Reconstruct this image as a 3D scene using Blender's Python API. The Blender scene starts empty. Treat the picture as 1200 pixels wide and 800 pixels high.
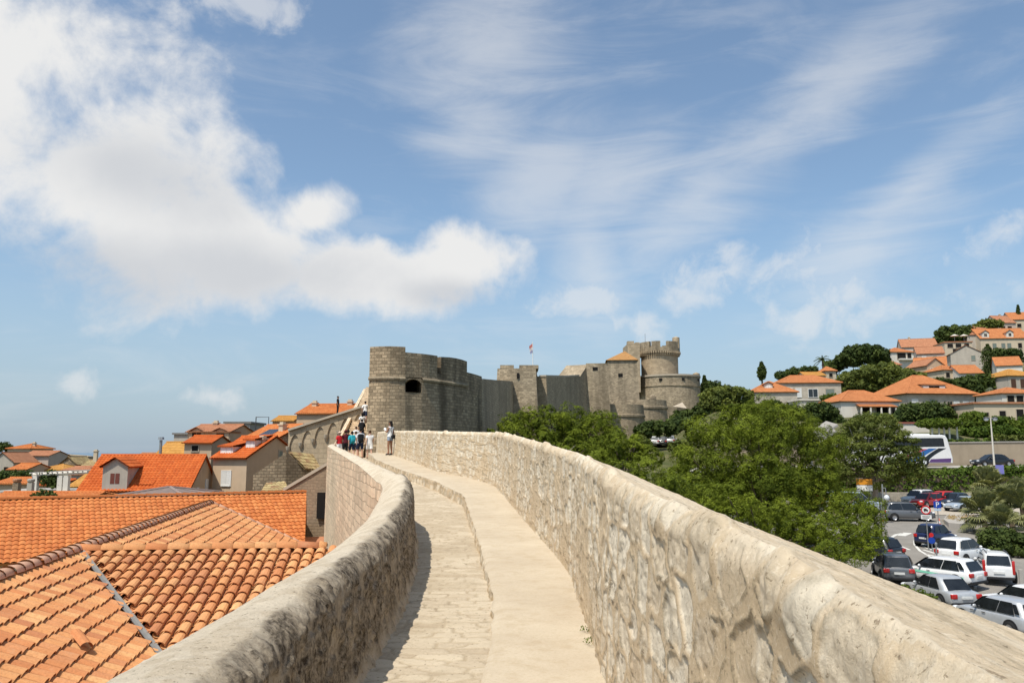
import bpy, bmesh, math, random
import numpy as np
from mathutils import Vector, Matrix
R = math.radians
PI = math.pi
sc = bpy.context.scene
COL = sc.collection
RNG = random.Random(7)

# ---------------------------------------------------------------- camera model: eye at the origin, y forward, z up
F = 935.0
TILT = math.atan(130 / F)
CT, ST = math.cos(TILT), math.sin(TILT)

def ray(px, py):
    xc = (px - 600) / F; yc = (400 - py) / F
    return Vector((xc, CT - yc * ST, ST + yc * CT))

def at(px, py, Y):
    d = ray(px, py)
    return d * (Y / d.y)

def xat(px, Y, py=530):
    return at(px, py, Y).x

def zat(py, Y, px=600):
    return at(px, py, Y).z

def on(px, py, zf, ymax=120.0):
    d = ray(px, py); k = d.z / d.y
    Y = 0.3
    while Y < ymax and k * Y > zf(Y):
        Y += 0.1
    a, b = Y - 0.1, Y
    for _ in range(25):
        m = (a + b) / 2
        if k * m > zf(m): a = m
        else: b = m
    return d * (b / d.y)

# ---------------------------------------------------------------- objects
def tag(o, label=None, cat=None, group=None, kind=None):
    if label: o['label'] = label
    if cat: o['category'] = cat
    if group: o['group'] = group
    if kind: o['kind'] = kind
    return o

def thing(name, label, cat, loc=(0, 0, 0), rz=0.0, group=None):
    o = bpy.data.objects.new(name, None)
    o.empty_display_size = 0.2
    COL.objects.link(o)
    o.location = loc
    o.rotation_euler = (0, 0, rz)
    return tag(o, label, cat, group)

def link_mesh(name, me, mat=None, parent=None):
    o = bpy.data.objects.new(name, me)
    COL.objects.link(o)
    if mat is not None and len(me.materials) == 0:
        for m in (mat if isinstance(mat, (list, tuple)) else [mat]):
            me.materials.append(m)
    if parent is not None:
        o.parent = parent
    return o

class MB:
    """collects faces (with uv) and links them as one mesh object"""
    def __init__(s):
        s.v = []; s.f = []; s.uv = []; s.mi = []
    def poly(s, pts, uv=None, mi=0):
        pts = [Vector(p) for p in pts]
        i0 = len(s.v)
        s.v += pts
        s.f.append(tuple(range(i0, i0 + len(pts))))
        if uv is None:
            n = Vector((0, 0, 0))
            for i in range(len(pts)):
                a, b = pts[i], pts[(i + 1) % len(pts)]
                n += Vector(((a.y - b.y) * (a.z + b.z), (a.z - b.z) * (a.x + b.x), (a.x - b.x) * (a.y + b.y)))
            if n.length > 0: n.normalize()
            if abs(n.z) < 0.8:
                t = Vector((-n.y, n.x, 0)).normalized()
                uv = [(p.dot(t), p.z) for p in pts]
            else:
                uv = [(p.x, p.y) for p in pts]
        s.uv += uv
        s.mi.append(mi)
    def quadgrid(s, rows, uvf=None, mi=0, close=False):
        n = len(rows[0])
        i0 = len(s.v)
        for r in rows: s.v += [Vector(p) for p in r]
        m = n if close else n - 1
        for j in range(len(rows) - 1):
            for i in range(m):
                a = i0 + j * n + i; b = i0 + j * n + (i + 1) % n
                c = i0 + (j + 1) * n + (i + 1) % n; d = i0 + (j + 1) * n + i
                s.f.append((a, b, c, d))
                for (ii, jj) in ((i, j), (i + 1, j), (i + 1, j + 1), (i, j + 1)):
                    s.uv.append(uvf(ii, jj) if uvf else (ii, jj))
                s.mi.append(mi)
    def box(s, x0, x1, y0, y1, z0, z1, M=None, mi=0, bottom=True):
        c = [Vector((x, y, z)) for z in (z0, z1) for y in (y0, y1) for x in (x0, x1)]
        if M is not None: c = [M @ p for p in c]
        fs = [(0, 1, 5, 4), (1, 3, 7, 5), (3, 2, 6, 7), (2, 0, 4, 6), (4, 5, 7, 6)]
        if bottom: fs.append((0, 2, 3, 1))
        for f in fs: s.poly([c[i] for i in f], mi=mi)
    def prism(s, ring, z0, z1, mi=0, ring2=None, bottom=False, top=True):
        """ring (x,y) counter-clockwise; z0/z1 numbers or lists; ring2 = top ring"""
        n = len(ring); ring2 = ring2 or ring
        a = [Vector((p[0], p[1], z0[i] if isinstance(z0, (list, tuple)) else z0)) for i, p in enumerate(ring)]
        b = [Vector((p[0], p[1], z1[i] if isinstance(z1, (list, tuple)) else z1)) for i, p in enumerate(ring2)]
        for i in range(n):
            j = (i + 1) % n
            s.poly([a[i], a[j], b[j], b[i]], mi=mi)
        if top: s.poly(b, mi=mi)
        if bottom: s.poly(a[::-1], mi=mi)
    def tube(s, pts, r, n=8, mi=0, cap=True):
        pts = [Vector(p) for p in pts]
        rs = r if isinstance(r, (list, tuple)) else [r] * len(pts)
        rows = []
        up = None
        for i, p in enumerate(pts):
            d = (pts[min(i + 1, len(pts) - 1)] - pts[max(i - 1, 0)])
            if d.length < 1e-6: d = Vector((0, 0, 1))
            d.normalize()
            if up is None or abs(up.dot(d)) > 0.95:
                up = Vector((0, 0, 1)) if abs(d.z) < 0.9 else Vector((1, 0, 0))
            a = d.cross(up).normalized(); b = d.cross(a).normalized()
            rows.append([p + (a * math.cos(2 * PI * k / n) + b * math.sin(2 * PI * k / n)) * rs[i] for k in range(n)])
        s.quadgrid(rows, uvf=lambda i, j: (i / n, j * 0.3), mi=mi, close=True)
        if cap:
            s.poly(rows[0], mi=mi); s.poly(rows[-1][::-1], mi=mi)
    def lathe(s, prof, n=24, c=(0, 0), a0=0.0, a1=2 * PI, mi=0):
        rows = []
        full = abs(a1 - a0 - 2 * PI) < 1e-6
        m = n if full else n + 1
        for (r, z) in prof:
            rows.append([Vector((c[0] + r * math.cos(a0 + (a1 - a0) * k / n), c[1] + r * math.sin(a0 + (a1 - a0) * k / n), z)) for k in range(m)])
        R0 = max(p[0] for p in prof)
        L = [0]
        for j in range(1, len(prof)):
            L.append(L[-1] + math.hypot(prof[j][0] - prof[j - 1][0], prof[j][1] - prof[j - 1][1]))
        s.quadgrid(rows, uvf=lambda i, j: ((a1 - a0) * i / n * R0, prof[0][1] + L[j]), mi=mi, close=full)
    def ell(s, c, r, n=10, m=6, mi=0, M=None):
        rows = []
        for j in range(m + 1):
            t = PI * j / m
            row = [Vector((r[0] * math.sin(t) * math.cos(2 * PI * k / n), r[1] * math.sin(t) * math.sin(2 * PI * k / n), -r[2] * math.cos(t))) for k in range(n)]
            row = [(M @ p if M is not None else p) + Vector(c) for p in row]
            rows.append(row)
        s.quadgrid(rows, mi=mi, close=True)
    def build(s, name, mat, parent=None, world=True, smooth=False, weld=0.0, bevel=0.0):
        vs = s.v
        if parent is not None and world:
            Mi = (Matrix.Translation(parent.location) @ Matrix.Rotation(parent.rotation_euler.z, 4, 'Z')).inverted()
            vs = [Mi @ p for p in vs]
        me = bpy.data.meshes.new(name)
        me.from_pydata([tuple(p) for p in vs], [], s.f)
        uvl = me.uv_layers.new(name='UVMap')
        uvl.data.foreach_set('uv', np.array(s.uv, dtype=np.float32).ravel())
        mats = mat if isinstance(mat, (list, tuple)) else [mat]
        for m in mats: me.materials.append(m)
        if len(mats) > 1: me.polygons.foreach_set('material_index', s.mi)
        if weld > 0 or bevel > 0:
            bm = bmesh.new(); bm.from_mesh(me)
            bmesh.ops.remove_doubles(bm, verts=bm.verts, dist=max(weld, 1e-4))
            bmesh.ops.recalc_face_normals(bm, faces=bm.faces)
            if bevel > 0:
                es = [e for e in bm.edges if e.is_manifold and e.calc_face_angle(0) > 0.5]
                bmesh.ops.bevel(bm, geom=es, offset=bevel, segments=2, affect='EDGES', profile=0.5, clamp_overlap=True)
            bm.to_mesh(me); bm.free()
        if smooth: me.shade_smooth()
        me.validate()
        o = bpy.data.objects.new(name, me)
        COL.objects.link(o)
        if parent is not None: o.parent = parent
        return o

def local(x, y, z, rz):
    return Matrix.Translation((x, y, z)) @ Matrix.Rotation(rz, 4, 'Z')

# ---------------------------------------------------------------- numpy noise
def _hash(ix, iy, iz, seed):
    h = (ix.astype(np.int64) * 374761393 + iy.astype(np.int64) * 668265263 + iz.astype(np.int64) * 2147483647 + seed * 974711) & 0xFFFFFFFF
    h = ((h ^ (h >> 13)) * 1274126177) & 0xFFFFFFFF
    h = ((h ^ (h >> 16)) * 2246822519) & 0xFFFFFFFF
    h = h ^ (h >> 15)
    return (h & 0xFFFFFF) / float(0x1000000)

def vnoise(x, y, z, seed=0):
    x, y, z = np.broadcast_arrays(np.asarray(x, float), np.asarray(y, float), np.asarray(z, float))
    ix, iy, iz = np.floor(x), np.floor(y), np.floor(z)
    fx, fy, fz = x - ix, y - iy, z - iz
    fx, fy, fz = [t * t * (3 - 2 * t) for t in (fx, fy, fz)]
    r = 0
    for a in (0, 1):
        for b in (0, 1):
            for c in (0, 1):
                w = (fx if a else 1 - fx) * (fy if b else 1 - fy) * (fz if c else 1 - fz)
                r = r + w * _hash(ix + a, iy + b, iz + c, seed)
    return r

def fbm(x, y, z, octv=4, seed=0):
    s = 0; a = 0.5; t = 0
    for o in range(octv):
        s = s + a * vnoise(x, y, z, seed + o); t += a
        x, y, z = np.asarray(x) * 2.03, np.asarray(y) * 2.03, np.asarray(z) * 2.03; a *= 0.5
    return s / t

def stones(u, v, su, sv, seed=0, jit=0.85):
    """cellular stone pattern: per-stone random, distance to the joint (metres)"""
    row = np.floor(v / sv)
    gu = u / su + 0.5 * (row % 2); gv = v / sv
    iu, iv = np.floor(u / su), row
    f1 = np.full(u.shape, 9.0); f2 = np.full(u.shape, 9.0); rid = np.zeros(u.shape)
    for dv in (-1, 0, 1):
        r = iv + dv
        sh = 0.5 * (r % 2)
        cu = np.floor(u / su - sh)
        for du in (-1, 0, 1):
            c = cu + du
            jx = 0.5 + jit * (_hash(c, r, r * 0, seed) - 0.5); jy = 0.5 + jit * 0.7 * (_hash(c, r, r * 0, seed + 5) - 0.5)
            dx = (c + sh + jx) * su - u; dy = (r + jy) * sv - v
            d = np.maximum(np.abs(dx) / su, np.abs(dy) / sv) * 0.7 + 0.3 * np.sqrt((dx / su) ** 2 + (dy / sv) ** 2)
            idr = _hash(c, r, r * 0, seed + 9)
            m = d < f1
            f2 = np.where(m, f1, np.minimum(f2, d)); rid = np.where(m, idr, rid); f1 = np.where(m, d, f1)
    return rid, (f2 - f1) * min(su, sv)

def sstep(a, b, x):
    t = np.clip((np.asarray(x, float) - a) / (b - a), 0, 1)
    return t * t * (3 - 2 * t)

def grid_mesh(name, P, mat, parent=None, attr=None, uv=None, smooth=True):
    """P[nj,ni,3] world points -> one mesh; attr[nj,ni,3] colour attribute 'w'"""
    nj, ni = P.shape[:2]
    me = bpy.data.meshes.new(name)
    idx = np.arange(nj * ni).reshape(nj, ni)
    q = np.stack([idx[:-1, :-1], idx[:-1, 1:], idx[1:, 1:], idx[1:, :-1]], -1).reshape(-1, 4)
    me.vertices.add(nj * ni)
    pts = P.reshape(-1, 3).copy()
    if parent is not None: pts -= np.array(parent.location)
    me.vertices.foreach_set('co', pts.astype(np.float32).ravel())
    me.loops.add(q.size); me.loops.foreach_set('vertex_index', q.ravel().astype(np.int32))
    me.polygons.add(len(q))
    me.polygons.foreach_set('loop_start', np.arange(0, q.size, 4, dtype=np.int32))
    me.update(calc_edges=True)
    if attr is not None:
        a = me.attributes.new('w', 'FLOAT_COLOR', 'POINT')
        c = np.ones((nj * ni, 4), np.float32); c[:, :attr.shape[-1]] = attr.reshape(nj * ni, -1)
        a.data.foreach_set('color', c.ravel())
    if uv is not None:
        l = me.uv_layers.new(name='UVMap')
        l.data.foreach_set('uv', uv.reshape(-1, 2)[q.ravel()].astype(np.float32).ravel())
    me.materials.append(mat)
    if smooth: me.shade_smooth()
    o = bpy.data.objects.new(name, me); COL.objects.link(o)
    if parent is not None: o.parent = parent
    return o

def displaced(P, d, flip=False):
    gu = np.gradient(P, axis=1); gv = np.gradient(P, axis=0)
    n = np.cross(gu, gv); n /= (np.linalg.norm(n, axis=-1, keepdims=True) + 1e-9)
    if flip: n = -n
    return P + n * d[..., None]

def raw_mesh(name, V, Q, mat, parent=None, tint=None, smooth=False):
    """numpy verts (n,3), quads (m,4); tint per vertex"""
    me = bpy.data.meshes.new(name)
    pts = V.copy()
    if parent is not None: pts = pts - np.array(parent.location)
    me.vertices.add(len(V)); me.vertices.foreach_set('co', pts.astype(np.float32).ravel())
    k = Q.shape[1]
    me.loops.add(Q.size); me.loops.foreach_set('vertex_index', Q.ravel().astype(np.int32))
    me.polygons.add(len(Q)); me.polygons.foreach_set('loop_start', np.arange(0, Q.size, k, dtype=np.int32))
    me.update(calc_edges=True)
    if tint is not None:
        a = me.attributes.new('tint', 'FLOAT', 'POINT'); a.data.foreach_set('value', tint.astype(np.float32))
    me.materials.append(mat)
    if smooth: me.shade_smooth()
    o = bpy.data.objects.new(name, me); COL.objects.link(o)
    if parent is not None: o.parent = parent
    return o

# ---------------------------------------------------------------- materials
class NT:
    def __init__(s, name):
        s.m = bpy.data.materials.new(name); s.m.use_nodes = True
        s.t = s.m.node_tree; s.n = s.t.nodes; s.l = s.t.links
        s.b = s.n['Principled BSDF']; s.out = s.n['Material Output']
    def new(s, typ, **kw):
        n = s.n.new(typ)
        for k, v in kw.items():
            if k.startswith('i_'): n.inputs[k[2:]].default_value = v
            else: setattr(n, k, v)
        return n
    def link(s, a, b): s.l.new(a, b)
    def math(s, op, a, b=0.0, clamp=False):
        n = s.n.new('ShaderNodeMath'); n.operation = op; n.use_clamp = clamp
        for i, x in enumerate((a, b)):
            if isinstance(x, (int, float)): n.inputs[i].default_value = x
            else: s.link(x, n.inputs[i])
        return n.outputs[0]
    def mix(s, fac, a, b, blend='MIX'):
        n = s.n.new('ShaderNodeMix'); n.data_type = 'RGBA'; n.blend_type = blend
        for i, x in ((0, fac), (6, a), (7, b)):
            if isinstance(x, (int, float)): n.inputs[i].default_value = x
            elif isinstance(x, tuple): n.inputs[i].default_value = x if len(x) == 4 else (*x, 1)
            else: s.link(x, n.inputs[i])
        return n.outputs[2]
    def ramp(s, fac, stops, interp='LINEAR'):
        n = s.n.new('ShaderNodeValToRGB'); n.color_ramp.interpolation = interp
        e = n.color_ramp.elements
        while len(e) < len(stops): e.new(0.5)
        for i, (p, c) in enumerate(stops):
            e[i].position = p
            e[i].color = (c, c, c, 1) if isinstance(c, (int, float)) else (*c, 1)
        s.link(fac, n.inputs[0])
        return n.outputs[0]
    def coord(s, which='Object', scale=(1, 1, 1), rot=(0, 0, 0)):
        tc = s.n.new('ShaderNodeTexCoord')
        mp = s.n.new('ShaderNodeMapping'); mp.inputs['Scale'].default_value = scale; mp.inputs['Rotation'].default_value = rot
        s.link(tc.outputs[which], mp.inputs[0])
        return mp.outputs[0]
    def wpos(s, scale=(1, 1, 1)):
        g = s.n.new('ShaderNodeNewGeometry')
        mp = s.n.new('ShaderNodeMapping'); mp.inputs['Scale'].default_value = scale
        s.link(g.outputs['Position'], mp.inputs[0])
        return mp.outputs[0]
    def noise(s, vec, scale, detail=5, rough=0.6, dist=0.0):
        n = s.n.new('ShaderNodeTexNoise')
        n.inputs['Scale'].default_value = scale; n.inputs['Detail'].default_value = detail
        n.inputs['Roughness'].default_value = rough; n.inputs['Distortion'].default_value = dist
        s.link(vec, n.inputs['Vector'])
        return n.outputs[0]
    def bump(s, h, strength=0.4, dist=0.02, prev=None):
        n = s.n.new('ShaderNodeBump'); n.inputs['Strength'].default_value = strength; n.inputs['Distance'].default_value = dist
        s.link(h, n.inputs['Height'])
        if prev is not None: s.link(prev, n.inputs['Normal'])
        return n.outputs[0]
    def fin(s, col=None, rough=0.9, normal=None, spec=0.3, metal=0.0):
        if col is not None:
            if isinstance(col, tuple): s.b.inputs['Base Color'].default_value = (*col, 1)
            else: s.link(col, s.b.inputs['Base Color'])
        if isinstance(rough, (int, float)): s.b.inputs['Roughness'].default_value = rough
        else: s.link(rough, s.b.inputs['Roughness'])
        s.b.inputs['Specular IOR Level'].default_value = spec
        s.b.inputs['Metallic'].default_value = metal
        if normal is not None: s.link(normal, s.b.inputs['Normal'])
        return s.m

def mul(c, k): return tuple(x * k for x in c)

def m_plain(name, col, rough=0.7, var=0.12, scale=6.0, spec=0.3, metal=0.0):
    t = NT(name)
    n = t.noise(t.coord('Object'), scale, 4)
    c = t.ramp(n, [(0.25, mul(col, 1 - var)), (0.75, mul(col, 1 + var))])
    return t.fin(c, rough, None, spec, metal)

def m_attr_stone(name, light, mid, dark, mortar, lichen, grain=60.0, bump=0.5):
    """near masonry: vertex attribute w = (stone random, joint mask, dark tone: lichen, pits, cracks)"""
    t = NT(name)
    a = t.new('ShaderNodeAttribute', attribute_name='w')
    sp = t.new('ShaderNodeSeparateColor'); t.link(a.outputs['Color'], sp.inputs[0])
    p = t.wpos()
    n1 = t.noise(p, 3.0, 6, 0.65); n2 = t.noise(p, grain, 6, 0.8); n3 = t.noise(p, 14.0, 8, 0.75, 0.6); n4 = t.noise(p, 34.0, 6, 0.7, 0.3)
    c = t.ramp(sp.outputs[0], [(0.0, dark), (0.15, mid), (0.40, mid), (0.5, light), (1.0, mul(light, 1.06))])
    c = t.mix(t.ramp(n1, [(0.35, 0.0), (0.7, 0.55)]), c, mul(mid, 0.86))
    c = t.mix(t.ramp(n3, [(0.50, 0.0), (0.66, 0.65)]), c, light)
    c = t.mix(sp.outputs[1], c, mortar)
    c = t.mix(t.ramp(n3, [(0.27, 0.7), (0.37, 0.0)]), c, mul(dark, 0.6))
    c = t.mix(t.ramp(n2, [(0.28, 0.45), (0.44, 0.0)]), c, mul(dark, 0.8))
    c = t.mix(t.ramp(n2, [(0.55, 0.0), (0.75, 0.5)]), c, mul(light, 1.12))
    c = t.mix(t.ramp(n4, [(0.36, 0.85), (0.41, 0.0)]), c, mul(dark, 0.5))
    c = t.mix(t.ramp(n4, [(0.58, 0.0), (0.66, 0.5)]), c, mul(light, 1.15))
    lf = t.math('MULTIPLY', sp.outputs[2], t.ramp(t.noise(p, 22.0, 7, 0.75, 0.5), [(0.40, 1.0), (0.62, 0.35)]), True)
    c = t.mix(lf, c, lichen)
    b = t.bump(n3, bump, 0.02); b = t.bump(n4, bump * 0.9, 0.012, b); b = t.bump(n2, bump * 0.9, 0.008, b)
    return t.fin(c, 0.95, b, 0.15)

def m_masonry(name, base, bw=0.55, bh=0.3, mortar=0.018, streak=0.0, var=0.35, bump=0.5, dark=0.5):
    """coursed blocks on a uv map in metres"""
    t = NT(name)
    uv = t.coord('UV')
    wob = t.noise(uv, 1.3, 3)
    vm = t.new('ShaderNodeVectorMath', operation='MULTIPLY_ADD')
    cv = t.new('ShaderNodeCombineXYZ'); t.link(wob, cv.inputs[0]); t.link(wob, cv.inputs[1])
    vm.inputs[1].default_value = (0.10, 0.16, 0); t.link(cv.outputs[0], vm.inputs[0]); t.link(uv, vm.inputs[2])
    br = t.new('ShaderNodeTexBrick'); br.offset = 0.5
    t.link(vm.outputs[0], br.inputs['Vector'])
    br.inputs['Scale'].default_value = 1.0; br.inputs['Brick Width'].default_value = bw; br.inputs['Row Height'].default_value = bh
    br.inputs['Mortar Size'].default_value = mortar; br.inputs['Mortar Smooth'].default_value = 0.4; br.inputs['Bias'].default_value = 0
    br.inputs['Color1'].default_value = (*mul(base, 1 - var), 1); br.inputs['Color2'].default_value = (*mul(base, 1 + var), 1)
    br.inputs['Mortar'].default_value = (*mul(base, dark), 1)
    p = t.wpos()
    n1 = t.noise(p, 0.35, 6, 0.65); n2 = t.noise(p, 7.0, 6, 0.75)
    c = t.mix(t.ramp(n1, [(0.35, 0.5), (0.62, 0.0)]), br.outputs['Color'], mul(base, 0.62))
    c = t.mix(t.ramp(n2, [(0.3, 0.55), (0.5, 0.0)]), c, mul(base, 0.5))
    c = t.mix(t.ramp(n2, [(0.55, 0.0), (0.75, 0.45)]), c, mul(base, 1.5))
    if streak > 0:
        ns = t.noise(t.wpos((0.55, 0.55, 0.07)), 0.8, 5, 0.6)
        c = t.mix(t.math('MULTIPLY', t.ramp(ns, [(0.46, 0.0), (0.62, 1.0)]), streak), c, mul(base, 0.30))
    h = t.math('ADD', t.math('MULTIPLY', br.outputs['Fac'], -1.0), t.math('MULTIPLY', n2, 0.8))
    return t.fin(c, 0.95, t.bump(h, bump, 0.04), 0.15)

def m_tile(name, cols, bump=0.6, geo=False):
    """roof tiles: uv in tile units (column, row); geo: every tile is a mesh island"""
    t = NT(name)
    if geo:
        g = t.new('ShaderNodeNewGeometry'); rnd = g.outputs['Random Per Island']
        nrm = None
    else:
        uv = t.coord('UV')
        fl = t.new('ShaderNodeVectorMath', operation='FLOOR'); t.link(uv, fl.inputs[0])
        wn = t.new('ShaderNodeTexWhiteNoise', noise_dimensions='2D'); t.link(fl.outputs[0], wn.inputs['Vector'])
        rnd = wn.outputs['Value']
        sp = t.new('ShaderNodeSeparateXYZ'); t.link(uv, sp.inputs[0])
        su = t.math('ABSOLUTE', t.math('SINE', t.math('MULTIPLY', sp.outputs[0], PI)))
        sv = t.math('FRACT', sp.outputs[1])
        h = t.math('ADD', su, t.math('MULTIPLY', sv, 0.5))
        nrm = t.bump(h, bump, 0.05)
    c = t.ramp(rnd, [(i / (len(cols) - 1), k) for i, k in enumerate(cols)])
    p = t.wpos()
    n1 = t.noise(p, 1.1, 5, 0.6); n2 = t.noise(p, 30.0, 4, 0.7)
    c = t.mix(t.ramp(n1, [(0.4, 0.35), (0.65, 0.0)]), c, mul(cols[0], 0.8))
    c = t.mix(t.ramp(n2, [(0.35, 0.4), (0.55, 0.0)]), c, mul(cols[0], 0.65))
    c = t.mix(t.ramp(t.noise(p, 4.5, 5, 0.7), [(0.58, 0.0), (0.75, 0.4)]), c, (0.50, 0.33, 0.20))
    nb = t.bump(n2, 0.25, 0.01, nrm) if nrm is not None else t.bump(n2, 0.3, 0.01)
    return t.fin(c, 0.9, nb, 0.2)

def m_plaster(name, col, dirt=0.5, scale=0.8):
    t = NT(name)
    p = t.wpos()
    n1 = t.noise(p, scale, 6, 0.65); n2 = t.noise(t.wpos((1, 1, 0.15)), 1.6, 5, 0.6); n3 = t.noise(p, 25.0, 5, 0.7)
    c = t.mix(t.ramp(n1, [(0.35, dirt), (0.65, 0.0)]), col, mul(col, 0.7))
    c = t.mix(t.ramp(n2, [(0.5, 0.0), (0.72, dirt * 0.8)]), c, mul(col, 0.6))
    c = t.mix(t.ramp(n3, [(0.3, 0.3), (0.6, 0.0)]), c, mul(col, 0.75))
    return t.fin(c, 0.92, t.bump(n3, 0.3, 0.01), 0.15)

def m_leaf(name, dark, light, trans=0.35):
    t = NT(name)
    a = t.new('ShaderNodeAttribute', attribute_name='tint')
    g = t.new('ShaderNodeNewGeometry')
    f = t.math('ADD', t.math('MULTIPLY', a.outputs['Fac'], 0.7), t.math('MULTIPLY', g.outputs['Random Per Island'], 0.3))
    c = t.ramp(f, [(0.05, dark), (0.95, light)])
    df = t.new('ShaderNodeBsdfPrincipled'); t.link(c, df.inputs['Base Color'])
    df.inputs['Roughness'].default_value = 0.75; df.inputs['Specular IOR Level'].default_value = 0.12
    tr = t.new('ShaderNodeBsdfTranslucent'); t.link(t.mix(1.0, c, (1.3, 1.25, 0.6), 'MULTIPLY'), tr.inputs[0])
    mx = t.new('ShaderNodeMixShader'); mx.inputs[0].default_value = trans
    t.link(df.outputs[0], mx.inputs[1]); t.link(tr.outputs[0], mx.inputs[2]); t.link(mx.outputs[0], t.out.inputs[0])
    return t.m

def m_bark(name, col):
    t = NT(name)
    p = t.wpos((1, 1, 0.25))
    n = t.noise(p, 9.0, 6, 0.7)
    c = t.ramp(n, [(0.3, mul(col, 0.5)), (0.7, mul(col, 1.3))])
    return t.fin(c, 0.95, t.bump(n, 0.8, 0.03), 0.1)

def m_glass(name, col=(0.02, 0.025, 0.03)):
    t = NT(name)
    n = t.noise(t.coord('Object'), 3.0, 3)
    return t.fin(t.ramp(n, [(0.3, mul(col, 0.7)), (0.7, mul(col, 1.4))]), 0.08, None, 0.6)

def m_paint(name, col, metallic=0.0):
    t = NT(name)
    n = t.noise(t.coord('Object'), 4.0, 5, 0.7)
    c = t.ramp(n, [(0.3, mul(col, 0.88)), (0.65, col)])
    t.b.inputs['Coat Weight'].default_value = 0.6; t.b.inputs['Coat Roughness'].default_value = 0.12
    return t.fin(c, t.ramp(t.noise(t.coord('Object'), 9.0, 4), [(0.3, 0.28), (0.7, 0.45)]), None, 0.5, metallic)

M = {}
M['parapet'] = m_attr_stone('rubble limestone', (0.72, 0.63, 0.49), (0.63, 0.515, 0.365), (0.52, 0.39, 0.25), (0.57, 0.43, 0.27), (0.15, 0.12, 0.075), 55, 0.65)
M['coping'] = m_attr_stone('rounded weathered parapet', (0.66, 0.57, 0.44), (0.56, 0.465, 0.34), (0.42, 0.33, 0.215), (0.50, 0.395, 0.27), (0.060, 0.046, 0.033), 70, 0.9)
M['flags'] = m_attr_stone('paving limestone', (0.53, 0.445, 0.325), (0.475, 0.39, 0.28), (0.41, 0.325, 0.225), (0.36, 0.285, 0.19), (0.2, 0.16, 0.11), 60, 0.35)
def _ledge():
    t = NT('smooth tan screed')
    p = t.wpos()
    n1 = t.noise(p, 1.2, 6, 0.6); n2 = t.noise(p, 40, 6, 0.8); n3 = t.noise(p, 6, 5, 0.6)
    c = t.ramp(n1, [(0.3, (0.45, 0.37, 0.27)), (0.7, (0.535, 0.455, 0.34))])
    c = t.mix(t.ramp(n2, [(0.32, 0.5), (0.5, 0.0)]), c, (0.36, 0.28, 0.18))
    c = t.mix(t.ramp(n2, [(0.6, 0.0), (0.75, 0.5)]), c, (0.66, 0.58, 0.45))
    c = t.mix(t.ramp(n3, [(0.32, 0.55), (0.5, 0.0)]), c, (0.40, 0.315, 0.21))
    c = t.mix(t.ramp(t.noise(p, 0.45, 7, 0.7), [(0.55, 0.0), (0.7, 0.45)]), c, (0.37, 0.30, 0.215))
    c = t.mix(t.ramp(t.noise(p, 95, 4, 0.8), [(0.30, 0.7), (0.40, 0.0)]), c, (0.22, 0.17, 0.11))
    b = t.bump(n3, 0.25, 0.02); b = t.bump(n2, 0.45, 0.006, b)
    return t.fin(c, 0.95, b, 0.15)
M['ledge'] = _ledge()
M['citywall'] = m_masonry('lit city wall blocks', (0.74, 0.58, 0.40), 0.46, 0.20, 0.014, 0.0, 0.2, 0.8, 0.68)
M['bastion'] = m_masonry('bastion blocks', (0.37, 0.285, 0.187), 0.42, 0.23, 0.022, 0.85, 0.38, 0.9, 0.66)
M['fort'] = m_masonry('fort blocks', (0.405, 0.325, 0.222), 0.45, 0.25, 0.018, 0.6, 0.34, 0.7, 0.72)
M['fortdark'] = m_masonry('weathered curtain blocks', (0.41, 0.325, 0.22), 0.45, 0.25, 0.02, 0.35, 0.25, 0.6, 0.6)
M['fortpale'] = m_masonry('pale tower blocks', (0.47, 0.37, 0.25), 0.8, 0.4, 0.02, 0.2, 0.2, 0.5, 0.7)
M['ruin'] = m_masonry('old house rubble', (0.38, 0.295, 0.195), 0.4, 0.22, 0.03, 0.5, 0.4, 0.8, 0.5)
M['brownwall'] = m_masonry('brown plastered rubble', (0.33, 0.245, 0.165), 0.4, 0.2, 0.02, 0.3, 0.15, 0.5, 0.7)
M['greystone'] = m_masonry('grey house stone', (0.52, 0.46, 0.375), 0.5, 0.28, 0.015, 0.1, 0.12, 0.3, 0.75)
M['rim'] = m_plaster('pale stone rim', (0.46, 0.39, 0.30), 0.4)
M['plaster_w'] = m_plaster('white plaster', (0.68, 0.63, 0.55), 0.3)
M['plaster_c'] = m_plaster('cream plaster', (0.58, 0.48, 0.35), 0.3)
M['plaster_b'] = m_plaster('brown beige plaster', (0.56, 0.415, 0.28), 0.35)
M['plaster_g'] = m_plaster('grey plaster', (0.48, 0.425, 0.355), 0.5)
M['plaster_p'] = m_plaster('pinkish plaster', (0.56, 0.44, 0.36), 0.3)
M['concrete'] = m_plaster('pale concrete', (0.40, 0.37, 0.33), 0.4)
M['retain'] = m_plaster('tan retaining wall', (0.36, 0.29, 0.21), 0.4)
M['tile_near'] = m_tile('handmade barrel tile', [(0.50, 0.195, 0.08), (0.60, 0.26, 0.105), (0.66, 0.32, 0.13), (0.72, 0.42, 0.19), (0.57, 0.225, 0.09), (0.69, 0.36, 0.15), (0.62, 0.29, 0.13), (0.45, 0.18, 0.085)], geo=True)
M['tile'] = m_tile('orange roof tile', [(0.46, 0.14, 0.042), (0.55, 0.18, 0.052), (0.62, 0.235, 0.075), (0.52, 0.16, 0.047)])
M['tile_cap'] = m_tile('tower cap tile', [(0.34, 0.17, 0.06), (0.46, 0.25, 0.09), (0.40, 0.20, 0.075)])
M['tile_far'] = m_tile('hillside orange tile', [(0.45, 0.165, 0.062), (0.57, 0.235, 0.092), (0.51, 0.19, 0.075)])
M['tile_deep'] = m_tile('deep orange roof tile', [(0.46, 0.095, 0.02), (0.54, 0.12, 0.025), (0.60, 0.15, 0.035)])
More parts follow.
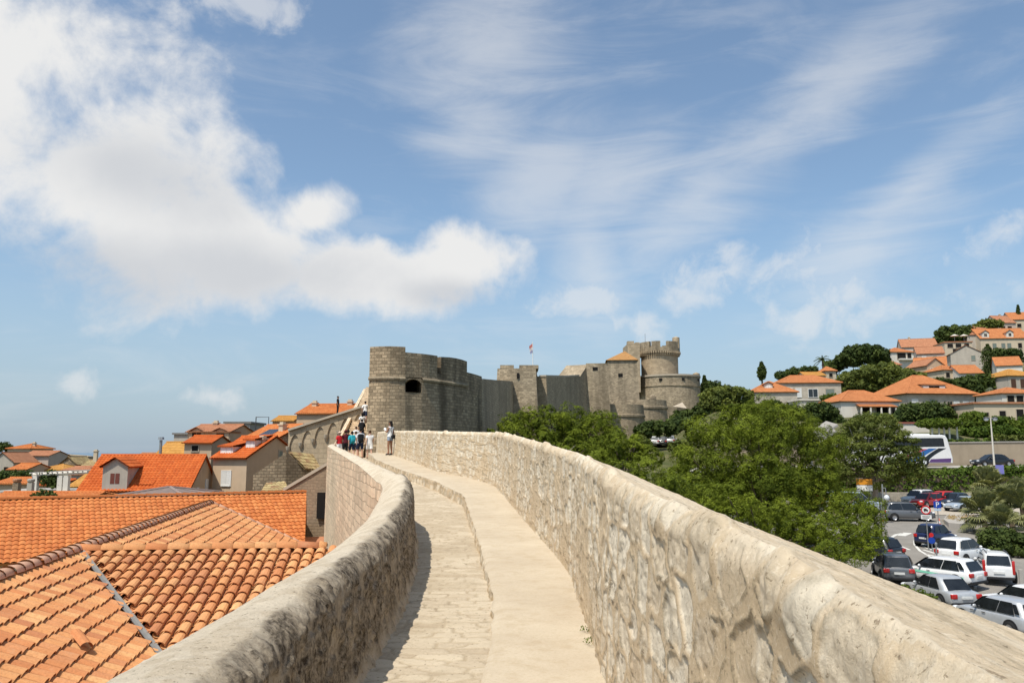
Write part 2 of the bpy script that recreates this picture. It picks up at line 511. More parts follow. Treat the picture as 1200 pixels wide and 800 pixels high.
M['tile_pale'] = m_tile('faded salmon roof tile', [(0.40, 0.17, 0.09), (0.50, 0.24, 0.13), (0.44, 0.19, 0.10)])
M['tile_yellow'] = m_tile('yellowed roof tile', [(0.46, 0.22, 0.05), (0.60, 0.31, 0.08), (0.52, 0.26, 0.07)])
M['tile_old'] = m_tile('lichened old tile', [(0.26, 0.18, 0.09), (0.40, 0.30, 0.14), (0.50, 0.40, 0.20), (0.30, 0.17, 0.09)])
M['slate'] = m_tile('grey pink shingle', [(0.24, 0.19, 0.17), (0.32, 0.25, 0.22), (0.28, 0.22, 0.20)], 0.2)
M['mortarcap'] = m_plaster('mortar bedded cap', (0.70, 0.41, 0.27), 0.4)
M['lead'] = m_plain('grey sheet flashing', (0.19, 0.18, 0.165), 0.7, 0.2)
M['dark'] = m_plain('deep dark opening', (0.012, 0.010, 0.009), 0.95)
M['glass'] = m_glass('window pane')
M['carglass'] = m_glass('car glass', (0.012, 0.014, 0.016))
M['frame_w'] = m_plain('white painted frame', (0.70, 0.69, 0.66), 0.55, 0.06)
M['frame_b'] = m_plain('brown wooden frame', (0.10, 0.05, 0.03), 0.6)
M['shutter_g'] = m_plain('grey green shutter', (0.20, 0.23, 0.20), 0.6)
M['shutter_r'] = m_plain('red brown shutter', (0.16, 0.05, 0.035), 0.6)
M['metal'] = m_plain('grey galvanised metal', (0.35, 0.35, 0.34), 0.45, 0.1, 6, 0.5, 0.6)
M['metal_d'] = m_plain('dark painted metal', (0.05, 0.05, 0.055), 0.5)
M['asphalt'] = None
M['pine'] = m_leaf('pine needles', (0.024, 0.044, 0.006), (0.205, 0.245, 0.020), 0.08)
M['leaf_d'] = m_leaf('dark evergreen leaves', (0.022, 0.040, 0.012), (0.095, 0.125, 0.030), 0.2)
M['leaf_o'] = m_leaf('olive locust leaves', (0.055, 0.075, 0.018), (0.19, 0.215, 0.050), 0.3)
M['leaf_h'] = m_leaf('hedge leaves', (0.030, 0.060, 0.010), (0.13, 0.185, 0.028), 0.2)
M['leaf_b'] = m_leaf('bright shrub leaves', (0.045, 0.08, 0.012), (0.17, 0.22, 0.035), 0.35)
M['leaf_palm'] = m_leaf('palm leaflets', (0.085, 0.10, 0.038), (0.30, 0.30, 0.135), 0.25)
M['leaf_grey'] = m_leaf('silver shrub leaves', (0.10, 0.12, 0.08), (0.22, 0.24, 0.16), 0.3)
M['leaf_dry'] = m_leaf('dry straw', (0.28, 0.19, 0.09), (0.50, 0.37, 0.19), 0.3)
M['bark'] = m_bark('pine bark', (0.16, 0.12, 0.09))
M['twig'] = m_bark('dead grey twig', (0.36, 0.31, 0.26))
M['tyre'] = m_plain('tyre rubber', (0.012, 0.012, 0.012), 0.8)
M['rim_a'] = m_plain('alloy wheel', (0.42, 0.42, 0.43), 0.35, 0.1, 6, 0.5, 0.7)
M['lamp_red'] = m_plain('red lamp lens', (0.42, 0.015, 0.012), 0.25, 0.2, 9, 0.6)
M['lamp_clear'] = m_plain('clear lamp lens', (0.62, 0.64, 0.66), 0.15, 0.1, 9, 0.7)
M['plate'] = m_plain('number plate', (0.60, 0.60, 0.58), 0.5)
M['trim'] = m_plain('black plastic trim', (0.018, 0.018, 0.019), 0.6)
M['white_mark'] = m_plain('worn road paint', (0.60, 0.58, 0.53), 0.8, 0.25, 3)
# ================================================================ ground heights
def lerp(x, xs, ys): return np.interp(x, xs, ys)

def gz(x, y):
    x = np.asarray(x, float); y = np.asarray(y, float)
    ratio = x / np.maximum(y, 60.0)
    # right: car park, road terrace, hillside
    zr = lerp(y, [-60, 30, 38, 41, 50, 60, 72, 88, 90.5, 91.0, 104.0, 104.6, 112, 125, 140, 165, 186, 205, 235, 262, 285, 300, 330, 500, 900],
              [-9, -8.2, -7.75, -7.6, -6.85, -6.4, -6.0, -5.6, -5.4, -1.85, -1.75, 1.3, 2.6, 4.6, 6.3, 9.8, 13.5, 16.5, 22.5, 30, 37, 42, 46, 34, 0])
    hill = sstep(0.28, 0.63, ratio)
    zr = np.where(y > 165, 9.8 + (zr - 9.8) * (0.25 + 0.75 * hill), zr)
    # fort slope in the middle
    zm = lerp(y, [-60, 40, 60, 90, 130, 150, 200, 260, 500, 900], [-9.5, -9, -8, -4, 0.8, 3, 9, 11, -10, -40])
    # left: old town, falling to the sea
    zl = lerp(y, [-60, 80, 130, 200, 260, 300, 340, 900], [-12, -12, -9, -5.5, -7, -14, -36, -60])
    w1 = sstep(0.19, 0.26, ratio)
    w0 = sstep(-3.0, -1.0, x - lerp(y, [0, 45, 67, 112, 165, 210, 300], [0, -5, -6, -2.5, 14, 30, 40]))
    z = zm * (1 - w1) + zr * w1
    z = zl * (1 - w0) + z * w0
    far = sstep(420, 700, np.hypot(x, y))
    return z * (1 - far) + (-60) * far

def gnd(x, y): return float(gz(x, y))

def build_ground():
    xs = np.concatenate([np.arange(-700, -120, 20), np.arange(-120, -30, 5), np.arange(-30, 120, 1.0), np.arange(120, 240, 4), np.arange(240, 701, 20)])
    ys = np.concatenate([np.arange(-200, 0, 20), np.arange(0, 30, 2), np.arange(30, 89, 1.0), np.array([89, 90, 90.5, 91.0, 91.5, 93]), np.arange(95, 104, 2), np.array([104, 104.6, 105.5]), np.arange(107, 200, 2.5), np.arange(200, 360, 6), np.arange(360, 801, 20)])
    X, Y = np.meshgrid(xs, ys)
    Z = gz(X, Y) + (fbm(X * .12, Y * .12, X * 0, 4, 3) - .5) * np.where((Y > 108) , 1.2, 0.12)
    t = NT('dry earth and scrub')
    p = t.wpos()
    n1 = t.noise(p, 0.25, 6, 0.65); n2 = t.noise(p, 3.0, 6, 0.75)
    c = t.ramp(n1, [(0.32, (0.055, 0.075, 0.022)), (0.5, (0.11, 0.115, 0.045)), (0.72, (0.27, 0.22, 0.14))])
    c = t.mix(t.ramp(n2, [(0.35, 0.7), (0.6, 0.0)]), c, (0.06, 0.06, 0.028))
    mat = t.fin(c, 0.95, t.bump(n2, 0.7, 0.1), 0.1)
    o = grid_mesh('ground', np.stack([X, Y, Z], -1), mat)
    tag(o, kind='structure')
    # sea
    t = NT('sea water')
    p = t.wpos((0.05, 0.15, 1))
    n = t.noise(p, 1.0, 6, 0.6)
    mat = t.fin(t.ramp(n, [(0.3, (0.07, 0.14, 0.21)), (0.7, (0.10, 0.18, 0.26))]), 0.35, t.bump(n, 0.15, 0.3), 0.4)
    mb = MB(); mb.poly([(-60000, -60000, -30), (60000, -60000, -30), (60000, 60000, -30), (-60000, 60000, -30)])
    tag(mb.build('sea', mat), kind='structure')

# ================================================================ the wall walk
def z_ledge(Y): return float(np.interp(Y, [-5, 0, 5, 20, 40, 50, 60], [-1.8, -1.7, -1.5, -0.92, -0.13, -0.02, 0.0]))
def z_step(Y): return float(np.interp(Y, [-5, 5.5, 9, 20, 40, 60], [0.02, 0.03, 0.12, 0.28, 0.34, 0.36]))
def z_chan(Y): return z_ledge(Y) - z_step(Y)
def z_topR(Y): return float(np.interp(Y, [-5, 1.3, 2.3, 4, 6.2, 10, 16, 20, 30, 40, 60], [-.45, -.365, -.275, -.22, -.12, 0.03, .32, .48, .80, 1.07, 1.5]))
def z_topL(Y): return float(np.interp(Y, [-5, 0, 3, 5, 6.5, 8, 10, 12.5, 14.2, 15.2, 17, 45, 60], [-1.0, -.95, -.84, -.72, -.69, -.64, -.56, -.42, -.34, -.36, -.30, .43, .70]))

YS = np.concatenate([np.arange(-4, 0.8, 0.2)])
def _line(pix, zf, head, tail):
    pts = [on(px, py, zf) for px, py in pix]
    xy = head + [(p.x, p.y) for p in pts] + tail
    ys = np.array([p[1] for p in xy]); xs = np.array([p[0] for p in xy])
    o = np.argsort(ys); ys, xs = ys[o], xs[o]
    yy = np.arange(-5, 60, 0.1); xx = np.interp(yy, ys, xs)
    k = np.hanning(15); k /= k.sum()
    xp = np.concatenate([np.full(7, xx[0]), xx, np.full(7, xx[-1])])
    xx = np.convolve(xp, k, 'valid')
    return lambda Y: np.interp(Y, yy, xx)

xRB = _line([(703, 800), (697, 770), (682, 725), (667, 676), (649, 650), (622, 620), (600, 594), (581, 571), (570, 565.6), (540, 558), (510, 552.5), (484, 541), (461, 533.5)], z_ledge, [(0.66, -5), (0.64, 2)], [(-9.0, 54), (-10.4, 60)])
xLE = _line([(564, 800), (574, 755), (579, 695), (570, 665), (559, 624), (547, 590), (544, 579), (510, 562), (469, 549), (439, 536.5)], z_ledge, [(-0.12, -5), (-0.16, 2)], [(-9.6, 53), (-11, 60)])
_xl = ([-5, 3.05, 3.5, 4.8, 6.4, 7.45, 9.97, 12, 13.5, 14.5, 16, 45, 54, 60], [-1.6, -1.6, -1.6, -1.6, -1.61, -1.65, -1.78, -1.98, -2.15, -2.36, -2.75, -10.32, -12.25, -13.5])
_yy = np.arange(-5, 60, 0.1); _xx = np.interp(_yy, *_xl)
_k = np.hanning(9); _k /= _k.sum(); _xx = np.convolve(np.concatenate([np.full(4, _xx[0]), _xx, np.full(4, _xx[-1])]), _k, 'valid')
xLO = lambda Y: np.interp(Y, _yy, _xx)                  # outer face of the left parapet
xCL = lambda Y: xLO(Y) + np.interp(Y, [0, 8, 14, 18, 60], [0.52, 0.60, 0.52, 0.5, 0.5])

def ystations(k, dmin, y0, y1, neg=-3.5):
    out = list(np.arange(neg, y0, 0.12)); y = y0
    while y < y1:
        out.append(y); y += max(dmin, k * y)
    out.append(y1)
    return np.array(out)

def build_walk():
    # ---- right parapet: base -> rounded arris -> outward sloping top -> outer face
    yv = ystations(0.0034, 0.008, 0.9, 56.0)
    n_in, n_top = 150, 46
    prof = []      # (kind, t)
    for j in range(n_in): prof.append((0, j / (n_in - 1)))
    for j in range(1, n_top): prof.append((1, j / (n_top - 1)))
    for j in range(1, 7): prof.append((2, j / 6))
    zl = np.array([z_ledge(y) for y in yv]); zt = np.array([z_topR(y) for y in yv]); xb = xRB(yv)
    # direction of the wall in plan -> outward normal (to the right)
    dx = np.gradient(xb, yv); nrm = np.stack([1 / np.sqrt(1 + dx ** 2), -dx / np.sqrt(1 + dx ** 2)], -1)
    thick = np.interp(yv, [0, 6, 60], [0.78, 0.74, 0.7]); drop = np.interp(yv, [0, 2, 4, 8, 60], [0.215, 0.215, 0.21, 0.24, 0.25])
    rows = []; U = []; V = []
    arc = np.concatenate([[0], np.cumsum(np.hypot(np.diff(xb), np.diff(yv)))])
    rr = 0.07
    for kind, t in prof:
        if kind == 0:
            h = zt - zl + 0.12
            off = 0.02 + 0.05 * t; z = zl - 0.12 + h * t
            # round the arris
            e = np.clip((t - 0.93) / 0.07, 0, 1); off = off + 0.055 * e ** 2
            v = h * t
        elif kind == 1:
            e = np.clip(1 - t / 0.14, 0, 1)
            off = 0.125 + (thick - 0.125) * t; z = zt - drop * t - 0.0 * e
            v = (zt - zl + 0.12) + thick * t
        else:
            off = thick + 0.02 * t; z = (zt - drop) * (1 - t) + (-11.0) * t
            v = (zt - zl + 0.12) + thick + 10 * t
        rows.append(np.stack([xb + nrm[:, 0] * off, yv + nrm[:, 1] * off, z * np.ones_like(yv)], -1))
        U.append(arc); V.append(v * np.ones_like(yv))
    P = np.array(rows); U = np.array(U); V = np.array(V)
    kt = np.array([[k + t * 0.999] for k, t in prof])
    inner = 1 - sstep(0.90, 1.06, kt); top = sstep(0.95, 1.08, kt) * (kt < 2)
    wu = U + 0.20 * (fbm(U * 2.2, V * 2.2, U * 0, 4, 1) - .5) + 0.04 * (fbm(U * 9, V * 9, U * 0, 3, 2) - .5)
    wv = V + 0.20 * (fbm(U * 2.2, V * 2.2, U * 0 + 9, 4, 4) - .5) + 0.05 * (fbm(U * 9, V * 9, U * 0 + 5, 3, 8) - .5)
    rid, ed = stones(wu, wv, 0.34, 0.235, 11)
    near = np.clip(P[..., 1] / 6, 0.35, 1)
    jw = 0.012 + 0.05 * fbm(U * 2.5, V * 2.5, U * 0 + 1, 3, 25) ** 2
    joint = 1 - sstep(jw, jw + 0.014, ed)
    rim = sstep(jw - .004, jw + .006, ed) * (1 - sstep(jw + .012, jw + .026, ed)) * sstep(.45, .6, fbm(U * 5, V * 5, U * 0, 3, 27))
    smear = sstep(0.55, 0.60, fbm(U * 1.3 + 7, V * 1.6, U * 0, 5, 21))
    mort = np.clip(joint + 0.85 * smear, 0, 1) * inner
    mort0 = np.clip(joint + 0.85 * smear, 0, 1)
    rough = fbm(U * 9, V * 9, P[..., 2] * 0, 5, 31) - .5
    fine = fbm(U * 26, V * 26, U * 0, 4, 41) - .5
    big = fbm(U * 1.1, V * 1.1, U * 0, 3, 51) - .5
    pits = sstep(0.60, 0.74, fbm(U * 11, V * 8, U * 0 + 3, 4, 71))
    streak = fbm(U * 2.0, V * 26, U * 0, 4, 61) - .5           # runs along the wall on its top
    d_in = (1 - mort0) * (0.012 * (rid - .5) + 0.018 * rough + 0.022 * fine - 0.016 * pits) - 0.010 * joint - 0.010 * rim + 0.006 * rough + 0.012 * big
    d_in = d_in * 0.8
    gouge = sstep(0.56, 0.72, fbm(U * 2.4 + 5, V * 1.8, U * 0, 4, 81))
    d_top = 0.008 * rough + 0.009 * fine + 0.010 * streak + 0.008 * big
    arris = np.exp(-((kt - 1.0) / 0.09) ** 2)
    d = inner * d_in + top * d_top - arris * (0.035 * gouge + 0.02 * np.abs(rough))
    d = d * np.where(kt >= 2, 0.3, 1)
    P2 = displaced(P, d)
    crack = sstep(0.63, 0.70, fbm(U * 2.2, V * 30, U * 0 + 2, 4, 91))
    a_r = np.where(kt < 1, rid, 0.42 + 0.75 * streak + 0.3 * big)
    a_m = np.where(kt < 1, mort * 0.9, 0.40 * top)
    a_l = np.clip(inner * (0.30 * pits * (1 - mort0) + 0.75 * rim) + top * crack * 0.45 + arris * 0.25 * gouge, 0, 1)  # dark tone in pits, stone rims, top cracks and arris gouges
    o = grid_mesh('parapet_wall', P2, M['parapet'], attr=np.stack([np.clip(a_r, 0, 1), a_m, a_l], -1))
    tag(o, 'thick pale rubble stone parapet rising along the right of the walkway', 'parapet')

    # ---- left parapet: base -> weathered rounded inner face -> top -> outer face
    yv = ystations(0.0042, 0.016, 2.2, 54.5)
    xo, xi = xLO(yv), xCL(yv)
    zc = np.array([z_chan(y) for y in yv]); zt = np.array([z_topL(y) for y in yv])
    drop = np.interp(yv, [-5, 3, 5, 8, 12, 15, 20, 45, 60], [.04, .05, .18, .27, .27, .19, .10, .08, .08])
    arc = np.concatenate([[0], np.cumsum(np.hypot(np.diff(xo), np.diff(yv)))])
    prof = [(0, t) for t in np.linspace(0, 1, 60)] + [(1, t) for t in np.linspace(0, 1, 30)[1:]]
    rows = []; V = []
    th = xi - xo
    for k, t in prof:
        if k == 0:
            # from the path (fillet at its foot) up to the shoulder
            foot = 0.10 * np.exp(-t * 9)
            sh = np.clip((t - 0.80) / 0.20, 0, 1)
            x = xi + foot - 0.05 * t - 0.10 * sh ** 2
            z = zc - 0.08 + (zt - zc + 0.08) * (t - 0.04 * sh ** 2)
            v = t * 0.95
        else:
            x = xi - 0.15 - (th - 0.15) * t
            bulge = 0.0 * math.sin(PI * min(1, t * 1.4)) * np.interp(yv, [0, 16, 20], [1, 1, 0.3])
            z = zt - 0.04 * (zt - zc + 0.08) * (1 - t) ** 2 + bulge * 0.6 - drop * t ** 1.8
            v = 0.95 + t * 0.5
        rows.append(np.stack([x, yv, z], -1)); V.append(v * np.ones_like(yv))
    P = np.array(rows); U = np.repeat(arc[None], len(prof), 0); V = np.array(V)
    kt = np.array([[k + t * 0.999] for k, t in prof])
    inner = 1 - sstep(0.90, 1.12, kt + 0.30 * (fbm(U * 2.5, V * 2.5, U * 0, 4, 191) - .5))
    nearw = 1 - sstep(13.5, 16.0, P[..., 1])
    rough = fbm(U * 6, V * 6, U * 0, 5, 131) - .5; fine = fbm(U * 24, V * 24, U * 0, 4, 141) - .5; big = fbm(U * .9, V * 1.4, U * 0, 3, 151) - .5
    pits = sstep(0.53, 0.68, fbm(U * 13, V * 9, U * 0, 4, 171))
    d = (0.020 * rough + 0.014 * fine - 0.020 * pits * inner + 0.025 * big) * (0.5 + 0.5 * inner)
    P2 = displaced(P, d, True)
    rid, ed = stones(U + 0.1 * rough, V + 0.08 * rough, 0.36, 0.24, 17)
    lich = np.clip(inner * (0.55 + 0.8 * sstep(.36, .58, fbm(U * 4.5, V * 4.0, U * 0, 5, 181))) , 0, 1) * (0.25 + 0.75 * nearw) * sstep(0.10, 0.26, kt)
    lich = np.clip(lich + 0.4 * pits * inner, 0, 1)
    a_m = 0.35 * inner + (1 - inner) * 0.15
    root = thing('parapet_wall', 'low rounded parapet with dark lichen inside, curving along the left of the walkway', 'parapet', (xo[0], yv[0], -1.0))
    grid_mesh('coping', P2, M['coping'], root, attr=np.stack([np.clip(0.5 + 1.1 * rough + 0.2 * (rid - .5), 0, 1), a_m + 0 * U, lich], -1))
    # outer masonry face, dropping to the town
    yo = ystations(0.006, 0.05, 2.2, 54.5)
    xo2 = xLO(yo); zt2 = np.array([z_topL(y) for y in yo]) - np.interp(yo, [-5, 3, 5, 8, 12, 15, 20, 45, 60], [.04, .05, .18, .27, .27, .19, .10, .08, .08]) - 0.005
    arc2 = np.concatenate([[0], np.cumsum(np.hypot(np.diff(xo2), np.diff(yo)))])
    ts = np.linspace(0, 1, 80)
    rows = [np.stack([xo2 - 0.0 - 0.10 * t, yo, zt2 * (1 - t) + (-13) * t], -1) for t in ts]
    P = np.array(rows); uv = np.stack([np.repeat(arc2[None], len(ts), 0), P[..., 2]], -1)
    P = displaced(P, 0.05 * (fbm(uv[..., 0] * 1.5, uv[..., 1] * 2.5, uv[..., 0] * 0, 4, 5) - .5), True)
    P[0] = rows[0]
    grid_mesh('wall_face', P, M['citywall'], root, uv=uv)
    mb = MB()   # end face
    xe, ye = xLO(54.5), 54.5
    mb.poly([(xe, ye, -13), (xe + .5, ye, -13), (xe + .5, ye, z_topL(54.5) - .1), (xe, ye, z_topL(54.5) - .1)])
    mb.build('end_face', M['citywall'], root)

    # ---- paved channel
    yv = ystations(0.004, 0.025, 2.5, 54.5)
    a = xCL(yv) - 0.05; b = np.maximum(xLE(yv) + 0.03, a + 0.3)
    zc = np.array([z_chan(y) for y in yv])
    ts = np.linspace(0, 1, 64)[:, None]
    X = a[None] * (1 - ts) + b[None] * ts; Y = np.repeat(yv[None], 64, 0); Z = np.repeat(zc[None], 64, 0)
    P = np.stack([X, Y, Z], -1)
    rot = X + 0.25 * Y
    wx = X + 0.05 * (fbm(X * 4, Y * 4, X * 0, 4, 201) - .5); wy = Y + 0.05 * (fbm(X * 4, Y * 4, X * 0 + 4, 4, 202) - .5)
    rid, ed = stones(wx, wy, 0.34, 0.17, 23, 0.7)
    joint = 1 - sstep(0.006, 0.022, ed)
    smear = sstep(0.48, 0.62, fbm(X * 1.4, Y * 1.4, X * 0, 4, 204))
    d = 0.007 * (rid - .5) - 0.009 * joint * (1 - .7 * smear) + 0.009 * (fbm(X * 8, Y * 8, X * 0, 4, 203) - .5)
    P[..., 2] += d
    ero = sstep(0.62, 0.75, fbm(X * 3, Y * 3, X * 0, 4, 207))
    tag(grid_mesh('path', P, M['flags'], attr=np.stack([rid, np.clip(joint * .8 * (1 - .5 * smear) + 0.4 * smear, 0, 1), np.clip(0.55 * joint * ero, 0, 1)], -1)), kind='structure')
    # ---- raised screed walk beside it, with its little riser
    ts = np.linspace(0, 1, 40)
    a = xLE(yv); b = xRB(yv) + 0.10
    zl = np.array([z_ledge(y) for y in yv])
    edge = 0.05 * (fbm(yv * 3, yv * 0, yv * 0, 4, 301) - .5)
    X = (a + edge)[None] * (1 - ts[:, None]) + b[None] * ts[:, None]; Y = np.repeat(yv[None], 40, 0)
    Z = zl[None] + 0.02 * (fbm(X * 1.5, Y * 1.5, X * 0, 4, 302) - .5) - 0.03 * np.exp(-(ts[:, None] / 0.03))
    tag(grid_mesh('raised_walk', np.stack([X, Y, Z], -1), M['ledge']), kind='structure')
    rr = []
    for t in np.linspace(0, 1, 9):
        rr.append(np.stack([a + edge - 0.02 * t + 0.05 * (fbm(yv * 4, yv * 0 + t * 2, yv * 0, 4, 303) - .5) * (t > 0), yv, (zl - .03) * (1 - t) + (zc - .06) * t], -1))
    P = np.array(rr); U = Y[:9]; V = P[..., 2]
    rid, ed = stones(U + .1 * (fbm(U * 3, V * 8, U * 0, 3, 5) - .5), V - zc[None] + 0.03, 0.42, 0.22, 29)
    tag(grid_mesh('walk_kerb', P, M['parapet'], attr=np.stack([rid * .7, 1 - sstep(.02, .05, ed), 0.55 * sstep(.4, .65, fbm(U * 5, V * 9, U * 0, 4, 33))], -1)), kind='structure')
    # landing at the foot of the stairs
    mb = MB(); mb.prism([(-12.4, 54.4), (-8.6, 54.4), (-9.6, 58.5), (-13.2, 58.5)], -13, z_chan(54) + .01)
    tag(mb.build('landing', M['flags']), kind='structure')

build_ground()
build_walk()
# ================================================================ fortifications
def offset_line(pts, d):
    """offset a plan polyline to its left by d"""
    out = []
    n = len(pts)
    for i, p in enumerate(pts):
        a = Vector((*pts[max(i - 1, 0)], 0)); b = Vector((*pts[min(i + 1, n - 1)], 0))
        t = (b - a).normalized()
        out.append((p[0] - t.y * d, p[1] + t.x * d))
    return out

def thick_wall(mb, pts, z0, z1, th, batter=0.0, uoff=0.0):
    """wall along plan polyline (outer face on its right side), thickness th to the left; z0,z1 lists or numbers"""
    n = len(pts)
    Z0 = z0 if isinstance(z0, (list, tuple)) else [z0] * n
    Z1 = z1 if isinstance(z1, (list, tuple)) else [z1] * n
    inn = offset_line(pts, th)
    bot = offset_line(pts, -batter) if batter else pts
    u = [uoff]
    for i in range(1, n): u.append(u[-1] + math.hypot(pts[i][0] - pts[i - 1][0], pts[i][1] - pts[i - 1][1]))
    for i in range(n - 1):
        a0, a1 = (*bot[i], Z0[i]), (*bot[i + 1], Z0[i + 1]); b0, b1 = (*pts[i], Z1[i]), (*pts[i + 1], Z1[i + 1])
        c0, c1 = (*inn[i], Z1[i]), (*inn[i + 1], Z1[i + 1]); d0, d1 = (*inn[i], Z0[i]), (*inn[i + 1], Z0[i + 1])
        mb.poly([a0, a1, b1, b0], uv=[(u[i], Z0[i]), (u[i + 1], Z0[i + 1]), (u[i + 1], Z1[i + 1]), (u[i], Z1[i])])
        mb.poly([b0, b1, c1, c0], uv=[(u[i], 0), (u[i + 1], 0), (u[i + 1], th), (u[i], th)])
        mb.poly([d1, d0, c0, c1])
    mb.poly([(*bot[0], Z0[0]), (*pts[0], Z1[0]), (*inn[0], Z1[0]), (*inn[0], Z0[0])])
    mb.poly([(*bot[-1], Z0[-1]), (*inn[-1], Z0[-1]), (*inn[-1], Z1[-1]), (*pts[-1], Z1[-1])])

def dens_poly(pts, step=1.0):
    out = []
    for i in range(len(pts) - 1):
        n = max(1, int(math.hypot(pts[i + 1][0] - pts[i][0], pts[i + 1][1] - pts[i][1]) / step))
        for k in range(n):
            t = k / n
            out.append((pts[i][0] * (1 - t) + pts[i + 1][0] * t, pts[i][1] * (1 - t) + pts[i + 1][1] * t))
    out.append(pts[-1])
    return out

# ---- round bastion at the end of the walk
def bastion():
    root = thing('round_bastion', 'massive round stone bastion with a square gun port at the end of the walkway', 'bastion', (-7.0, 60, -9))
    def P(px, Y): return (xat(px, Y, 470), Y)
    A = P(432, 58.0)
    plan = [P(432, 58.0), P(444, 57.7), P(456, 57.6), P(467, 57.8), P(474, 58.0), P(484, 58.5), P(493.5, 58.9), P(503, 59.5), P(512, 60.2), P(516.5, 60.6), P(526, 61.5), P(534, 62.4), P(541, 63.3), P(547, 64.3)]
    zs = 5.35
    i0, i1 = 4, 6          # gun port between plan points
    bat = 0.32
    def lvl(z):
        f = (zs - z) / (zs + 1.0)
        return offset_line(plan, -bat * max(0, f))
    zl = [-10, zat(459.5, 58.4, 480), zat(439, 58.4, 480) - 0.28, zs]
    zl = [-10, 4.33 if False else zl[1], zl[2], zs]
    mb = MB()
    u = [0]
    for i in range(1, len(plan)): u.append(u[-1] + math.dist(plan[i], plan[i - 1]))
    port_b, port_t = zl[1], min(zl[2], zs - 0.05)
    ZL = [-10, port_b, port_t, zs] if port_t < zs - 0.1 else [-10, port_b, zs]
    for k in range(len(ZL) - 1):
        r0, r1 = lvl(ZL[k]), lvl(ZL[k + 1])
        for i in range(len(plan) - 1):
            if i0 <= i < i1 and abs(ZL[k] - port_b) < 1e-6: continue
            mb.poly([(*r0[i], ZL[k]), (*r0[i + 1], ZL[k]), (*r1[i + 1], ZL[k + 1]), (*r1[i], ZL[k + 1])],
                    uv=[(u[i], ZL[k]), (u[i + 1], ZL[k]), (u[i + 1], ZL[k + 1]), (u[i], ZL[k + 1])])
    # left flank beside the stairs, rear and terrace
    back = [(-2.2, 80), (-13.6, 84)]
    r0, r1 = lvl(-10), lvl(zs)
    for (a, b, c, d) in ((back[1], plan[0], r0[0], r1[0]),):
        mb.poly([(back[1][0], back[1][1], -10), (*r0[0], -10), (*r1[0], zs), (back[1][0], back[1][1], zs)])
    mb.poly([(*r0[-1], -10), (*back[0], -10), (*back[0], zs), (*r1[-1], zs)])
    mb.poly([(*back[0], -10), (*back[1], -10), (*back[1], zs), (*back[0], zs)])
    mb.poly([(*p, zs) for p in r1] + [(*back[0], zs), (*back[1], zs)])
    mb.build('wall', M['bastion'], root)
    # gun port embrasure: splayed tunnel with a dark end
    mb = MB()
    rb, rt = lvl(port_b), lvl(ZL[2])
    a0, a1 = Vector((*rb[i0], port_b)), Vector((*rb[i1], port_b)); b0, b1 = Vector((*rt[i0], ZL[2])), Vector((*rt[i1], ZL[2]))
    inn = Vector((-0.2, 1.0, 0)) * 1.9
    c = (a0 + a1) / 2
    A0, A1, B0, B1 = [p + inn + (Vector((c.x, c.y, p.z)) - p) * 0.35 for p in (a0, a1, b0, b1)]
    mb.poly([a0, a1, A1, A0]); mb.poly([a1, b1, B1, A1]); mb.poly([b1, b0, B0, B1]); mb.poly([b0, a0, A0, B0])
    e = mb.build('gun_port', M['bastion'], root)
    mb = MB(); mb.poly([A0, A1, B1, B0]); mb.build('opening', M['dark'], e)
    for o_ in (COL.objects[-1],): pass
    # arched lintel over the port, following the wall
    mb = MB()
    cc = [(b0 * (1 - t) + b1 * t) + Vector((0, -0.04, -0.02 - 0.30 * abs(2 * t - 1) ** 2.5)) for t in np.linspace(0, 1, 9)]
    m_ = b0 * .5 + b1 * .5; mid = rt[(i0 + i1) // 2]
    for i in range(8):
        p, q = cc[i], cc[i + 1]
        def wallp(v, t):
            w = (Vector((*rt[i0], 0)) * (1 - 2 * t) + Vector((*mid, 0)) * 2 * t) if t < .5 else (Vector((*mid, 0)) * (2 - 2 * t) + Vector((*rt[i1], 0)) * (2 * t - 1))
            return Vector((w.x - .0, w.y - 0.03, v.z))
        p, q = wallp(p, i / 8), wallp(q, (i + 1) / 8)
        top = ZL[2] + 0.04
        mb.poly([p, q, (q.x, q.y, top), (p.x, p.y, top)]); mb.poly([q, p, (p.x, p.y + .5, p.z), (q.x, q.y + .5, q.z)])
    mb.build('lintel', M['bastion'], root)
    # string course
    def course(seg, nm):
        mb = MB()
        rows = []
        for (o_, z) in ((-.10, zs - .16), (-.16, zs - .02), (-.10, zs + .10), (0.05, zs + .14)):
            rows.append([(*p, z) for p in offset_line(seg, o_)])
        mb.quadgrid(rows, uvf=lambda i, j: (i * .8, j * .1))
        mb.build(nm, M['fort'], root)
    course(plan[:i0 + 1], 'string_course'); course(plan[i1:], 'string_course')
    # parapet in stepped blocks, with a slit open to the sky
    def merlon(i, j, z0, z1, th=1.5):
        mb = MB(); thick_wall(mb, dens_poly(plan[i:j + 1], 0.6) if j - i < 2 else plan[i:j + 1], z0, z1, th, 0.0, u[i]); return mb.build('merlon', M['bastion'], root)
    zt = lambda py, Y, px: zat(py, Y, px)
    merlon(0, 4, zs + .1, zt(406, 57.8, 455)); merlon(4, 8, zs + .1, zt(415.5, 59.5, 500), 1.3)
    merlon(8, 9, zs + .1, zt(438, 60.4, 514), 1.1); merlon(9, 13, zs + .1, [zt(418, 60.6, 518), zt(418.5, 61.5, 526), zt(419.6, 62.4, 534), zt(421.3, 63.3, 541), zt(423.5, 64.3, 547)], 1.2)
    # lower straight flank to its right
    mb = MB()
    pl = [P(547, 64.3), P(556, 66.2), P(564.5, 68.4)]
    thick_wall(mb, pl, -10, [zt(436, 64.3, 547), zt(438.3, 66.2, 556), zt(441, 68.4, 564)], 1.6, 0.3)
    mb.build('flank', M['bastion'], root)
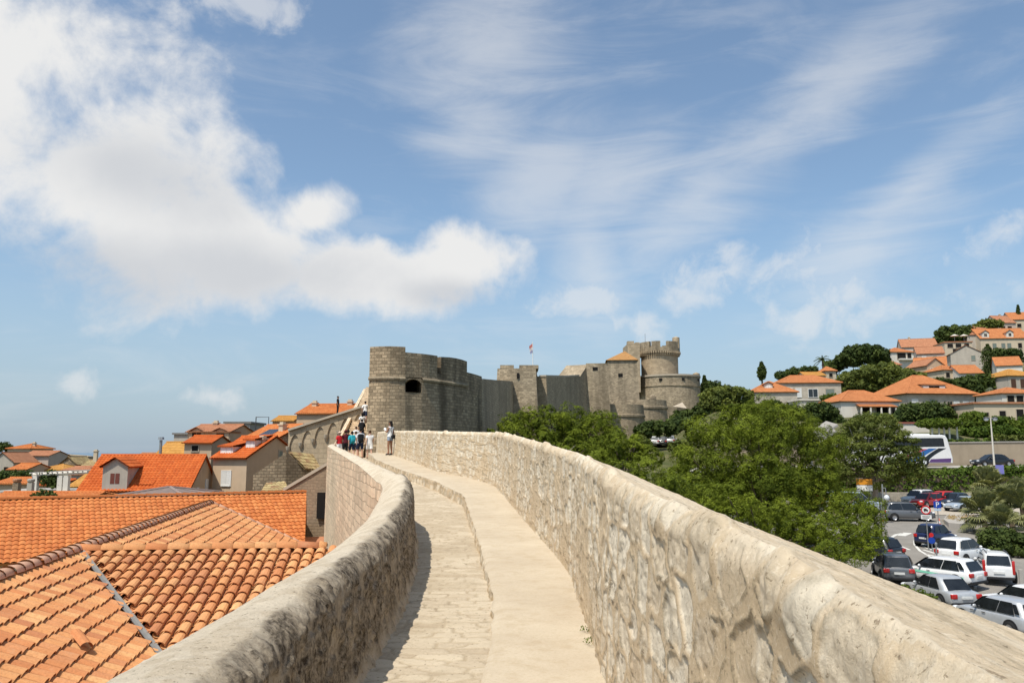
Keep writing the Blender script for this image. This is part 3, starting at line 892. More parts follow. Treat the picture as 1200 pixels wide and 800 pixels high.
bastion()

# ---- stairs climbing behind the bastion
def stairs():
    root = thing('stone_staircase', 'steep stone staircase climbing to the left of the round bastion', 'staircase', (-11, 56, -0.4))
    mb = MB(); n = 40
    for k in range(n):
        t = k / n
        y = 55.5 + 26 * t; z = -0.42 + 7.0 * (k + 1) / n
        x0 = -12.0 - 2.9 * t; x1 = -10.35 - 3.2 * t
        y2 = y + 26 / n
        mb.prism([(x0, y), (x1, y), (x1 - .08, y2), (x0 - .08, y2)], -8, z)
    mb.build('step', M['citywall'], root)
    mb = MB()
    pl = [(-12.02 - 2.9 * t, 54.5 + 27 * t) for t in np.linspace(0, 1, 12)]
    thick_wall(mb, pl, -10, [0.15 + 6.3 * t for t in np.linspace(0, 1, 12)], 0.24)
    mb.build('balustrade', M['citywall'], root)
stairs()

# ---- wall with blind arches beside the stairs
def arcade():
    root = thing('arcaded_wall', 'old stone wall with blind arches under a sloping cornice, left of the stairs', 'wall', (-16, 66, -9))
    Y = 66.0
    a = at(334, 502, Y); b = at(428, 474, Y)
    mb = MB()
    pl = [(a.x, Y + 1.2), (b.x, Y)]
    n = 16
    pts = [(a.x + (b.x - a.x) * t, Y + 1.2 * (1 - t)) for t in np.linspace(0, 1, n + 1)]
    zz = [a.z + (b.z - a.z) * t for t in np.linspace(0, 1, n + 1)]
    thick_wall(mb, pts, -12, [z - .20 for z in zz], 2.0)
    mb.build('wall', M['fortpale'], root)
    # arches: infill between corbels, standing proud of the wall below
    mb = MB()
    na = 6
    for k in range(na):
        t0, t1 = k / na, (k + 1) / na
        def q(t, dz, out=.13):
            return Vector((a.x + (b.x - a.x) * t, Y + 1.2 * (1 - t) - out, a.z + (b.z - a.z) * t + dz))
        arc = [(t0 + (t1 - t0) * (0.1 + 0.8 * s), -1.5 + 0.85 * math.sin(PI * s) ** 0.7) for s in np.linspace(0, 1, 11)]
        arc = [(t0, -1.5)] + arc + [(t1, -1.5)]
        for i in range(len(arc) - 1):
            (ta, da), (tb, db) = arc[i], arc[i + 1]
            mb.poly([q(ta, da), q(tb, db), q(tb, -.18), q(ta, -.18)])
            mb.poly([q(tb, db), q(ta, da), q(ta, da, -.02), q(tb, db, -.02)])
        mb.poly([q(t0, -.18), q(t1, -.18), q(t1, -.18, -1.6), q(t0, -.18, -1.6)])
    mb.build('blind_arch', M['fortpale'], root)
    mb = MB()
    for k in range(na + 1):
        t = k / na
        c = Vector((a.x + (b.x - a.x) * t, Y + 1.2 * (1 - t), a.z + (b.z - a.z) * t))
        mb.tube([c + Vector((0, 0.0, -2.0)), c + Vector((0, -.12, -1.7)), c + Vector((0, -.14, -1.45))], [.08, .16, .2], 8)
    mb.build('corbel', M['rim'], root)
    mb = MB()
    pts2 = [(p[0], p[1] - .36) for p in pts]
    thick_wall(mb, pts2, [z - .18 for z in zz], zz, 2.4)
    mb.build('cornice', M['rim'], root)
arcade()

# ---- curtain wall and towers running up to the great keep
def batter_box(mb, x0, x1, y0, y1, z0, z1, bat, rz=0.0):
    cx, cy = (x0 + x1) / 2, (y0 + y1) / 2
    def ringp(ex):
        r = [(x0 - ex, y0 - ex), (x1 + ex, y0 - ex), (x1 + ex, y1 + ex), (x0 - ex, y1 + ex)]
        c, s = math.cos(rz), math.sin(rz)
        return [(cx + (x - cx) * c - (y - cy) * s, cy + (x - cx) * s + (y - cy) * c) for x, y in r]
    mb.prism(ringp(bat), z0, z1, ring2=ringp(0))
    return ringp

def fort():
    X = lambda px, Y, py=440: xat(px, Y, py)
    # curtain 1
    r = thing('curtain_wall', 'dark shaded curtain wall between the round bastion and the first square tower', 'wall', (X(585, 90), 90, -7))
    mb = MB(); thick_wall(mb, [(X(564, 68.6), 68.6), (X(585, 86), 86), (X(603, 112), 112)], -8, [zat(443.5, 68.6, 564), zat(445.5, 86, 585), zat(446.5, 112, 601)], 3, 0.4)
    mb.build('wall', M['fortdark'], r)
    # tower 1
    Y = 108
    r = thing('square_tower', 'plain square stone tower with notched top and lit front beside the flagpole', 'tower', (X(608, Y), Y + 4, -6))
    mb = MB(); x0, x1 = X(586, Y), X(631, Y)
    zt = zat(431.5, Y, 608)
    batter_box(mb, x0, x1, Y, Y + 14, -8, zt, 0.9, R(-3))
    mb.build('wall', M['fort'], r)
    zb = zat(427.5, Y, 608)
    w = x1 - x0
    for (a, b) in ((0, .36), (.5, 1.0)):
        mb = MB(); mb.box(x0 + w * a, x0 + w * b, Y + 0.1, Y + .8, zt - .02, zb); mb.build('merlon', M['fort'], r)
    for (a, b) in ((0.8, 5.0), (7.5, 10.2), (12, 14)):
        mb = MB(); mb.box(x1 - .7, x1 + .05, Y + a + .02, Y + b, zt - .02, zb); mb.build('merlon', M['fort'], r)
    mb = MB(); xx = X(607, Y); zz = zat(440, Y, 607); mb.box(xx - .16, xx + .16, Y - .25, Y + .1, zz - .35, zz + .35); mb.build('arrow_slit', M['dark'], r)
    # curtain 2
    r = thing('curtain_wall', 'dark curtain wall rising in a slanted ramp to the second square tower', 'wall', (X(668, 128), 128, -5))
    mb = MB()
    thick_wall(mb, [(X(640, 112), 112), (X(664, 126), 126), (X(680, 137), 137), (X(689, 141), 141)], -6, [zat(440.5, 112, 648), zat(441, 126, 664), zat(440.5, 137, 680), zat(427, 141, 689)], 4, 0.6)
    mb.build('wall', M['fortdark'], r)
    mb = MB()
    thick_wall(mb, [(X(640, 112) + .0, 111.9), (X(664, 126), 125.9), (X(679, 136), 135.9)], [zat(440.5, 112, 648) - .1] * 1 + [zat(441, 126, 664) - .1, zat(440.5, 137, 680) - .1], [zat(440.3, 112, 648) + .12, zat(440.8, 126, 664) + .12, zat(440.3, 137, 680) + .12], 1.0)
    mb.build('coping', M['rim'], r)
    # tower 2
    Y = 140
    r = thing('square_tower', 'narrow square tower with one small window between the ramped wall and the tile capped tower', 'tower', (X(702, Y), Y + 4, -4))
    mb = MB(); batter_box(mb, X(690, Y), X(714, Y), Y, Y + 13, -6, zat(425.5, Y, 700), 1.3, R(-4)); mb.build('wall', M['fort'], r)
    mb = MB(); xx = X(697.5, Y); zz = zat(432, Y, 697); mb.box(xx - .45, xx + .45, Y - .12, Y + .4, zz - .28, zz + .28); mb.build('window', M['dark'], r)
    # tower 3 with tiled cap
    Y = 164
    r = thing('square_tower', 'square stone tower with an orange pyramid tile cap below the great round keep', 'tower', (X(731, Y), Y + 5, -2))
    mb = MB(); x0, x1 = X(715, Y), X(749, Y); zt = zat(422, Y, 731); ring = batter_box(mb, x0, x1, Y, Y + 11, -2, zt, 1.0, R(-5)); mb.build('wall', M['fort'], r)
    mb = MB(); rr = ring(0.35); ap = (X(733, Y + 5), Y + 5.5, zat(411, Y + 5, 733)); z0 = zt + 0.02
    for i in range(4):
        a, b = rr[i], rr[(i + 1) % 4]
        mb.poly([(*a, z0), (*b, z0), ap], uv=[(0, 20), (26, 20), (13, 0)])
    mb.build('roof', M['tile_cap'], r)
    mb = MB(); xx = X(727, Y); zz = zat(439.5, Y, 727); mb.box(xx - .45, xx + .45, Y - .2, Y + .4, zz - .33, zz + .33); mb.build('window', M['dark'], r)
    # low bastions in front
    Y = 150
    r = thing('low_bastion', 'low round outwork with a cornice in front of the two square towers', 'bastion', (X(722, Y), Y + 6, -4))
    mb = MB(); mb.lathe([(6.6, -6), (5.9, 6.6), (6.1, 6.7), (6.1, 7.1), (5.9, 7.2), (5.8, zat(473, Y, 722)), (4.9, zat(473, Y, 722)), (4.9, 7)], 40, (X(723, Y), Y + 6)); mb.build('wall', M['fortdark'], r)
    Y = 158
    r = thing('low_bastion', 'low stone bastion with a sloping left edge under the round keep', 'bastion', (X(755, Y), Y + 6, -2))
    mb = MB(); mb.lathe([(6.4, -4), (5.4, 8.6), (5.6, 8.7), (5.6, 9.1), (5.4, 9.2), (5.3, zat(467.5, Y, 755)), (4.3, zat(467.5, Y, 755)), (4.3, 9)], 40, (X(755, Y), Y + 6)); mb.build('wall', M['fort'], r)
    mb = MB(); mb.ell((X(768, Y), Y + 3.5, zat(466, Y, 768)), (.7, .7, 1.0), 10, 6); mb.build('turret', M['fort'], r)
    Y = 178
    r = thing('outer_wall', 'pale low stone wall at the foot of the round keep', 'wall', (X(792, Y), Y, 2))
    mb = MB(); thick_wall(mb, [(X(764, Y), Y - 2), (X(792, Y), Y), (X(815, Y), Y + 4)], 0, [zat(475.5, Y, 770), zat(476.5, Y, 792), zat(478, Y, 815)], 3, .5); mb.build('wall', M['fort'], r)
    r = thing('stone_pavilion', 'pale pyramid roofed stone hut behind the low wall of the keep', 'hut', (X(797, Y), Y + 5, 8))
    mb = MB(); x0, x1 = X(785, Y), X(808, Y); z0 = zat(478.5, Y, 797); mb.box(x0 + .3, x1 - .3, Y + 3.3, Y + 7.5, 5, z0); mb.build('wall', M['fortpale'], r)
    mb = MB(); rr = [(x0, Y + 3), (x1, Y + 3), (x1, Y + 7.8), (x0, Y + 7.8)]; ap = (X(799, Y + 5), Y + 5.4, zat(471, Y + 5, 799))
    for i in range(4): mb.poly([(*rr[i], z0), (*rr[(i + 1) % 4], z0), ap])
    mb.build('roof', M['rim'], r)
    # the keep
    Y = 205
    cx = X(784, Y, 450)
    r = thing('round_keep', 'great round keep on a wide drum with a machicolated crown, highest of the fortress', 'keep', (cx, Y, 8))
    Rd = (X(819.5, Y) - X(749, Y)) / 2
    zr = zat(440, Y - Rd, 784); zs = zat(450.5, Y - Rd, 784)
    mb = MB(); mb.lathe([(Rd + .5, 4), (Rd, zs - .3), (Rd + .18, zs - .25), (Rd + .18, zs + .15), (Rd, zs + .2), (Rd, zr)], 72, (cx, Y)); mb.build('drum', M['fort'], r)
    mb = MB(); mb.lathe([(Rd, zr), (Rd + .22, zr), (Rd + .22, zr + .45), (Rd - 1.2, zr + .5), (Rd - 1.2, zr - .8), (2, zr - .8)], 72, (cx, Y)); mb.build('rim', M['rim'], r)
    for (px, py, w_) in ((768.5, 444.5, .45), (793, 444, .35), (813, 445, .3)):
        xx = X(px, Y); dy = math.sqrt(max(0.1, Rd ** 2 - (xx - cx) ** 2))
        mb = MB(); zz = zat(py, Y - dy, px); mb.box(xx - w_, xx + w_, Y - dy - .15, Y - dy + .6, zz - .3, zz + .3); mb.build('gun_port', M['dark'], r)
    ux = X(772.5, Y + 1, 410); uy = Y + 1
    Rs = (X(793.5, Y) - X(750.5, Y)) / 2; Rc = Rs + .55
    zc0 = zat(412.5, Y - Rc, 772); zc1 = zat(405.5, Y - Rc, 772); zc2 = zat(398.5, Y - Rc, 772)
    mb = MB(); mb.lathe([(Rs, zr - 1), (Rs, zc0 + .3)], 64, (ux, uy)); mb.build('shaft', M['fortpale'], r)
    mb = MB()
    for k in range(56):
        a = 2 * PI * k / 56; mm = local(ux + math.cos(a) * (Rs + .3), uy + math.sin(a) * (Rs + .3), zc0 - .25, a)
        mb.box(-.5, .42, -.17, .17, .28, .85, mm); mb.box(-.5, .2, -.15, .15, -.2, .28, mm)
    mb.build('corbel', M['fortpale'], r)
    mb = MB(); mb.lathe([(Rs, zc0 + .55), (Rc, zc0 + .55), (Rc, zc1), (Rc - .8, zc1), (Rc - .8, zc1 - .6), (.5, zc1 - .6)], 64, (ux, uy)); mb.build('crown', M['fort'], r)
    for (d0, d1) in ((-168, -128), (-122, -97), (-78, -38), (-26, 12), (24, 70), (84, 130), (142, 180)):
        mb = MB(); a0, a1 = R(d0), R(d1)
        mb.lathe([(Rc, zc1 - .01), (Rc, zc2), (Rc - .8, zc2), (Rc - .8, zc1 - .01)], 14, (ux, uy), a0, a1)
        for a in (a0, a1):
            c, s = math.cos(a), math.sin(a)
            mb.poly([(ux + c * Rc, uy + s * Rc, zc1), (ux + c * Rc, uy + s * Rc, zc2), (ux + c * (Rc - .8), uy + s * (Rc - .8), zc2), (ux + c * (Rc - .8), uy + s * (Rc - .8), zc1)])
        mb.build('merlon', M['fort'], r)
    xt = X(792.8, Y); mb = MB(); mb.lathe([(.55, zc1 - 1.2), (.95, zc1 - .3), (.95, zat(396, Y, 793)), (0, zat(394.5, Y, 793))], 14, (xt, Y - .5)); mb.build('turret', M['fortpale'], r)
    xt = X(816.5, Y); mb = MB(); mb.lathe([(.9, zs), (.9, zat(437.5, Y, 816)), (0, zat(435.8, Y, 816))], 14, (xt, Y + .5)); mb.build('turret', M['fort'], r)
    mb = MB(); xa, xb = X(735, Y - 4), X(749, Y - 4); mb.box(xa, xb, Y - 6, Y + 3, zr - 4, zat(402.5, Y - 6, 742)); mb.box(xa, xa + 1.6, Y - 5.98, Y - 4, zat(402.5, Y - 6, 742), zat(399.5, Y - 6, 742)); mb.box(xb - 1.1, xb, Y - 5.98, Y - 4, zat(402.5, Y - 6, 742), zat(401, Y - 6, 742)); mb.build('stair_turret', M['fortpale'], r)
    mb = MB(); mb.tube([(X(757, Y), Y, zc1), (X(757, Y), Y, zat(391, Y, 757))], .06, 6); mb.build('mast', M['metal'], r)
    # flag
    Y = 112
    r = thing('flagpole', 'thin flagpole with a drooping faded red and white flag on the first square tower', 'flagpole', (X(624.5, Y), Y, zat(431, Y, 624)))
    mb = MB(); mb.tube([(X(624.5, Y), Y, zat(432, Y, 624)), (X(624.3, Y), Y, zat(400.5, Y, 624))], [.06, .035], 8); mb.build('pole', M['frame_w'], r)
    mb = MB(); rows = []
    xf = X(624.3, Y); z1, z0 = zat(402, Y, 624), zat(412.5, Y, 624)
    for j in range(9):
        t = j / 8; z = z1 + (z0 - z1) * t
        rows.append([(xf - (.5 * s) * (1 - .35 * t), Y + .10 * math.sin(s * 6 + t * 4), z - .45 * s * (1 - .3 * t)) for s in np.linspace(0, 1, 7)])
    mb.quadgrid(rows, uvf=lambda i, j: (i, j))
    t = NT('faded flag'); sp = t.new('ShaderNodeSeparateXYZ'); t.link(t.coord('UV'), sp.inputs[0])
    t.fin(t.ramp(t.math('DIVIDE', sp.outputs[1], 8.0), [(0.0, (.50, .16, .14)), (0.36, (.60, .54, .52)), (0.68, (.28, .28, .42))], 'CONSTANT'), .9)
    mb.build('flag', t.m, r, smooth=True)
fort()
# ================================================================ roofs and houses
def corr_roof(mb, RL, RR, ER, EL, pitch=0.27, row=0.37, amp=0.05, sub=4, lap=0.03, maxsub=900):
    """one tiled slope: ridge left/right, eave right/left; rolled tiles run down the slope"""
    RL, RR, ER, EL = [Vector(p) for p in (RL, RR, ER, EL)]
    e = (ER - EL); Lw = e.length; ud = e.normalized()
    n = e.cross(((RL + RR) / 2 - (EL + ER) / 2)).normalized()
    if n.z < 0: n = -n
    H = (((RL + RR) / 2 - (EL + ER) / 2) - ud * ((RL + RR) / 2 - (EL + ER) / 2).dot(ud)).length
    nu = min(maxsub, max(2, int(Lw / pitch * sub))); nv = max(1, int(H / row))
    rows = []; UV = []
    for j in range(nv):
        for e_ in (0, 1):
            t = (j + e_ * 0.999) / nv
            a, b = RL.lerp(EL, t), RR.lerp(ER, t)
            r = []; uvr = []
            for i in range(nu + 1):
                p = a.lerp(b, i / nu); u = (p - EL).dot(ud)
                h = amp * (abs(math.sin(PI * u / pitch)) ** 0.8) + lap * e_
                r.append(p + n * h); uvr.append((u / pitch, j + 0.02 + 0.95 * e_))
            rows.append(r); UV.append(uvr)
    mb.quadgrid(rows, uvf=lambda i, j: UV[j][i])
    # fascia under the eave
    mb.poly([rows[-1][0], rows[-1][-1], ER - n * .08, EL - n * .08])
    # underside
    mb.poly([RL - n * .08, RR - n * .08, ER - n * .08, EL - n * .08] if (RL - RR).length > 1e-4 else [RL - n * .08, ER - n * .08, EL - n * .08])

def add_window(parent, c, ud, nd, w, h, style):
    """c centre on the wall plane, ud unit along the wall, nd outward normal"""
    up = Vector((0, 0, 1))
    def bx(mb, u0, u1, z0, z1, n0, n1):
        P = lambda u, z, n_: c + ud * u + up * z + nd * n_
        v = [P(u0, z0, n0), P(u1, z0, n0), P(u1, z1, n0), P(u0, z1, n0), P(u0, z0, n1), P(u1, z0, n1), P(u1, z1, n1), P(u0, z1, n1)]
        for f in ((4, 5, 6, 7), (0, 1, 5, 4), (1, 2, 6, 5), (2, 3, 7, 6), (3, 0, 4, 7)): mb.poly([v[i] for i in f])
    mb = MB(); fw = 0.10
    bx(mb, -w / 2 - fw, -w / 2, -h / 2 - fw, h / 2 + fw, -.02, .07); bx(mb, w / 2, w / 2 + fw, -h / 2 - fw, h / 2 + fw, -.02, .07)
    bx(mb, -w / 2, w / 2, h / 2, h / 2 + fw, -.02, .07); bx(mb, -w / 2, w / 2, -h / 2 - fw, -h / 2, -.02, .12)
    if style in ('pane', 'panew'): bx(mb, -.03, .03, -h / 2, h / 2, -.02, .035); 
    win = mb.build('window', M['frame_w'] if style in ('panew', 'shutw') else M['rim'], parent)
    mb = MB()
    if style in ('pane', 'panew'):
        bx(mb, -w / 2, w / 2, -h / 2, h / 2, -.02, .012); mb.build('pane', M['glass'], win, world=False) if False else _sub(mb, 'pane', M['glass'], win, parent)
    elif style == 'dark':
        bx(mb, -w / 2, w / 2, -h / 2, h / 2, -.02, .012); _sub(mb, 'pane', M['dark'], win, parent)
    else:
        mt = {'shutw': M['frame_w'], 'shutg': M['shutter_g'], 'shutr': M['shutter_r'], 'shutb': M['frame_b']}[style]
        for s in (-1, 1):
            mb = MB(); bx(mb, min(0.012 * s, s * w / 2), max(0.012 * s, s * w / 2), -h / 2, h / 2, -.02, .05)
            nl = max(3, int(h / .16))
            for k in range(nl):
                z = -h / 2 + (k + .5) * h / nl
                bx(mb, min(s * .08, s * (w / 2 - .08)), max(s * .08, s * (w / 2 - .08)), z - .02, z + .03, .05, .065)
            _sub(mb, 'shutter', mt, win, parent)
    return win

def _sub(mb, name, mat, part, root):
    """sub-part in world coordinates under a part whose own transform is identity below the root"""
    Mi = (Matrix.Translation(root.location) @ Matrix.Rotation(root.rotation_euler.z, 4, 'Z')).inverted()
    mb.v = [Mi @ p for p in mb.v]
    return mb.build(name, mat, part, world=False)

def house(label, pxL, pxR, pyE, pyB, Y, depth, pyR=None, rz=0.0, roof='gx', wall='plaster_w', tile='tile', wins=(), chim=(), over=0.35, found=4.0, sub=2, group=None, name='house', cat='house', corr=True, hipend=1.0):
    """front wall from pxL to pxR at depth Y, eave row pyE, base row pyB, ridge row pyR; roof gx (ridge along the front), gy (gable to the front), hip, flat"""
    xl, xr = at(pxL, pyB, Y).x, at(pxR, pyB, Y).x
    w = (xr - xl) / max(0.3, math.cos(rz))
    pm = (pxL + pxR) / 2
    base = at(pm, pyB, Y); h = zat(pyE, Y, pm) - base.z
    root = thing(name, label, cat, base, rz, group)
    Mx = Matrix.Translation(base) @ Matrix.Rotation(rz, 4, 'Z')
    L = lambda x, y, z: Mx @ Vector((x, y, z))
    D = depth
    if pyR is None: rise = 0.0
    else:
        yr = Y + (D / 2 if roof != 'gy' else 0)
        rise = zat(pyR, yr, pm) - base.z - h
    W2 = w / 2
    mb = MB()
    ring = [(-W2, 0), (W2, 0), (W2, D), (-W2, D)]
    c = [L(x, y, -found) for x, y in ring]; t = [L(x, y, h) for x, y in ring]
    for i in range(4):
        j = (i + 1) % 4
        mb.poly([c[i], c[j], t[j], t[i]])
    if roof == 'gx':
        mb.poly([t[1], t[2], L(W2, D / 2, h + rise)]); mb.poly([t[3], t[0], L(-W2, D / 2, h + rise)])
    elif roof == 'gy':
        mb.poly([t[0], t[1], L(0, 0, h + rise)]); mb.poly([t[2], t[3], L(0, D, h + rise)])
    else:
        mb.poly(t)
    mb.build('wall', M[wall], root)
    o = over
    rf = None
    if roof != 'flat':
        mb = MB()
        g = lambda RL, RR, ER, EL: corr_roof(mb, RL, RR, ER, EL, sub=sub, amp=(0.085 if sub >= 6 else 0.05) if corr else 0.0, pitch=0.30 if sub >= 6 else 0.27)
        k = 0.10
        if roof == 'gx':
            dz = rise / (D / 2) * o
            g(L(-W2 - o * .6, D / 2, h + rise + k), L(W2 + o * .6, D / 2, h + rise + k), L(W2 + o * .6, -o, h - dz + k), L(-W2 - o * .6, -o, h - dz + k))
            g(L(W2 + o * .6, D / 2, h + rise + k), L(-W2 - o * .6, D / 2, h + rise + k), L(-W2 - o * .6, D + o, h - dz + k), L(W2 + o * .6, D + o, h - dz + k))
        elif roof == 'gy':
            dz = rise / W2 * o
            g(L(0, D + o * .6, h + rise + k), L(0, -o * .6, h + rise + k), L(-W2 - o, -o * .6, h - dz + k), L(-W2 - o, D + o * .6, h - dz + k))
            g(L(0, -o * .6, h + rise + k), L(0, D + o * .6, h + rise + k), L(W2 + o, D + o * .6, h - dz + k), L(W2 + o, -o * .6, h - dz + k))
        elif roof == 'hip':
            e = min(W2 * .97, D / 2 * hipend)
            A, B = L(-W2 + e, D / 2, h + rise + k), L(W2 - e, D / 2, h + rise + k)
            p = [L(-W2 - o, -o, h + k), L(W2 + o, -o, h + k), L(W2 + o, D + o, h + k), L(-W2 - o, D + o, h + k)]
            g(A, B, p[1], p[0]); g(B, B, p[2], p[1]); g(B, A, p[3], p[2]); g(A, A, p[0], p[3])
        rf = mb.build('roof', M[tile], root)
        # ridge caps
        mb = MB()
        if roof == 'gx': a, b = L(-W2 - o * .5, D / 2, h + rise + k + .04), L(W2 + o * .5, D / 2, h + rise + k + .04)
        elif roof == 'gy': a, b = L(0, -o * .5, h + rise + k + .04), L(0, D + o * .5, h + rise + k + .04)
        else: a, b = A + Vector((0, 0, .04)), B + Vector((0, 0, .04))
        if (b - a).length > .3: mb.tube([a, b], .11, 6)
        if roof == 'hip':
            for q, pt in ((A, p[0]), (A, p[3]), (B, p[1]), (B, p[2])): mb.tube([q + Vector((0, 0, .04)), pt + Vector((0, 0, .04))], .10, 6)
        _sub(mb, 'ridge_cap', M[tile], rf, root)
    else:
        mb = MB(); mb.box(-W2 - .25, W2 + .25, -.25, D + .25, h, h + .28, Mx); rf = mb.build('roof', M[tile] if tile != 'tile' else M['concrete'], root)
    for (face, fu, fz, ww, hh, st_) in wins:
        z = h * fz
        if face == 'f': cc, ud, nd = L(-W2 + w * fu, 0, z), (1, 0, 0), (0, -1, 0)
        elif face == 'r': cc, ud, nd = L(W2, D * fu, z), (0, 1, 0), (1, 0, 0)
        else: cc, ud, nd = L(-W2, D * fu, z), (0, -1, 0), (-1, 0, 0)
        R3 = Mx.to_3x3()
        add_window(root, cc, R3 @ Vector(ud), R3 @ Vector(nd), ww, hh, st_)
    for (fx, fy, top) in chim:
        mb = MB(); x = -W2 + w * fx; y = D * fy
        mb.box(x - .3, x + .3, y - .3, y + .3, h, h + rise + top, Mx); mb.box(x - .4, x + .4, y - .4, y + .4, h + rise + top, h + rise + top + .12, Mx)
        mb.box(x - .25, x + .25, y - .2, y + .2, h + rise + top + .12, h + rise + top + .35, Mx)
        _sub(mb, 'chimney', M['plaster_c'], rf, root)
    root['_h'] = h; root['_w'] = w
    return root, Mx, w, h, rise

def dormer(root, Mx, x, w, h, y0, depth, z0, rise, wall='plaster_w', tile='tile', style='pane', win=(0.8, 0.9), flat=False):
    """gabled dormer standing out of a front slope; local coordinates of the house"""
    L = lambda a, b, c: Mx @ Vector((a, b, c))
    mb = MB()
    mb.poly([L(x - w / 2, y0, z0 - .6), L(x + w / 2, y0, z0 - .6), L(x + w / 2, y0, z0 + h), L(x, y0, z0 + h + (0 if flat else rise)), L(x - w / 2, y0, z0 + h)] if not flat else [L(x - w / 2, y0, z0 - .6), L(x + w / 2, y0, z0 - .6), L(x + w / 2, y0, z0 + h), L(x - w / 2, y0, z0 + h)])
    for s in (-1, 1): mb.poly([L(x + s * w / 2, y0, z0 - .6), L(x + s * w / 2, y0 + depth, z0 - .6), L(x + s * w / 2, y0 + depth, z0 + h), L(x + s * w / 2, y0, z0 + h)])
    d = mb.build('dormer', M[wall], root)
    mb = MB(); o = .22
    if flat:
        corr_roof(mb, L(x - w / 2 - o, y0 + depth, z0 + h + rise), L(x + w / 2 + o, y0 + depth, z0 + h + rise), L(x + w / 2 + o, y0 - o, z0 + h + .06), L(x - w / 2 - o, y0 - o, z0 + h + .06), sub=4)
    else:
        dz = rise / (w / 2) * o
        corr_roof(mb, L(x, y0 + depth, z0 + h + rise + .06), L(x, y0 - o, z0 + h + rise + .06), L(x - w / 2 - o, y0 - o, z0 + h - dz + .06), L(x - w / 2 - o, y0 + depth, z0 + h - dz + .06), sub=4)
        corr_roof(mb, L(x, y0 - o, z0 + h + rise + .06), L(x, y0 + depth, z0 + h + rise + .06), L(x + w / 2 + o, y0 + depth, z0 + h - dz + .06), L(x + w / 2 + o, y0 - o, z0 + h - dz + .06), sub=4)
    _sub(mb, 'dormer_roof', M[tile], d, root)
    R3 = Mx.to_3x3()
    up = Vector((0, 0, 1)); ud = R3 @ Vector((1, 0, 0)); nd = R3 @ Vector((0, -1, 0)); c = L(x, y0, z0 + h * .52)
    mb = MB()
    mat = {'pane': M['glass'], 'dark': M['dark'], 'shutb': M['frame_b'], 'white': M['frame_w'], 'shutr': M['shutter_r']}[style]
    for i in (-1, 1):
        a = c + ud * (i * win[0] / 4)
        q = win[0] / 4 - .03
        pts = [a - ud * q - up * win[1] / 2 + nd * .02, a + ud * q - up * win[1] / 2 + nd * .02, a + ud * q + up * win[1] / 2 + nd * .02, a - ud * q + up * win[1] / 2 + nd * .02]
        mb.poly(pts)
    _sub(mb, 'dormer_window', mat, d, root)

# ---- the near L-shaped roof, tile by tile
def tile_facet(mb, O, ud, vd, inside, u0, u1, v0, v1, pitch=0.225, row=0.335, rng=None):
    rng = rng or random.Random(3)
    n = ud.cross(vd).normalized()
    if n.z < 0: n = -n
    ov = 0.07; Lt = row + ov
    for i in range(int((u1 - u0) / pitch) + 1):
        for j in range(int((v1 - v0) / row) + 1):
            for cover in (1, 0):
                u = u0 + (i + (0.5 if cover else 0.0)) * pitch; v = v0 + j * row
                if not inside(u, v + row * .5): continue
                du = rng.uniform(-.008, .008); dt = rng.uniform(-.012, .012); lift = rng.uniform(0, .008)
                ra, rb = (0.080, 0.101) if cover else (0.106, 0.090)
                base = (0.052 if cover else 0.075)
                def ring(vv, r, zoff, th=0.0, na=7):
                    out = []
                    for k in range(na):
                        a = PI * k / (na - 1)
                        x = -math.cos(a) * (r - th); z = math.sin(a) * (r - th) * (0.80 if cover else -0.62)
                        t = (vv - v) / Lt
                        out.append(O + ud * (u + du + x + dt * t) + vd * vv + n * (z + zoff))
                    return out
                jl = rng.uniform(-.012, .012)
                up = ring(v - ov, ra, base + 0.0 + lift)
                lo = ring(v + row + jl, rb, base + 0.030 + lift)
                li = ring(v + row + jl, rb, base + 0.030 + lift, 0.016)
                ui = ring(v + row * .55, (ra + rb) / 2, base + 0.018 + lift, 0.016)
                mb.quadgrid([up, lo, li, ui] if cover else [up, lo, [p - n * .014 for p in lo]], uvf=lambda a, b: (a, b))

def cap_row(mb, a, b, r=0.125, step=0.36, rng=None):
    a, b = Vector(a), Vector(b); d = (b - a); L_ = d.length; d.normalize()
    s = d.cross(Vector((0, 0, 1))).normalized(); up = s.cross(d).normalized()
    k = 0; rng = rng or random.Random(5)
    while k * step < L_:
        t0, t1 = k * step - .03, min(L_, (k + 1) * step + .03); j = rng.uniform(-.01, .01)
        rows = []
        for (t, rr, dz) in ((t0, r * 1.08, .02), (t1, r * .92, 0.0), (t1, r * .8, -.005)):
            rows.append([a + d * t + s * (math.cos(PI * q / 8) * rr + j) + up * (math.sin(PI * q / 8) * rr * .8 + dz - .02) for q in range(9)])
        mb.quadgrid(rows, uvf=lambda i, jj: (i, jj)); k += 1

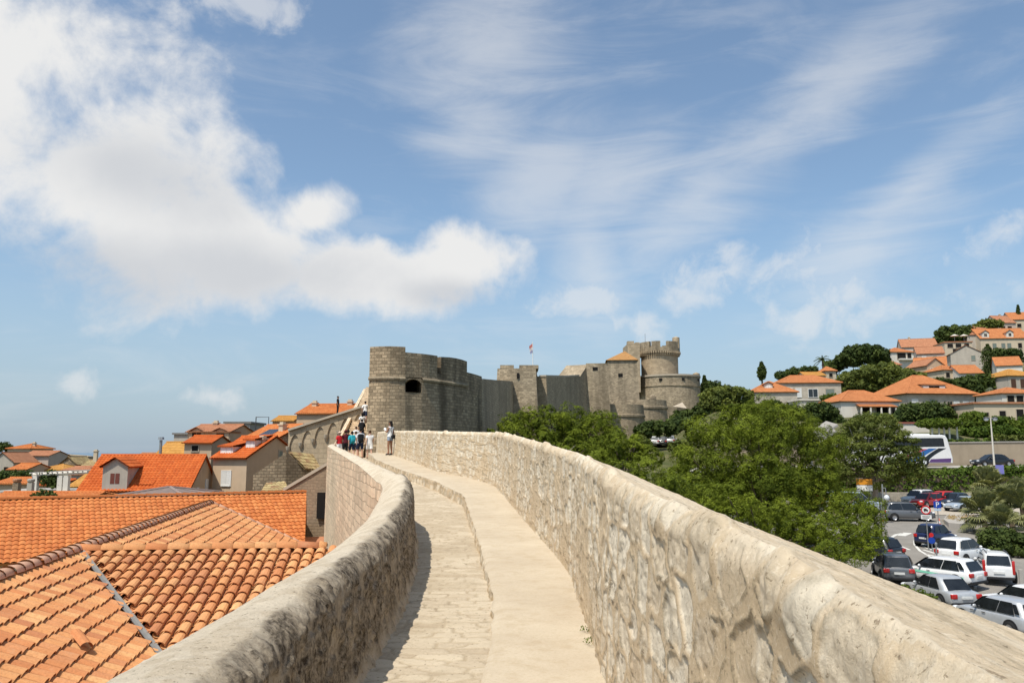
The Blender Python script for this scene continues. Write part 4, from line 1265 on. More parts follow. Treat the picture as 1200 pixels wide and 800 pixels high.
def near_house():
    root = thing('tiled_house', 'nearest house with weathered salmon barrel tiles, two ridges and a grey valley strip', 'house', (-9, 14, -12))
    z0 = -2.0
    A0 = on(0, 682, lambda Y: z0); J = on(90, 650, lambda Y: z0); A1 = on(245, 592, lambda Y: z0)
    # straighten the main ridge through A0..A1
    rd = (A1 - A0); rd.z = 0; rd.normalize()
    A0 = J - rd * ((J - A0).length + 9)
    A1 = J + rd * (A1 - J).length
    dn = Vector((rd.y, -rd.x, 0))                  # towards the city wall
    E = at(353, 640, (A1 + dn * 3.6).y)
    r_ = (E - A1).dot(dn); tan_m = (z0 - E.z) / r_
    sl = math.hypot(1, tan_m)
    vm = (dn - Vector((0, 0, tan_m))).normalized()      # down the main slope
    C1 = on(383, 646, lambda Y: z0)
    cd = (C1 - J); cd.z = 0; cd.normalize()
    # keep the cross ridge clear of the city wall
    C1 = J + cd * min((C1 - J).length, 5.6)
    nm = rd.cross(vm).normalized()
    if nm.z < 0: nm = -nm
    d = ray(173, 762); V = d * (nm.dot(J) / nm.dot(d))    # valley foot on the main slope
    cn = (V - J); nx = cd.cross(cn).normalized()
    if nx.z < 0: nx = -nx
    # main slope, near part (left of the valley): u along rd from A0
    Lmain = (A1 - A0).length; uJ = (J - A0).length
    vmax = 5.2
    vu, vv = (V - A0).dot(rd), (V - A0).dot(vm)
    def in_near(u, v):
        if v > vmax or v < -.05: return False
        lim = uJ + (vu - uJ) * v / vv
        return u < lim - 0.08
    mats = M['tile_near']
    mb = MB(); tile_facet(mb, A0, rd, vm, in_near, 0, uJ + .5, 0.02, vmax, row=.27, rng=random.Random(11))
    # one slipped tile lying askew, and two pale replacements come from the random colours
    mb.build('near_slope', mats, root, smooth=False)
    def in_far(u, v):
        if v > r_ * sl * 1.02 or v < 0: return False
        # beyond the cross ridge: keep above the hidden valley on its far side
        lim = uJ + 0.75 * v
        return u > lim and u < Lmain
    mb = MB(); tile_facet(mb, A0, rd, vm, in_far, uJ, Lmain, 0.02, r_ * sl, row=.27, rng=random.Random(12)); mb.build('far_slope', mats, root)
    # cross gable slopes: near and far
    dn2 = Vector((cd.y, -cd.x, 0))
    if dn2.y > 0: dn2 = -dn2
    k = nx; g = -(k.x * dn2.x + k.y * dn2.y) / k.z
    vx = (dn2 + Vector((0, 0, g))).normalized()
    Lc = (C1 - J).length
    pu, pv = (V - J).dot(cd), (V - J).dot(vx)
    def in_cross(u, v):
        if v < 0 or v > 5.2: return False
        x = J + cd * u + vx * v
        if x.x > float(xLO(x.y)) - 0.16: return False
        return u > pu * v / pv + 0.10
    mb = MB(); tile_facet(mb, J, cd, vx, in_cross, -1.0, Lc + 3.0, 0.02, 5.2, rng=random.Random(13)); mb.build('cross_slope', mats, root)
    vf = (-dn2 + Vector((0, 0, g))).normalized()
    mb = MB(); tile_facet(mb, J, cd, vf, lambda u, v: v >= 0 and v < 2.0 and u > 0.9 * v and u < Lc, 0, Lc, 0.02, 2.0, rng=random.Random(14)); mb.build('cross_slope', mats, root)
    # ridges
    mb = MB(); cap_row(mb, A0 + Vector((0, 0, .12)), A1 + Vector((0, 0, .12)), .14, .38); cap_row(mb, A1 + Vector((0, 0, .11)), A1 + vm * (r_ * sl) + Vector((0, 0, .11)), .12, .38); mb.build('ridge_cap', M['mortarcap'], root, smooth=True)
    mb = MB(); cap_row(mb, J + Vector((0, 0, .11)) + cd * .1, C1 + Vector((0, 0, .11)), .13, .42); mb.build('ridge_cap', M['tile_near'], root, smooth=True)
    # flashing in the valley
    mb = MB(); vd = (V - J); Lv = vd.length * 1.5; vd.normalize(); sd = vd.cross((nm + nx).normalized()).normalized()
    up = (nm + nx).normalized()
    mb.quadgrid([[J + vd * t + sd * s + up * (0.128 + .04 * abs(s) / .06) for s in (-.06, -.025, .025, .06)] for t in np.linspace(.15, Lv, 24)]); mb.build('valley_flashing', M['lead'], root)
    # slipped tile
    d = ray(86, 765); p = d * (nm.dot(J) / nm.dot(d))
    mb = MB(); a = (rd * -.75 + vm * .65).normalized(); s = a.cross(nm).normalized()
    rows = [[p + a * t + s * math.cos(PI * q / 6) * (.09 + .012 * t) + nm * (.19 + math.sin(PI * q / 6) * .075 - t * .02) for q in range(7)] for t in (-.2, .22)]
    mb.quadgrid(rows); mb.build('slipped_tile', M['tile_near'], root)
    # solid body under the tiles
    mb = MB()
    dnm = lambda u, v: A0 + rd * u + vm * v
    roofsheet = [dnm(0, 0), dnm(Lmain, 0), dnm(Lmain, r_ * sl), dnm(uJ + .75 * r_ * sl, r_ * sl), J]
    mb.poly([p + Vector((0, 0, -.02)) for p in roofsheet])
    mb.poly([p + Vector((0, 0, -.02)) for p in (dnm(0, 0), J, J + vd * Lv, dnm(uJ + (vu - uJ) * vmax / vv, vmax), dnm(0, vmax))])
    ce = 5.0
    q0 = J + cd * (Lc + .3); q1 = q0 + vx * ce; q2 = J + vd * (vd.length * Lv)
    mb.poly([p + Vector((0, 0, -.02)) for p in (J, q0, q1, q2)])
    mb.poly([p + Vector((0, 0, -.02)) for p in (J, J + vf * 2 + cd * 1.8, q0 + vf * 2, q0)])
    # far slope hidden on the other side, walls down to the lane
    back = -dn * 3.4 + Vector((0, 0, -1.6))
    mb.poly([dnm(0, 0), dnm(0, 0) + back, dnm(Lmain, 0) + back, dnm(Lmain, 0)])
    mb.build('underlay', M['tile_old'], root)
    mb = MB()
    ends = [dnm(Lmain - .15, 0) - Vector((0, 0, .1)), dnm(Lmain - .15, r_ * sl) - Vector((0, 0, .1)), dnm(Lmain - .15, 0) + back]
    e0, e1, e2 = ends
    mb.poly([(e2.x, e2.y, -13), (e1.x, e1.y, -13), e1, e0, e2])
    f1 = dnm(uJ + 2.5, r_ * sl - .25) - Vector((0, 0, .1)); mb.poly([(e1.x, e1.y, -13), (f1.x, f1.y, -13), f1, e1])
    b0 = dnm(0, 0) + back - Vector((0, 0, .05)); mb.poly([(b0.x, b0.y, -13), (e2.x, e2.y, -13), e2, b0])
    mb.build('wall', M['plaster_b'], root)
near_house()

# ---- the long bright roof behind it
def long_roof():
    RLp = at(-60, 589, 41.0); RLp.z = -2.56
    a = on(0, 586.5, lambda Y: -2.56); b = at(359, 576, 50.5); b.z = -2.5
    e0 = at(0, 661, 38.2); e1 = at(357, 641, 45.6)
    ext = (a - b) * 0.35
    root = thing('long_house', 'long low house with a bright orange roof and plain ridge behind the nearest roof', 'house', (-20, 44, -12))
    mb = MB(); corr_roof(mb, a + ext, b, e1, e0 + (e0 - e1) * .35, pitch=.285, row=.385, amp=.075, sub=8, lap=.04, maxsub=900)
    dn = (e1 - b); bk = Vector((-dn.x * .9, -dn.y, dn.z)) * .9
    corr_roof(mb, b, a + ext, a + ext + bk, b + bk, pitch=.285, row=.385, amp=.075, sub=4)
    rf = mb.build('roof', M['tile'], root, smooth=False)
    mb = MB(); cap_row(mb, a + ext + Vector((0, 0, .09)), b + Vector((0, 0, .09)), .15, .4); _sub(mb, 'ridge_cap', M['tile'], rf, root)
    mb = MB()
    i = Vector((-.35, -.1, -.12)); g0, g1, g2 = e1 + Vector((-.25, .35, -.1)), b + i, b + bk + i
    mb.poly([(g0.x, g0.y, -13), (g2.x, g2.y, -13), g2, g1, g0])
    l0 = e0 + (e0 - e1) * .35 + Vector((0, .35, -.1)); mb.poly([(l0.x, l0.y, -13), (g0.x, g0.y, -13), g0, l0])
    mb.build('wall', M['plaster_c'], root)
    # grey chimney pot on the ridge at the left
    p = at(24, 586, 43.6)
    r = thing('plant_pot', 'dark bushy plant in a round pot on the terrace behind the long roof', 'potted plant', (p.x, p.y + 2.2, p.z - .5))
    mb = MB(); mb.lathe([(0.0, -.6), (.32, -.6), (.46, .05), (.5, .12), (.42, .14), (.38, 0)], 16, (0, 0)); mb.build('pot', M['plaster_b'], r, world=False)
    leaf_blob('foliage', r, [((r.location.x, r.location.y, r.location.z + .38), (.62, .62, .42))], 'leaf_d', 0.35, 60, 0.12, 5)

# ---------------------------------------------------------------- leaves (used by pots, vines, hedges, trees)
def leaf_mesh(name, parent, clumps, mat, n_per, size, seed, flat=0.8, aspect=0.55, up=0.25, shell=0.5, jit=0.55, dome=0.0, dw=0.9, tuft=0, lump=0.0):
    """clumps: array (k,4) centre + radius; leaves as small quads spread through each clump"""
    rg = np.random.default_rng(seed)
    C = np.asarray(clumps, float); K = len(C)
    if np.ndim(n_per) == 0: cnt = np.full(K, int(n_per))
    else: cnt = np.asarray(n_per, int)
    idx = np.repeat(np.arange(K), cnt); n = len(idx)
    d = rg.normal(size=(n, 3)); d /= np.linalg.norm(d, axis=1, keepdims=True)
    if tuft:
        # needles gather in tufts: neighbours share a direction and a reach
        nt = max(1, n // tuft); ti = np.sort(rg.integers(0, nt, n)); first = np.searchsorted(ti, np.arange(nt)).clip(0, n - 1)
        td = rg.normal(size=(nt, 3)); td /= np.linalg.norm(td, axis=1, keepdims=True)
        d = td[ti] + rg.normal(size=(n, 3)) * 0.12; d /= np.linalg.norm(d, axis=1, keepdims=True)
    if dome > 0: d[:, 2] = np.where(rg.random(n) < dome, np.abs(d[:, 2]), d[:, 2])
    r = C[idx, 3] * (shell + (1 - shell) * rg.random(n) ** 0.7) * (0.9 + 0.25 * rg.random(n))
    if tuft: r = C[idx, 3] * (0.70 + 0.30 * rg.random(nt)[ti] + 0.16 * rg.random(n) - 0.08)
    if lump > 0: r = r * (1 - lump * 0.5 + lump * 1.15 * vnoise(d[:, 0] * 1.9 + idx * 7.3, d[:, 1] * 1.9 + idx * 3.1, d[:, 2] * 1.9, seed))
    P = C[idx, :3] + d * r[:, None] * np.array([1, 1, flat])
    nn = d * dw + rg.normal(size=(n, 3)) * jit + np.array([0, 0, up]); nn /= np.linalg.norm(nn, axis=1, keepdims=True)
    a = np.cross(nn, rg.normal(size=(n, 3))); a /= np.linalg.norm(a, axis=1, keepdims=True) + 1e-9
    b = np.cross(nn, a)
    s = size * (0.6 + 0.8 * rg.random(n))
    a *= s[:, None]; b *= (s * aspect)[:, None]
    V = np.stack([P - a, P - b * 0.9 + nn * 0.1 * s[:, None], P + a, P + b * 0.9 - nn * 0.1 * s[:, None]], 1).reshape(-1, 3)
    Q = np.arange(n * 4).reshape(n, 4)
    tint = np.clip(np.repeat(rg.random(K), cnt) * (0.45 if tuft else 0.75) + (0.35 * rg.random(nt)[ti] if tuft else 0) + 0.25 * rg.random(n), 0, 1)
    return raw_mesh(name, V, Q, M[mat], parent, np.repeat(tint, 4))

def clumps_on(ells, spacing, r0, r1, seed, low=-0.45, fill=0.2):
    """clump centres over the surfaces of a set of ellipsoids ((c),(rx,ry,rz))"""
    rg = random.Random(seed); out = []
    for ci, (c, r) in enumerate(ells):
        area = 4 * PI * ((r[0] * r[1]) ** 1.6 / 3 + (r[0] * r[2]) ** 1.6 / 3 + (r[1] * r[2]) ** 1.6 / 3) ** (1 / 1.6)
        n = max(3, int(area / spacing ** 2)); ga = PI * (3 - 5 ** .5); ph = rg.random() * 6
        for k in range(n):
            z = 1 - 2 * (k + .5) / n
            if z < low and rg.random() > .25: continue
            q = math.sqrt(max(0, 1 - z * z)); a = ga * k + ph
            f = rg.uniform(.78, 1.04) if rg.random() > fill else rg.uniform(.3, .8)
            p = (c[0] + r[0] * q * math.cos(a) * f + rg.uniform(-.2, .2) * spacing, c[1] + r[1] * q * math.sin(a) * f + rg.uniform(-.2, .2) * spacing, c[2] + r[2] * z * f)
            ok = True
            for cj, (c2, r2) in enumerate(ells):
                if cj != ci and sum(((p[m] - c2[m]) / r2[m]) ** 2 for m in range(3)) < 0.55: ok = False; break
            if ok: out.append((*p, rg.uniform(r0, r1)))
    return out

def leaf_blob(name, parent, ells, mat, spacing, n_per, size, seed, r0=None, r1=None, low=-.6, **kw):
    r0 = r0 or spacing * .6; r1 = r1 or spacing * .95
    return leaf_mesh(name, parent, clumps_on(ells, spacing, r0, r1, seed, low), mat, n_per, size, seed, **kw)

long_roof()

def town():
    # house with the wall dormer
    root, Mx, w, h, rise = house('deep orange roofed house with a plastered wall dormer and brown shuttered window', 94, 216, 574, 610, 68, 9.0, 534.5, R(6), 'gx', 'plaster_b', 'tile_deep', sub=6, wins=[('r', .30, .82, .5, .9, 'shutw'), ('r', .62, .95, .7, 1.5, 'shutw')], found=8)
    dormer(root, Mx, -w / 2 + w * .32, 2.0, 2.15, -.12, 3.4, h - .15, .65, 'plaster_g', 'tile_deep', 'shutr', (.8, .85))
    mb = MB(); L = lambda x, y, z: Mx @ Vector((x, y, z)); x = -w / 2 + w * .32 + 1.0
    corr_roof(mb, L(x, 3.6, h + 1.75), L(x + 2.3, 3.6, h + 1.75), L(x + 1.9, .3, h + .42), L(x, .3, h + .42), sub=6); mb.build('dormer_lean_to', M['tile_deep'], root)
    mb = MB(); mb.box(x + .02, x + 1.5, .45, 2.0, h - .2, h + .35, Mx); mb.build('dormer_side', M['plaster_w'], root)
    # grey hipped roof peeping over the long roof
    house('low house with a grey pink hip roof between the long roof and the dormer house', 132, 213, 584, 600, 58, 7, 572.5, 0, 'hip', 'plaster_g', 'slate', over=.3, corr=False, hipend=.9)
    house('low house showing a thin strip of orange roof behind the long roof', -20, 98, 586, 600, 58, 5, 578.5, 0, 'gx', 'plaster_c', 'tile', sub=4)
    # beige house with white dormers
    root, Mx, w, h, rise = house('tall beige plastered house with white dormers and white shutters beside the arcaded wall', 243, 290, 536, 600, 74, 7.5, 512.5, R(-24), 'gx', 'plaster_b', 'tile_deep', sub=6, found=8,
          wins=[('f', .42, .62, 1.0, 1.25, 'shutw'), ('f', .5, .18, 1.3, .8, 'shutw'), ('r', .60, 1.02, .45, 1.0, 'shutg'), ('r', .55, .52, .7, .6, 'dark')], chim=[(.86, .35, -.2)])
    for (fx, ww, y0, z) in ((.27, 1.5, .5, .15), (.74, 1.05, 1.5, .75)):
        dormer(root, Mx, -w / 2 + w * fx, ww, .85, y0, 2.6, h + z, .55, 'frame_w', 'tile_deep', 'white', (ww * .8, .6), flat=True)
    # taller stone gable behind
    root, Mx, w, h, rise = house('stone gabled house with a skylight in its orange roof behind the beige house', 272, 322, 517, 590, 84, 8, 499, R(-30), 'gx', 'ruin', 'tile', sub=6, found=8, wins=[('r', .35, .45, .7, .9, 'dark')], chim=[(.75, .3, .0)])
    mb = MB(); L = lambda x, y, z: Mx @ Vector((x, y, z))
    q = rise / (8 / 2)
    p = [L(-.9, 1.1, h + 1.1 * q + .22), L(.9, 1.1, h + 1.1 * q + .22), L(.9, 2.6, h + 2.6 * q + .22), L(-.9, 2.6, h + 2.6 * q + .22)]
    mb.poly(p); [mb.poly([p[i], p[(i + 1) % 4], p[(i + 1) % 4] - Vector((0, 0, .2)), p[i] - Vector((0, 0, .2))]) for i in range(4)]
    mb.build('skylight', M['glass'], root)
    house('low house with a yellowed tile roof left of the arched loggia', 178, 213, 536, 570, 92, 6, 519, R(-4), 'gx', 'plaster_c', 'tile_yellow', sub=4)
    root, Mx, w, h, rise = house('brown house with two small arched attic windows behind the yellowed roof', 216, 268, 506, 560, 100, 7, 498.5, R(-6), 'gx', 'plaster_b', 'tile_pale', sub=3, wins=[('f', .8, .55, .8, .9, 'dark')], chim=[(.35, .5, .3)])
    dormer(root, Mx, -w * .28, 1.9, 1.15, -.1, 3, h - 1.1, .5, 'plaster_b', 'tile_pale', 'dark', (1.2, .8))
    dormer(root, Mx, w * .28, 2.2, 1.0, -.1, 3, h - 1.0, .45, 'plaster_b', 'tile_pale', 'dark', (1.1, .6))
    house('grey modern rooftop block with a flat roof above the old houses', 262, 291, 496, 540, 120, 7, None, 0, 'flat', 'concrete', 'lead', wins=[('f', .35, .88, 2.0, .6, 'dark'), ('f', .75, .88, 1.0, .6, 'dark')])
    house('dark grey rooftop block at the left of the town skyline', 201, 219, 509, 560, 130, 6, None, 0, 'flat', 'plaster_g', 'lead')
    house('small orange roofed house on the skyline left of the sloping cornice', 318, 342, 493.5, 530, 104, 6, 488.5, 0, 'gx', 'plaster_b', 'tile_yellow', sub=3)
    root, Mx, w, h, rise = house('long orange roof on the skyline above the arcaded wall', 345, 428, 484.5, 520, 100, 9, 474.5, R(-8), 'gx', 'plaster_b', 'tile', sub=3, chim=[(.62, .45, .35), (.1, .4, .2)])
    # metal vent on the skyline
    Y = 86; p = at(188, 528, Y)
    r = thing('vent_pipe', 'thin grey vent pipe with a cap standing on the roofs left of centre', 'vent', p)
    mb = MB(); mb.tube([p + Vector((0, 0, -1)), p + Vector((0, 0, 1.15))], .16, 8); mb.build('pipe', M['metal'], r)
    mb = MB(); mb.tube([p + Vector((0, 0, 1.2)), p + Vector((0, 0, 1.45))], [.34, .30], 8); mb.build('cap', M['metal'], r)
    Y = 101; p = at(300, 492, Y)
    r = thing('roof_antenna', 'spindly metal roof frame on the skyline right of the grey block', 'antenna', p)
    mb = MB(); mb.tube([p + Vector((0, 0, -2.5)), p + Vector((0, 0, .4))], .06, 6); mb.build('mast', M['metal_d'], r)
    mb = MB(); mb.tube([p + Vector((0, 0, .38)), p + Vector((1.6, 0, .38)), p + Vector((1.6, 0, -2.0))], .05, 6); mb.build('frame', M['metal_d'], r)
    # roofless stone house and brown gable next to the wall
    r = thing('ruined_house', 'roofless rubble house with a patch of lichened tiles under the arcaded wall', 'ruin', at(340, 575, 60))
    mb = MB(); thick_wall(mb, [(xat(298, 60), 60), (xat(334, 60), 60.4)], -12, [zat(556, 60, 298), zat(530, 60, 334)], .6)
    thick_wall(mb, [(xat(334, 60), 60.4), (xat(372, 62), 62)], -12, [zat(530, 60, 334), zat(556, 62, 372)], .6); mb.build('wall', M['ruin'], r)
    mb = MB(); corr_roof(mb, at(338, 529, 61), at(366, 532, 64), at(377, 551, 62.2), at(358, 549, 60.9), sub=6); mb.build('roof', M['tile_old'], r)
    mb = MB(); corr_roof(mb, at(312, 566, 58), at(334, 564, 58.5), at(340, 577, 56.5), at(305, 577, 56.2), sub=6); mb.build('lean_to_roof', M['tile_old'], r)
    r = thing('gabled_wall', 'brown stone side wall with a sloping coping between the long roof and the city wall', 'wall', at(360, 620, 54))
    mb = MB(); pl = [(xat(334, 55), 55), (xat(386, 55), 54.4)]; zz = [zat(575, 55, 335), zat(545, 54.4, 384)]
    thick_wall(mb, pl, -13, zz, .6); mb.build('wall', M['brownwall'], r)
    mb = MB(); thick_wall(mb, [(x, y - .1) for x, y in pl], [z - .02 for z in zz], [z + .2 for z in zz], .8); mb.build('coping', M['rim'], r)
    mb = MB(); c = at(377, 591, 54.35); mb.box(c.x - .3, c.x + .3, c.y - .12, c.y + .2, c.z - .9, c.z + .8); mb.build('window', M['dark'], r)
    Y = 47.5; r = thing('tiled_terrace', 'small flat orange tiled terrace at the foot of the city wall', 'terrace', at(375, 640, Y))
    mb = MB(); a, b, c, d = at(357, 629, 50), at(386, 628, 50.5), at(388, 648, 46), at(358, 648, 45.5)
    mb.poly([a, d, c, b]); mb.poly([d, (d.x, d.y, -13), (c.x, c.y, -13), c]); mb.build('floor', M['tile_pale'], r)
    # terrace with a white pergola at the left
    Y = 72
    r = thing('pergola', 'white pergola with hanging vines on a roof terrace at the left', 'pergola', at(58, 578, Y))
    for px in (40.5, 70, 77):
        p = at(px, 579, Y); mb = MB(); mb.box(p.x - .22, p.x + .22, Y - .2, Y + .2, p.z - 2, zat(557, Y, px)); mb.build('post', M['plaster_w'], r)
    mb = MB(); a, b = at(38, 556, Y), at(86, 553.5, Y); mb.tube([a, b], .17, 6); mb.tube([a + Vector((0, 2.5, 0)), b + Vector((0, 2.5, 0))], .17, 6)
    for k in range(9): c = a.lerp(b, k / 8); mb.tube([c + Vector((0, -.4, .15)), c + Vector((0, 2.8, .15))], .06, 5)
    mb.build('beam', M['plaster_w'], r)
    hang = [((at(50 + 3.2 * k, 558 + (k % 3) * 3, Y).x, Y + .3, zat(559 + (k % 3) * 3.5, Y, 55)), (.35, .35, .35 + .2 * (k % 2))) for k in range(6)]
    leaf_blob('vine', r, hang, 'leaf_d', .4, 22, .16, 3)
    house('flat terrace wall under the white pergola', -10, 92, 579, 590, 71, 6, None, 0, 'flat', 'plaster_g', 'concrete', name='terrace', cat='terrace')
    for (px, pyt, pyb, wd, lab) in ((19, 560.5, 578, 8, 'brown terracotta chimney with a flared cap, left of the pergola'), (35.5, 560.5, 575, 7, 'grey round topped chimney standing just left of the pergola post')):
        Y = 69; p = at(px, pyb, Y); zt = zat(pyt, Y, px); wm = wd / F * Y / 2
        r = thing('chimney_stack', lab, 'chimney', p); mb = MB()
        mb.box(p.x - wm * .8, p.x + wm * .8, Y - wm * .8, Y + wm * .8, p.z - 2, zt - .35); mb.build('shaft', M['brownwall'] if px < 30 else M['plaster_g'], r)
        mb = MB(); mb.lathe([(wm * .8, zt - .36), (wm * 1.15, zt - .2), (wm * 1.15, zt - .05), (wm * .6, zt), (0, zt)], 12, (p.x, Y)); mb.build('cap', M['tile_pale'] if px < 30 else M['plaster_g'], r)
    # houses farther off at the left, one by one
    H = [
        ('far hip roofed stone house with a dark chimney, highest at the left edge', 7, 33, 526, 548, 175, 9, 520.5, 'hip', 'plaster_b', 'tile', [('f', .3, .6, .9, 1.2, 'dark'), ('f', .7, .6, .9, 1.2, 'dark')], [(.75, .4, .2)]),
        ('far orange gabled house with a white front right of the highest hip roof', 24, 55, 534, 556, 160, 8, 528.8, 'gx', 'plaster_p', 'tile_pale', [('f', .2, .5, .9, 1.3, 'shutw'), ('f', .45, .5, .9, 1.3, 'dark')], []),
        ('far grey gabled house cut by the left edge of the view', -12, 14, 541, 560, 150, 8, 530.5, 'gy', 'plaster_g', 'tile_pale', [('f', .7, .5, .8, 1.1, 'dark')], []),
        ('small far house with a low orange gable and dark windows at the left', 8, 31, 550, 562, 135, 7, 543.5, 'gx', 'plaster_b', 'tile', [('f', .55, .5, .7, .8, 'dark'), ('f', .75, .5, .7, .8, 'dark')], []),
        ('far low house with a wide orange roof above the pergola', 43, 72, 551.5, 562, 140, 8, 544.5, 'hip', 'plaster_c', 'tile_yellow', [], []),
        ('far flat roofed pale terrace house right of the wide orange roof', 72, 97, 551, 562, 130, 7, 547, 'gx', 'plaster_c', 'tile_pale', [], []),
        ('roofless grey stone gable beyond the pergola', 70, 88, 543, 556, 150, 6, 535.5, 'gy', 'ruin', 'tile_old', [], []),
        ('ruined grey house with a tall chimney near the sea', 95, 112, 546, 560, 140, 6, 539.5, 'gx', 'plaster_g', 'tile_old', [('f', .3, .5, .8, 1.0, 'dark')], [(.48, .4, 1.6)]),
        ('low orange roof with brown walls left of the pergola terrace', -8, 40, 567, 580, 90, 7, 560.5, 'gx', 'plaster_b', 'tile', [], []),
        ('low orange roof seen through the posts of the pergola', 44, 68, 568.5, 580, 88, 6, 562.5, 'gx', 'plaster_b', 'tile_deep', [], []),
        ('pale stone house with a yellowed slope left of the dormer house', 80, 106, 570, 590, 84, 8, 552, 'gx', 'greystone', 'tile_yellow', [('f', .3, .6, .6, .7, 'dark')], []),
        ('white gabled house low between the pergola and the dormer house', 82, 100, 556, 580, 100, 6, 550.5, 'gx', 'plaster_g', 'tile_pale', [('f', .5, .6, .7, .8, 'dark')], []),
        ('long pale roof on the skyline left of the yellowed roof', 152, 184, 536.5, 560, 120, 7, 531.5, 'gx', 'plaster_c', 'tile_pale', [], []),
        ('orange house with a small balcony window low beside the arched attic house', 214, 246, 519, 560, 88, 6, 511.5, 'gx', 'plaster_b', 'tile_deep', [('f', .4, .85, .7, .6, 'dark')], []),
    ]
    for (lab, a, b, e, bs, Y, D, rg, rf, wl, tl, wins, ch) in H:
        house(lab, a, b, e, bs, Y, D, rg, R((a * 7 % 9) - 4), rf, wl, tl, wins=wins, chim=ch, found=8, sub=3)
    r = thing('sea_wall', 'long dark fortified wall stretching along the shore at the far left', 'wall', at(85, 540, 290))
    mb = MB(); thick_wall(mb, [(xat(50, 300), 300), (xat(90, 285), 285), (xat(122, 280), 280)], -40, [zat(530.5, 300, 50), zat(533.5, 285, 90), zat(538, 280, 122)], 4); mb.build('wall', M['fortdark'], r)
    mb = MB(); mb.box(xat(103, 280), xat(107, 280), 278, 282, -30, zat(534.5, 280, 105)); mb.build('turret', M['fortdark'], r)
    for (lab, es) in (('dark trees behind the far houses at the left edge', [(2, 524, 10, 5)]), ('green treetop among the roofs at the left edge', [(8, 558, 12, 5)]), ('green treetops below the wide orange roof at the left', [(30, 557, 10, 3.6)])):
        Y = 185 if '524' in str(es) else 128
        r = thing('tree', lab, 'tree', at(es[0][0], es[0][1] + 12, Y))
        k = Y / F
        leaf_blob('crown', r, [((at(x, y, Y).x, Y, at(x, y, Y).z), (a * k, 2.0, b * k)) for x, y, a, b in es], 'leaf_d', .8, 30, .3, int(Y))
        mb = MB(); p = r.location; mb.tube([(p.x, p.y, p.z - 2), (p.x, p.y, at(es[0][0], es[0][1], Y).z)], [.2, .1], 6); mb.build('trunk', M['bark'], r)
town()
# ================================================================ car park, road, hillside houses
def park_z(x, y): return gnd(x, y) + 0.05

def draped(name, mat, xs, ys, dz, mask=None, struct=True):
    X, Y = np.meshgrid(xs, ys); Z = gz(X, Y) + dz
    o = grid_mesh(name, np.stack([X, Y, Z], -1), mat)
    if struct: tag(o, kind='structure')
    return o

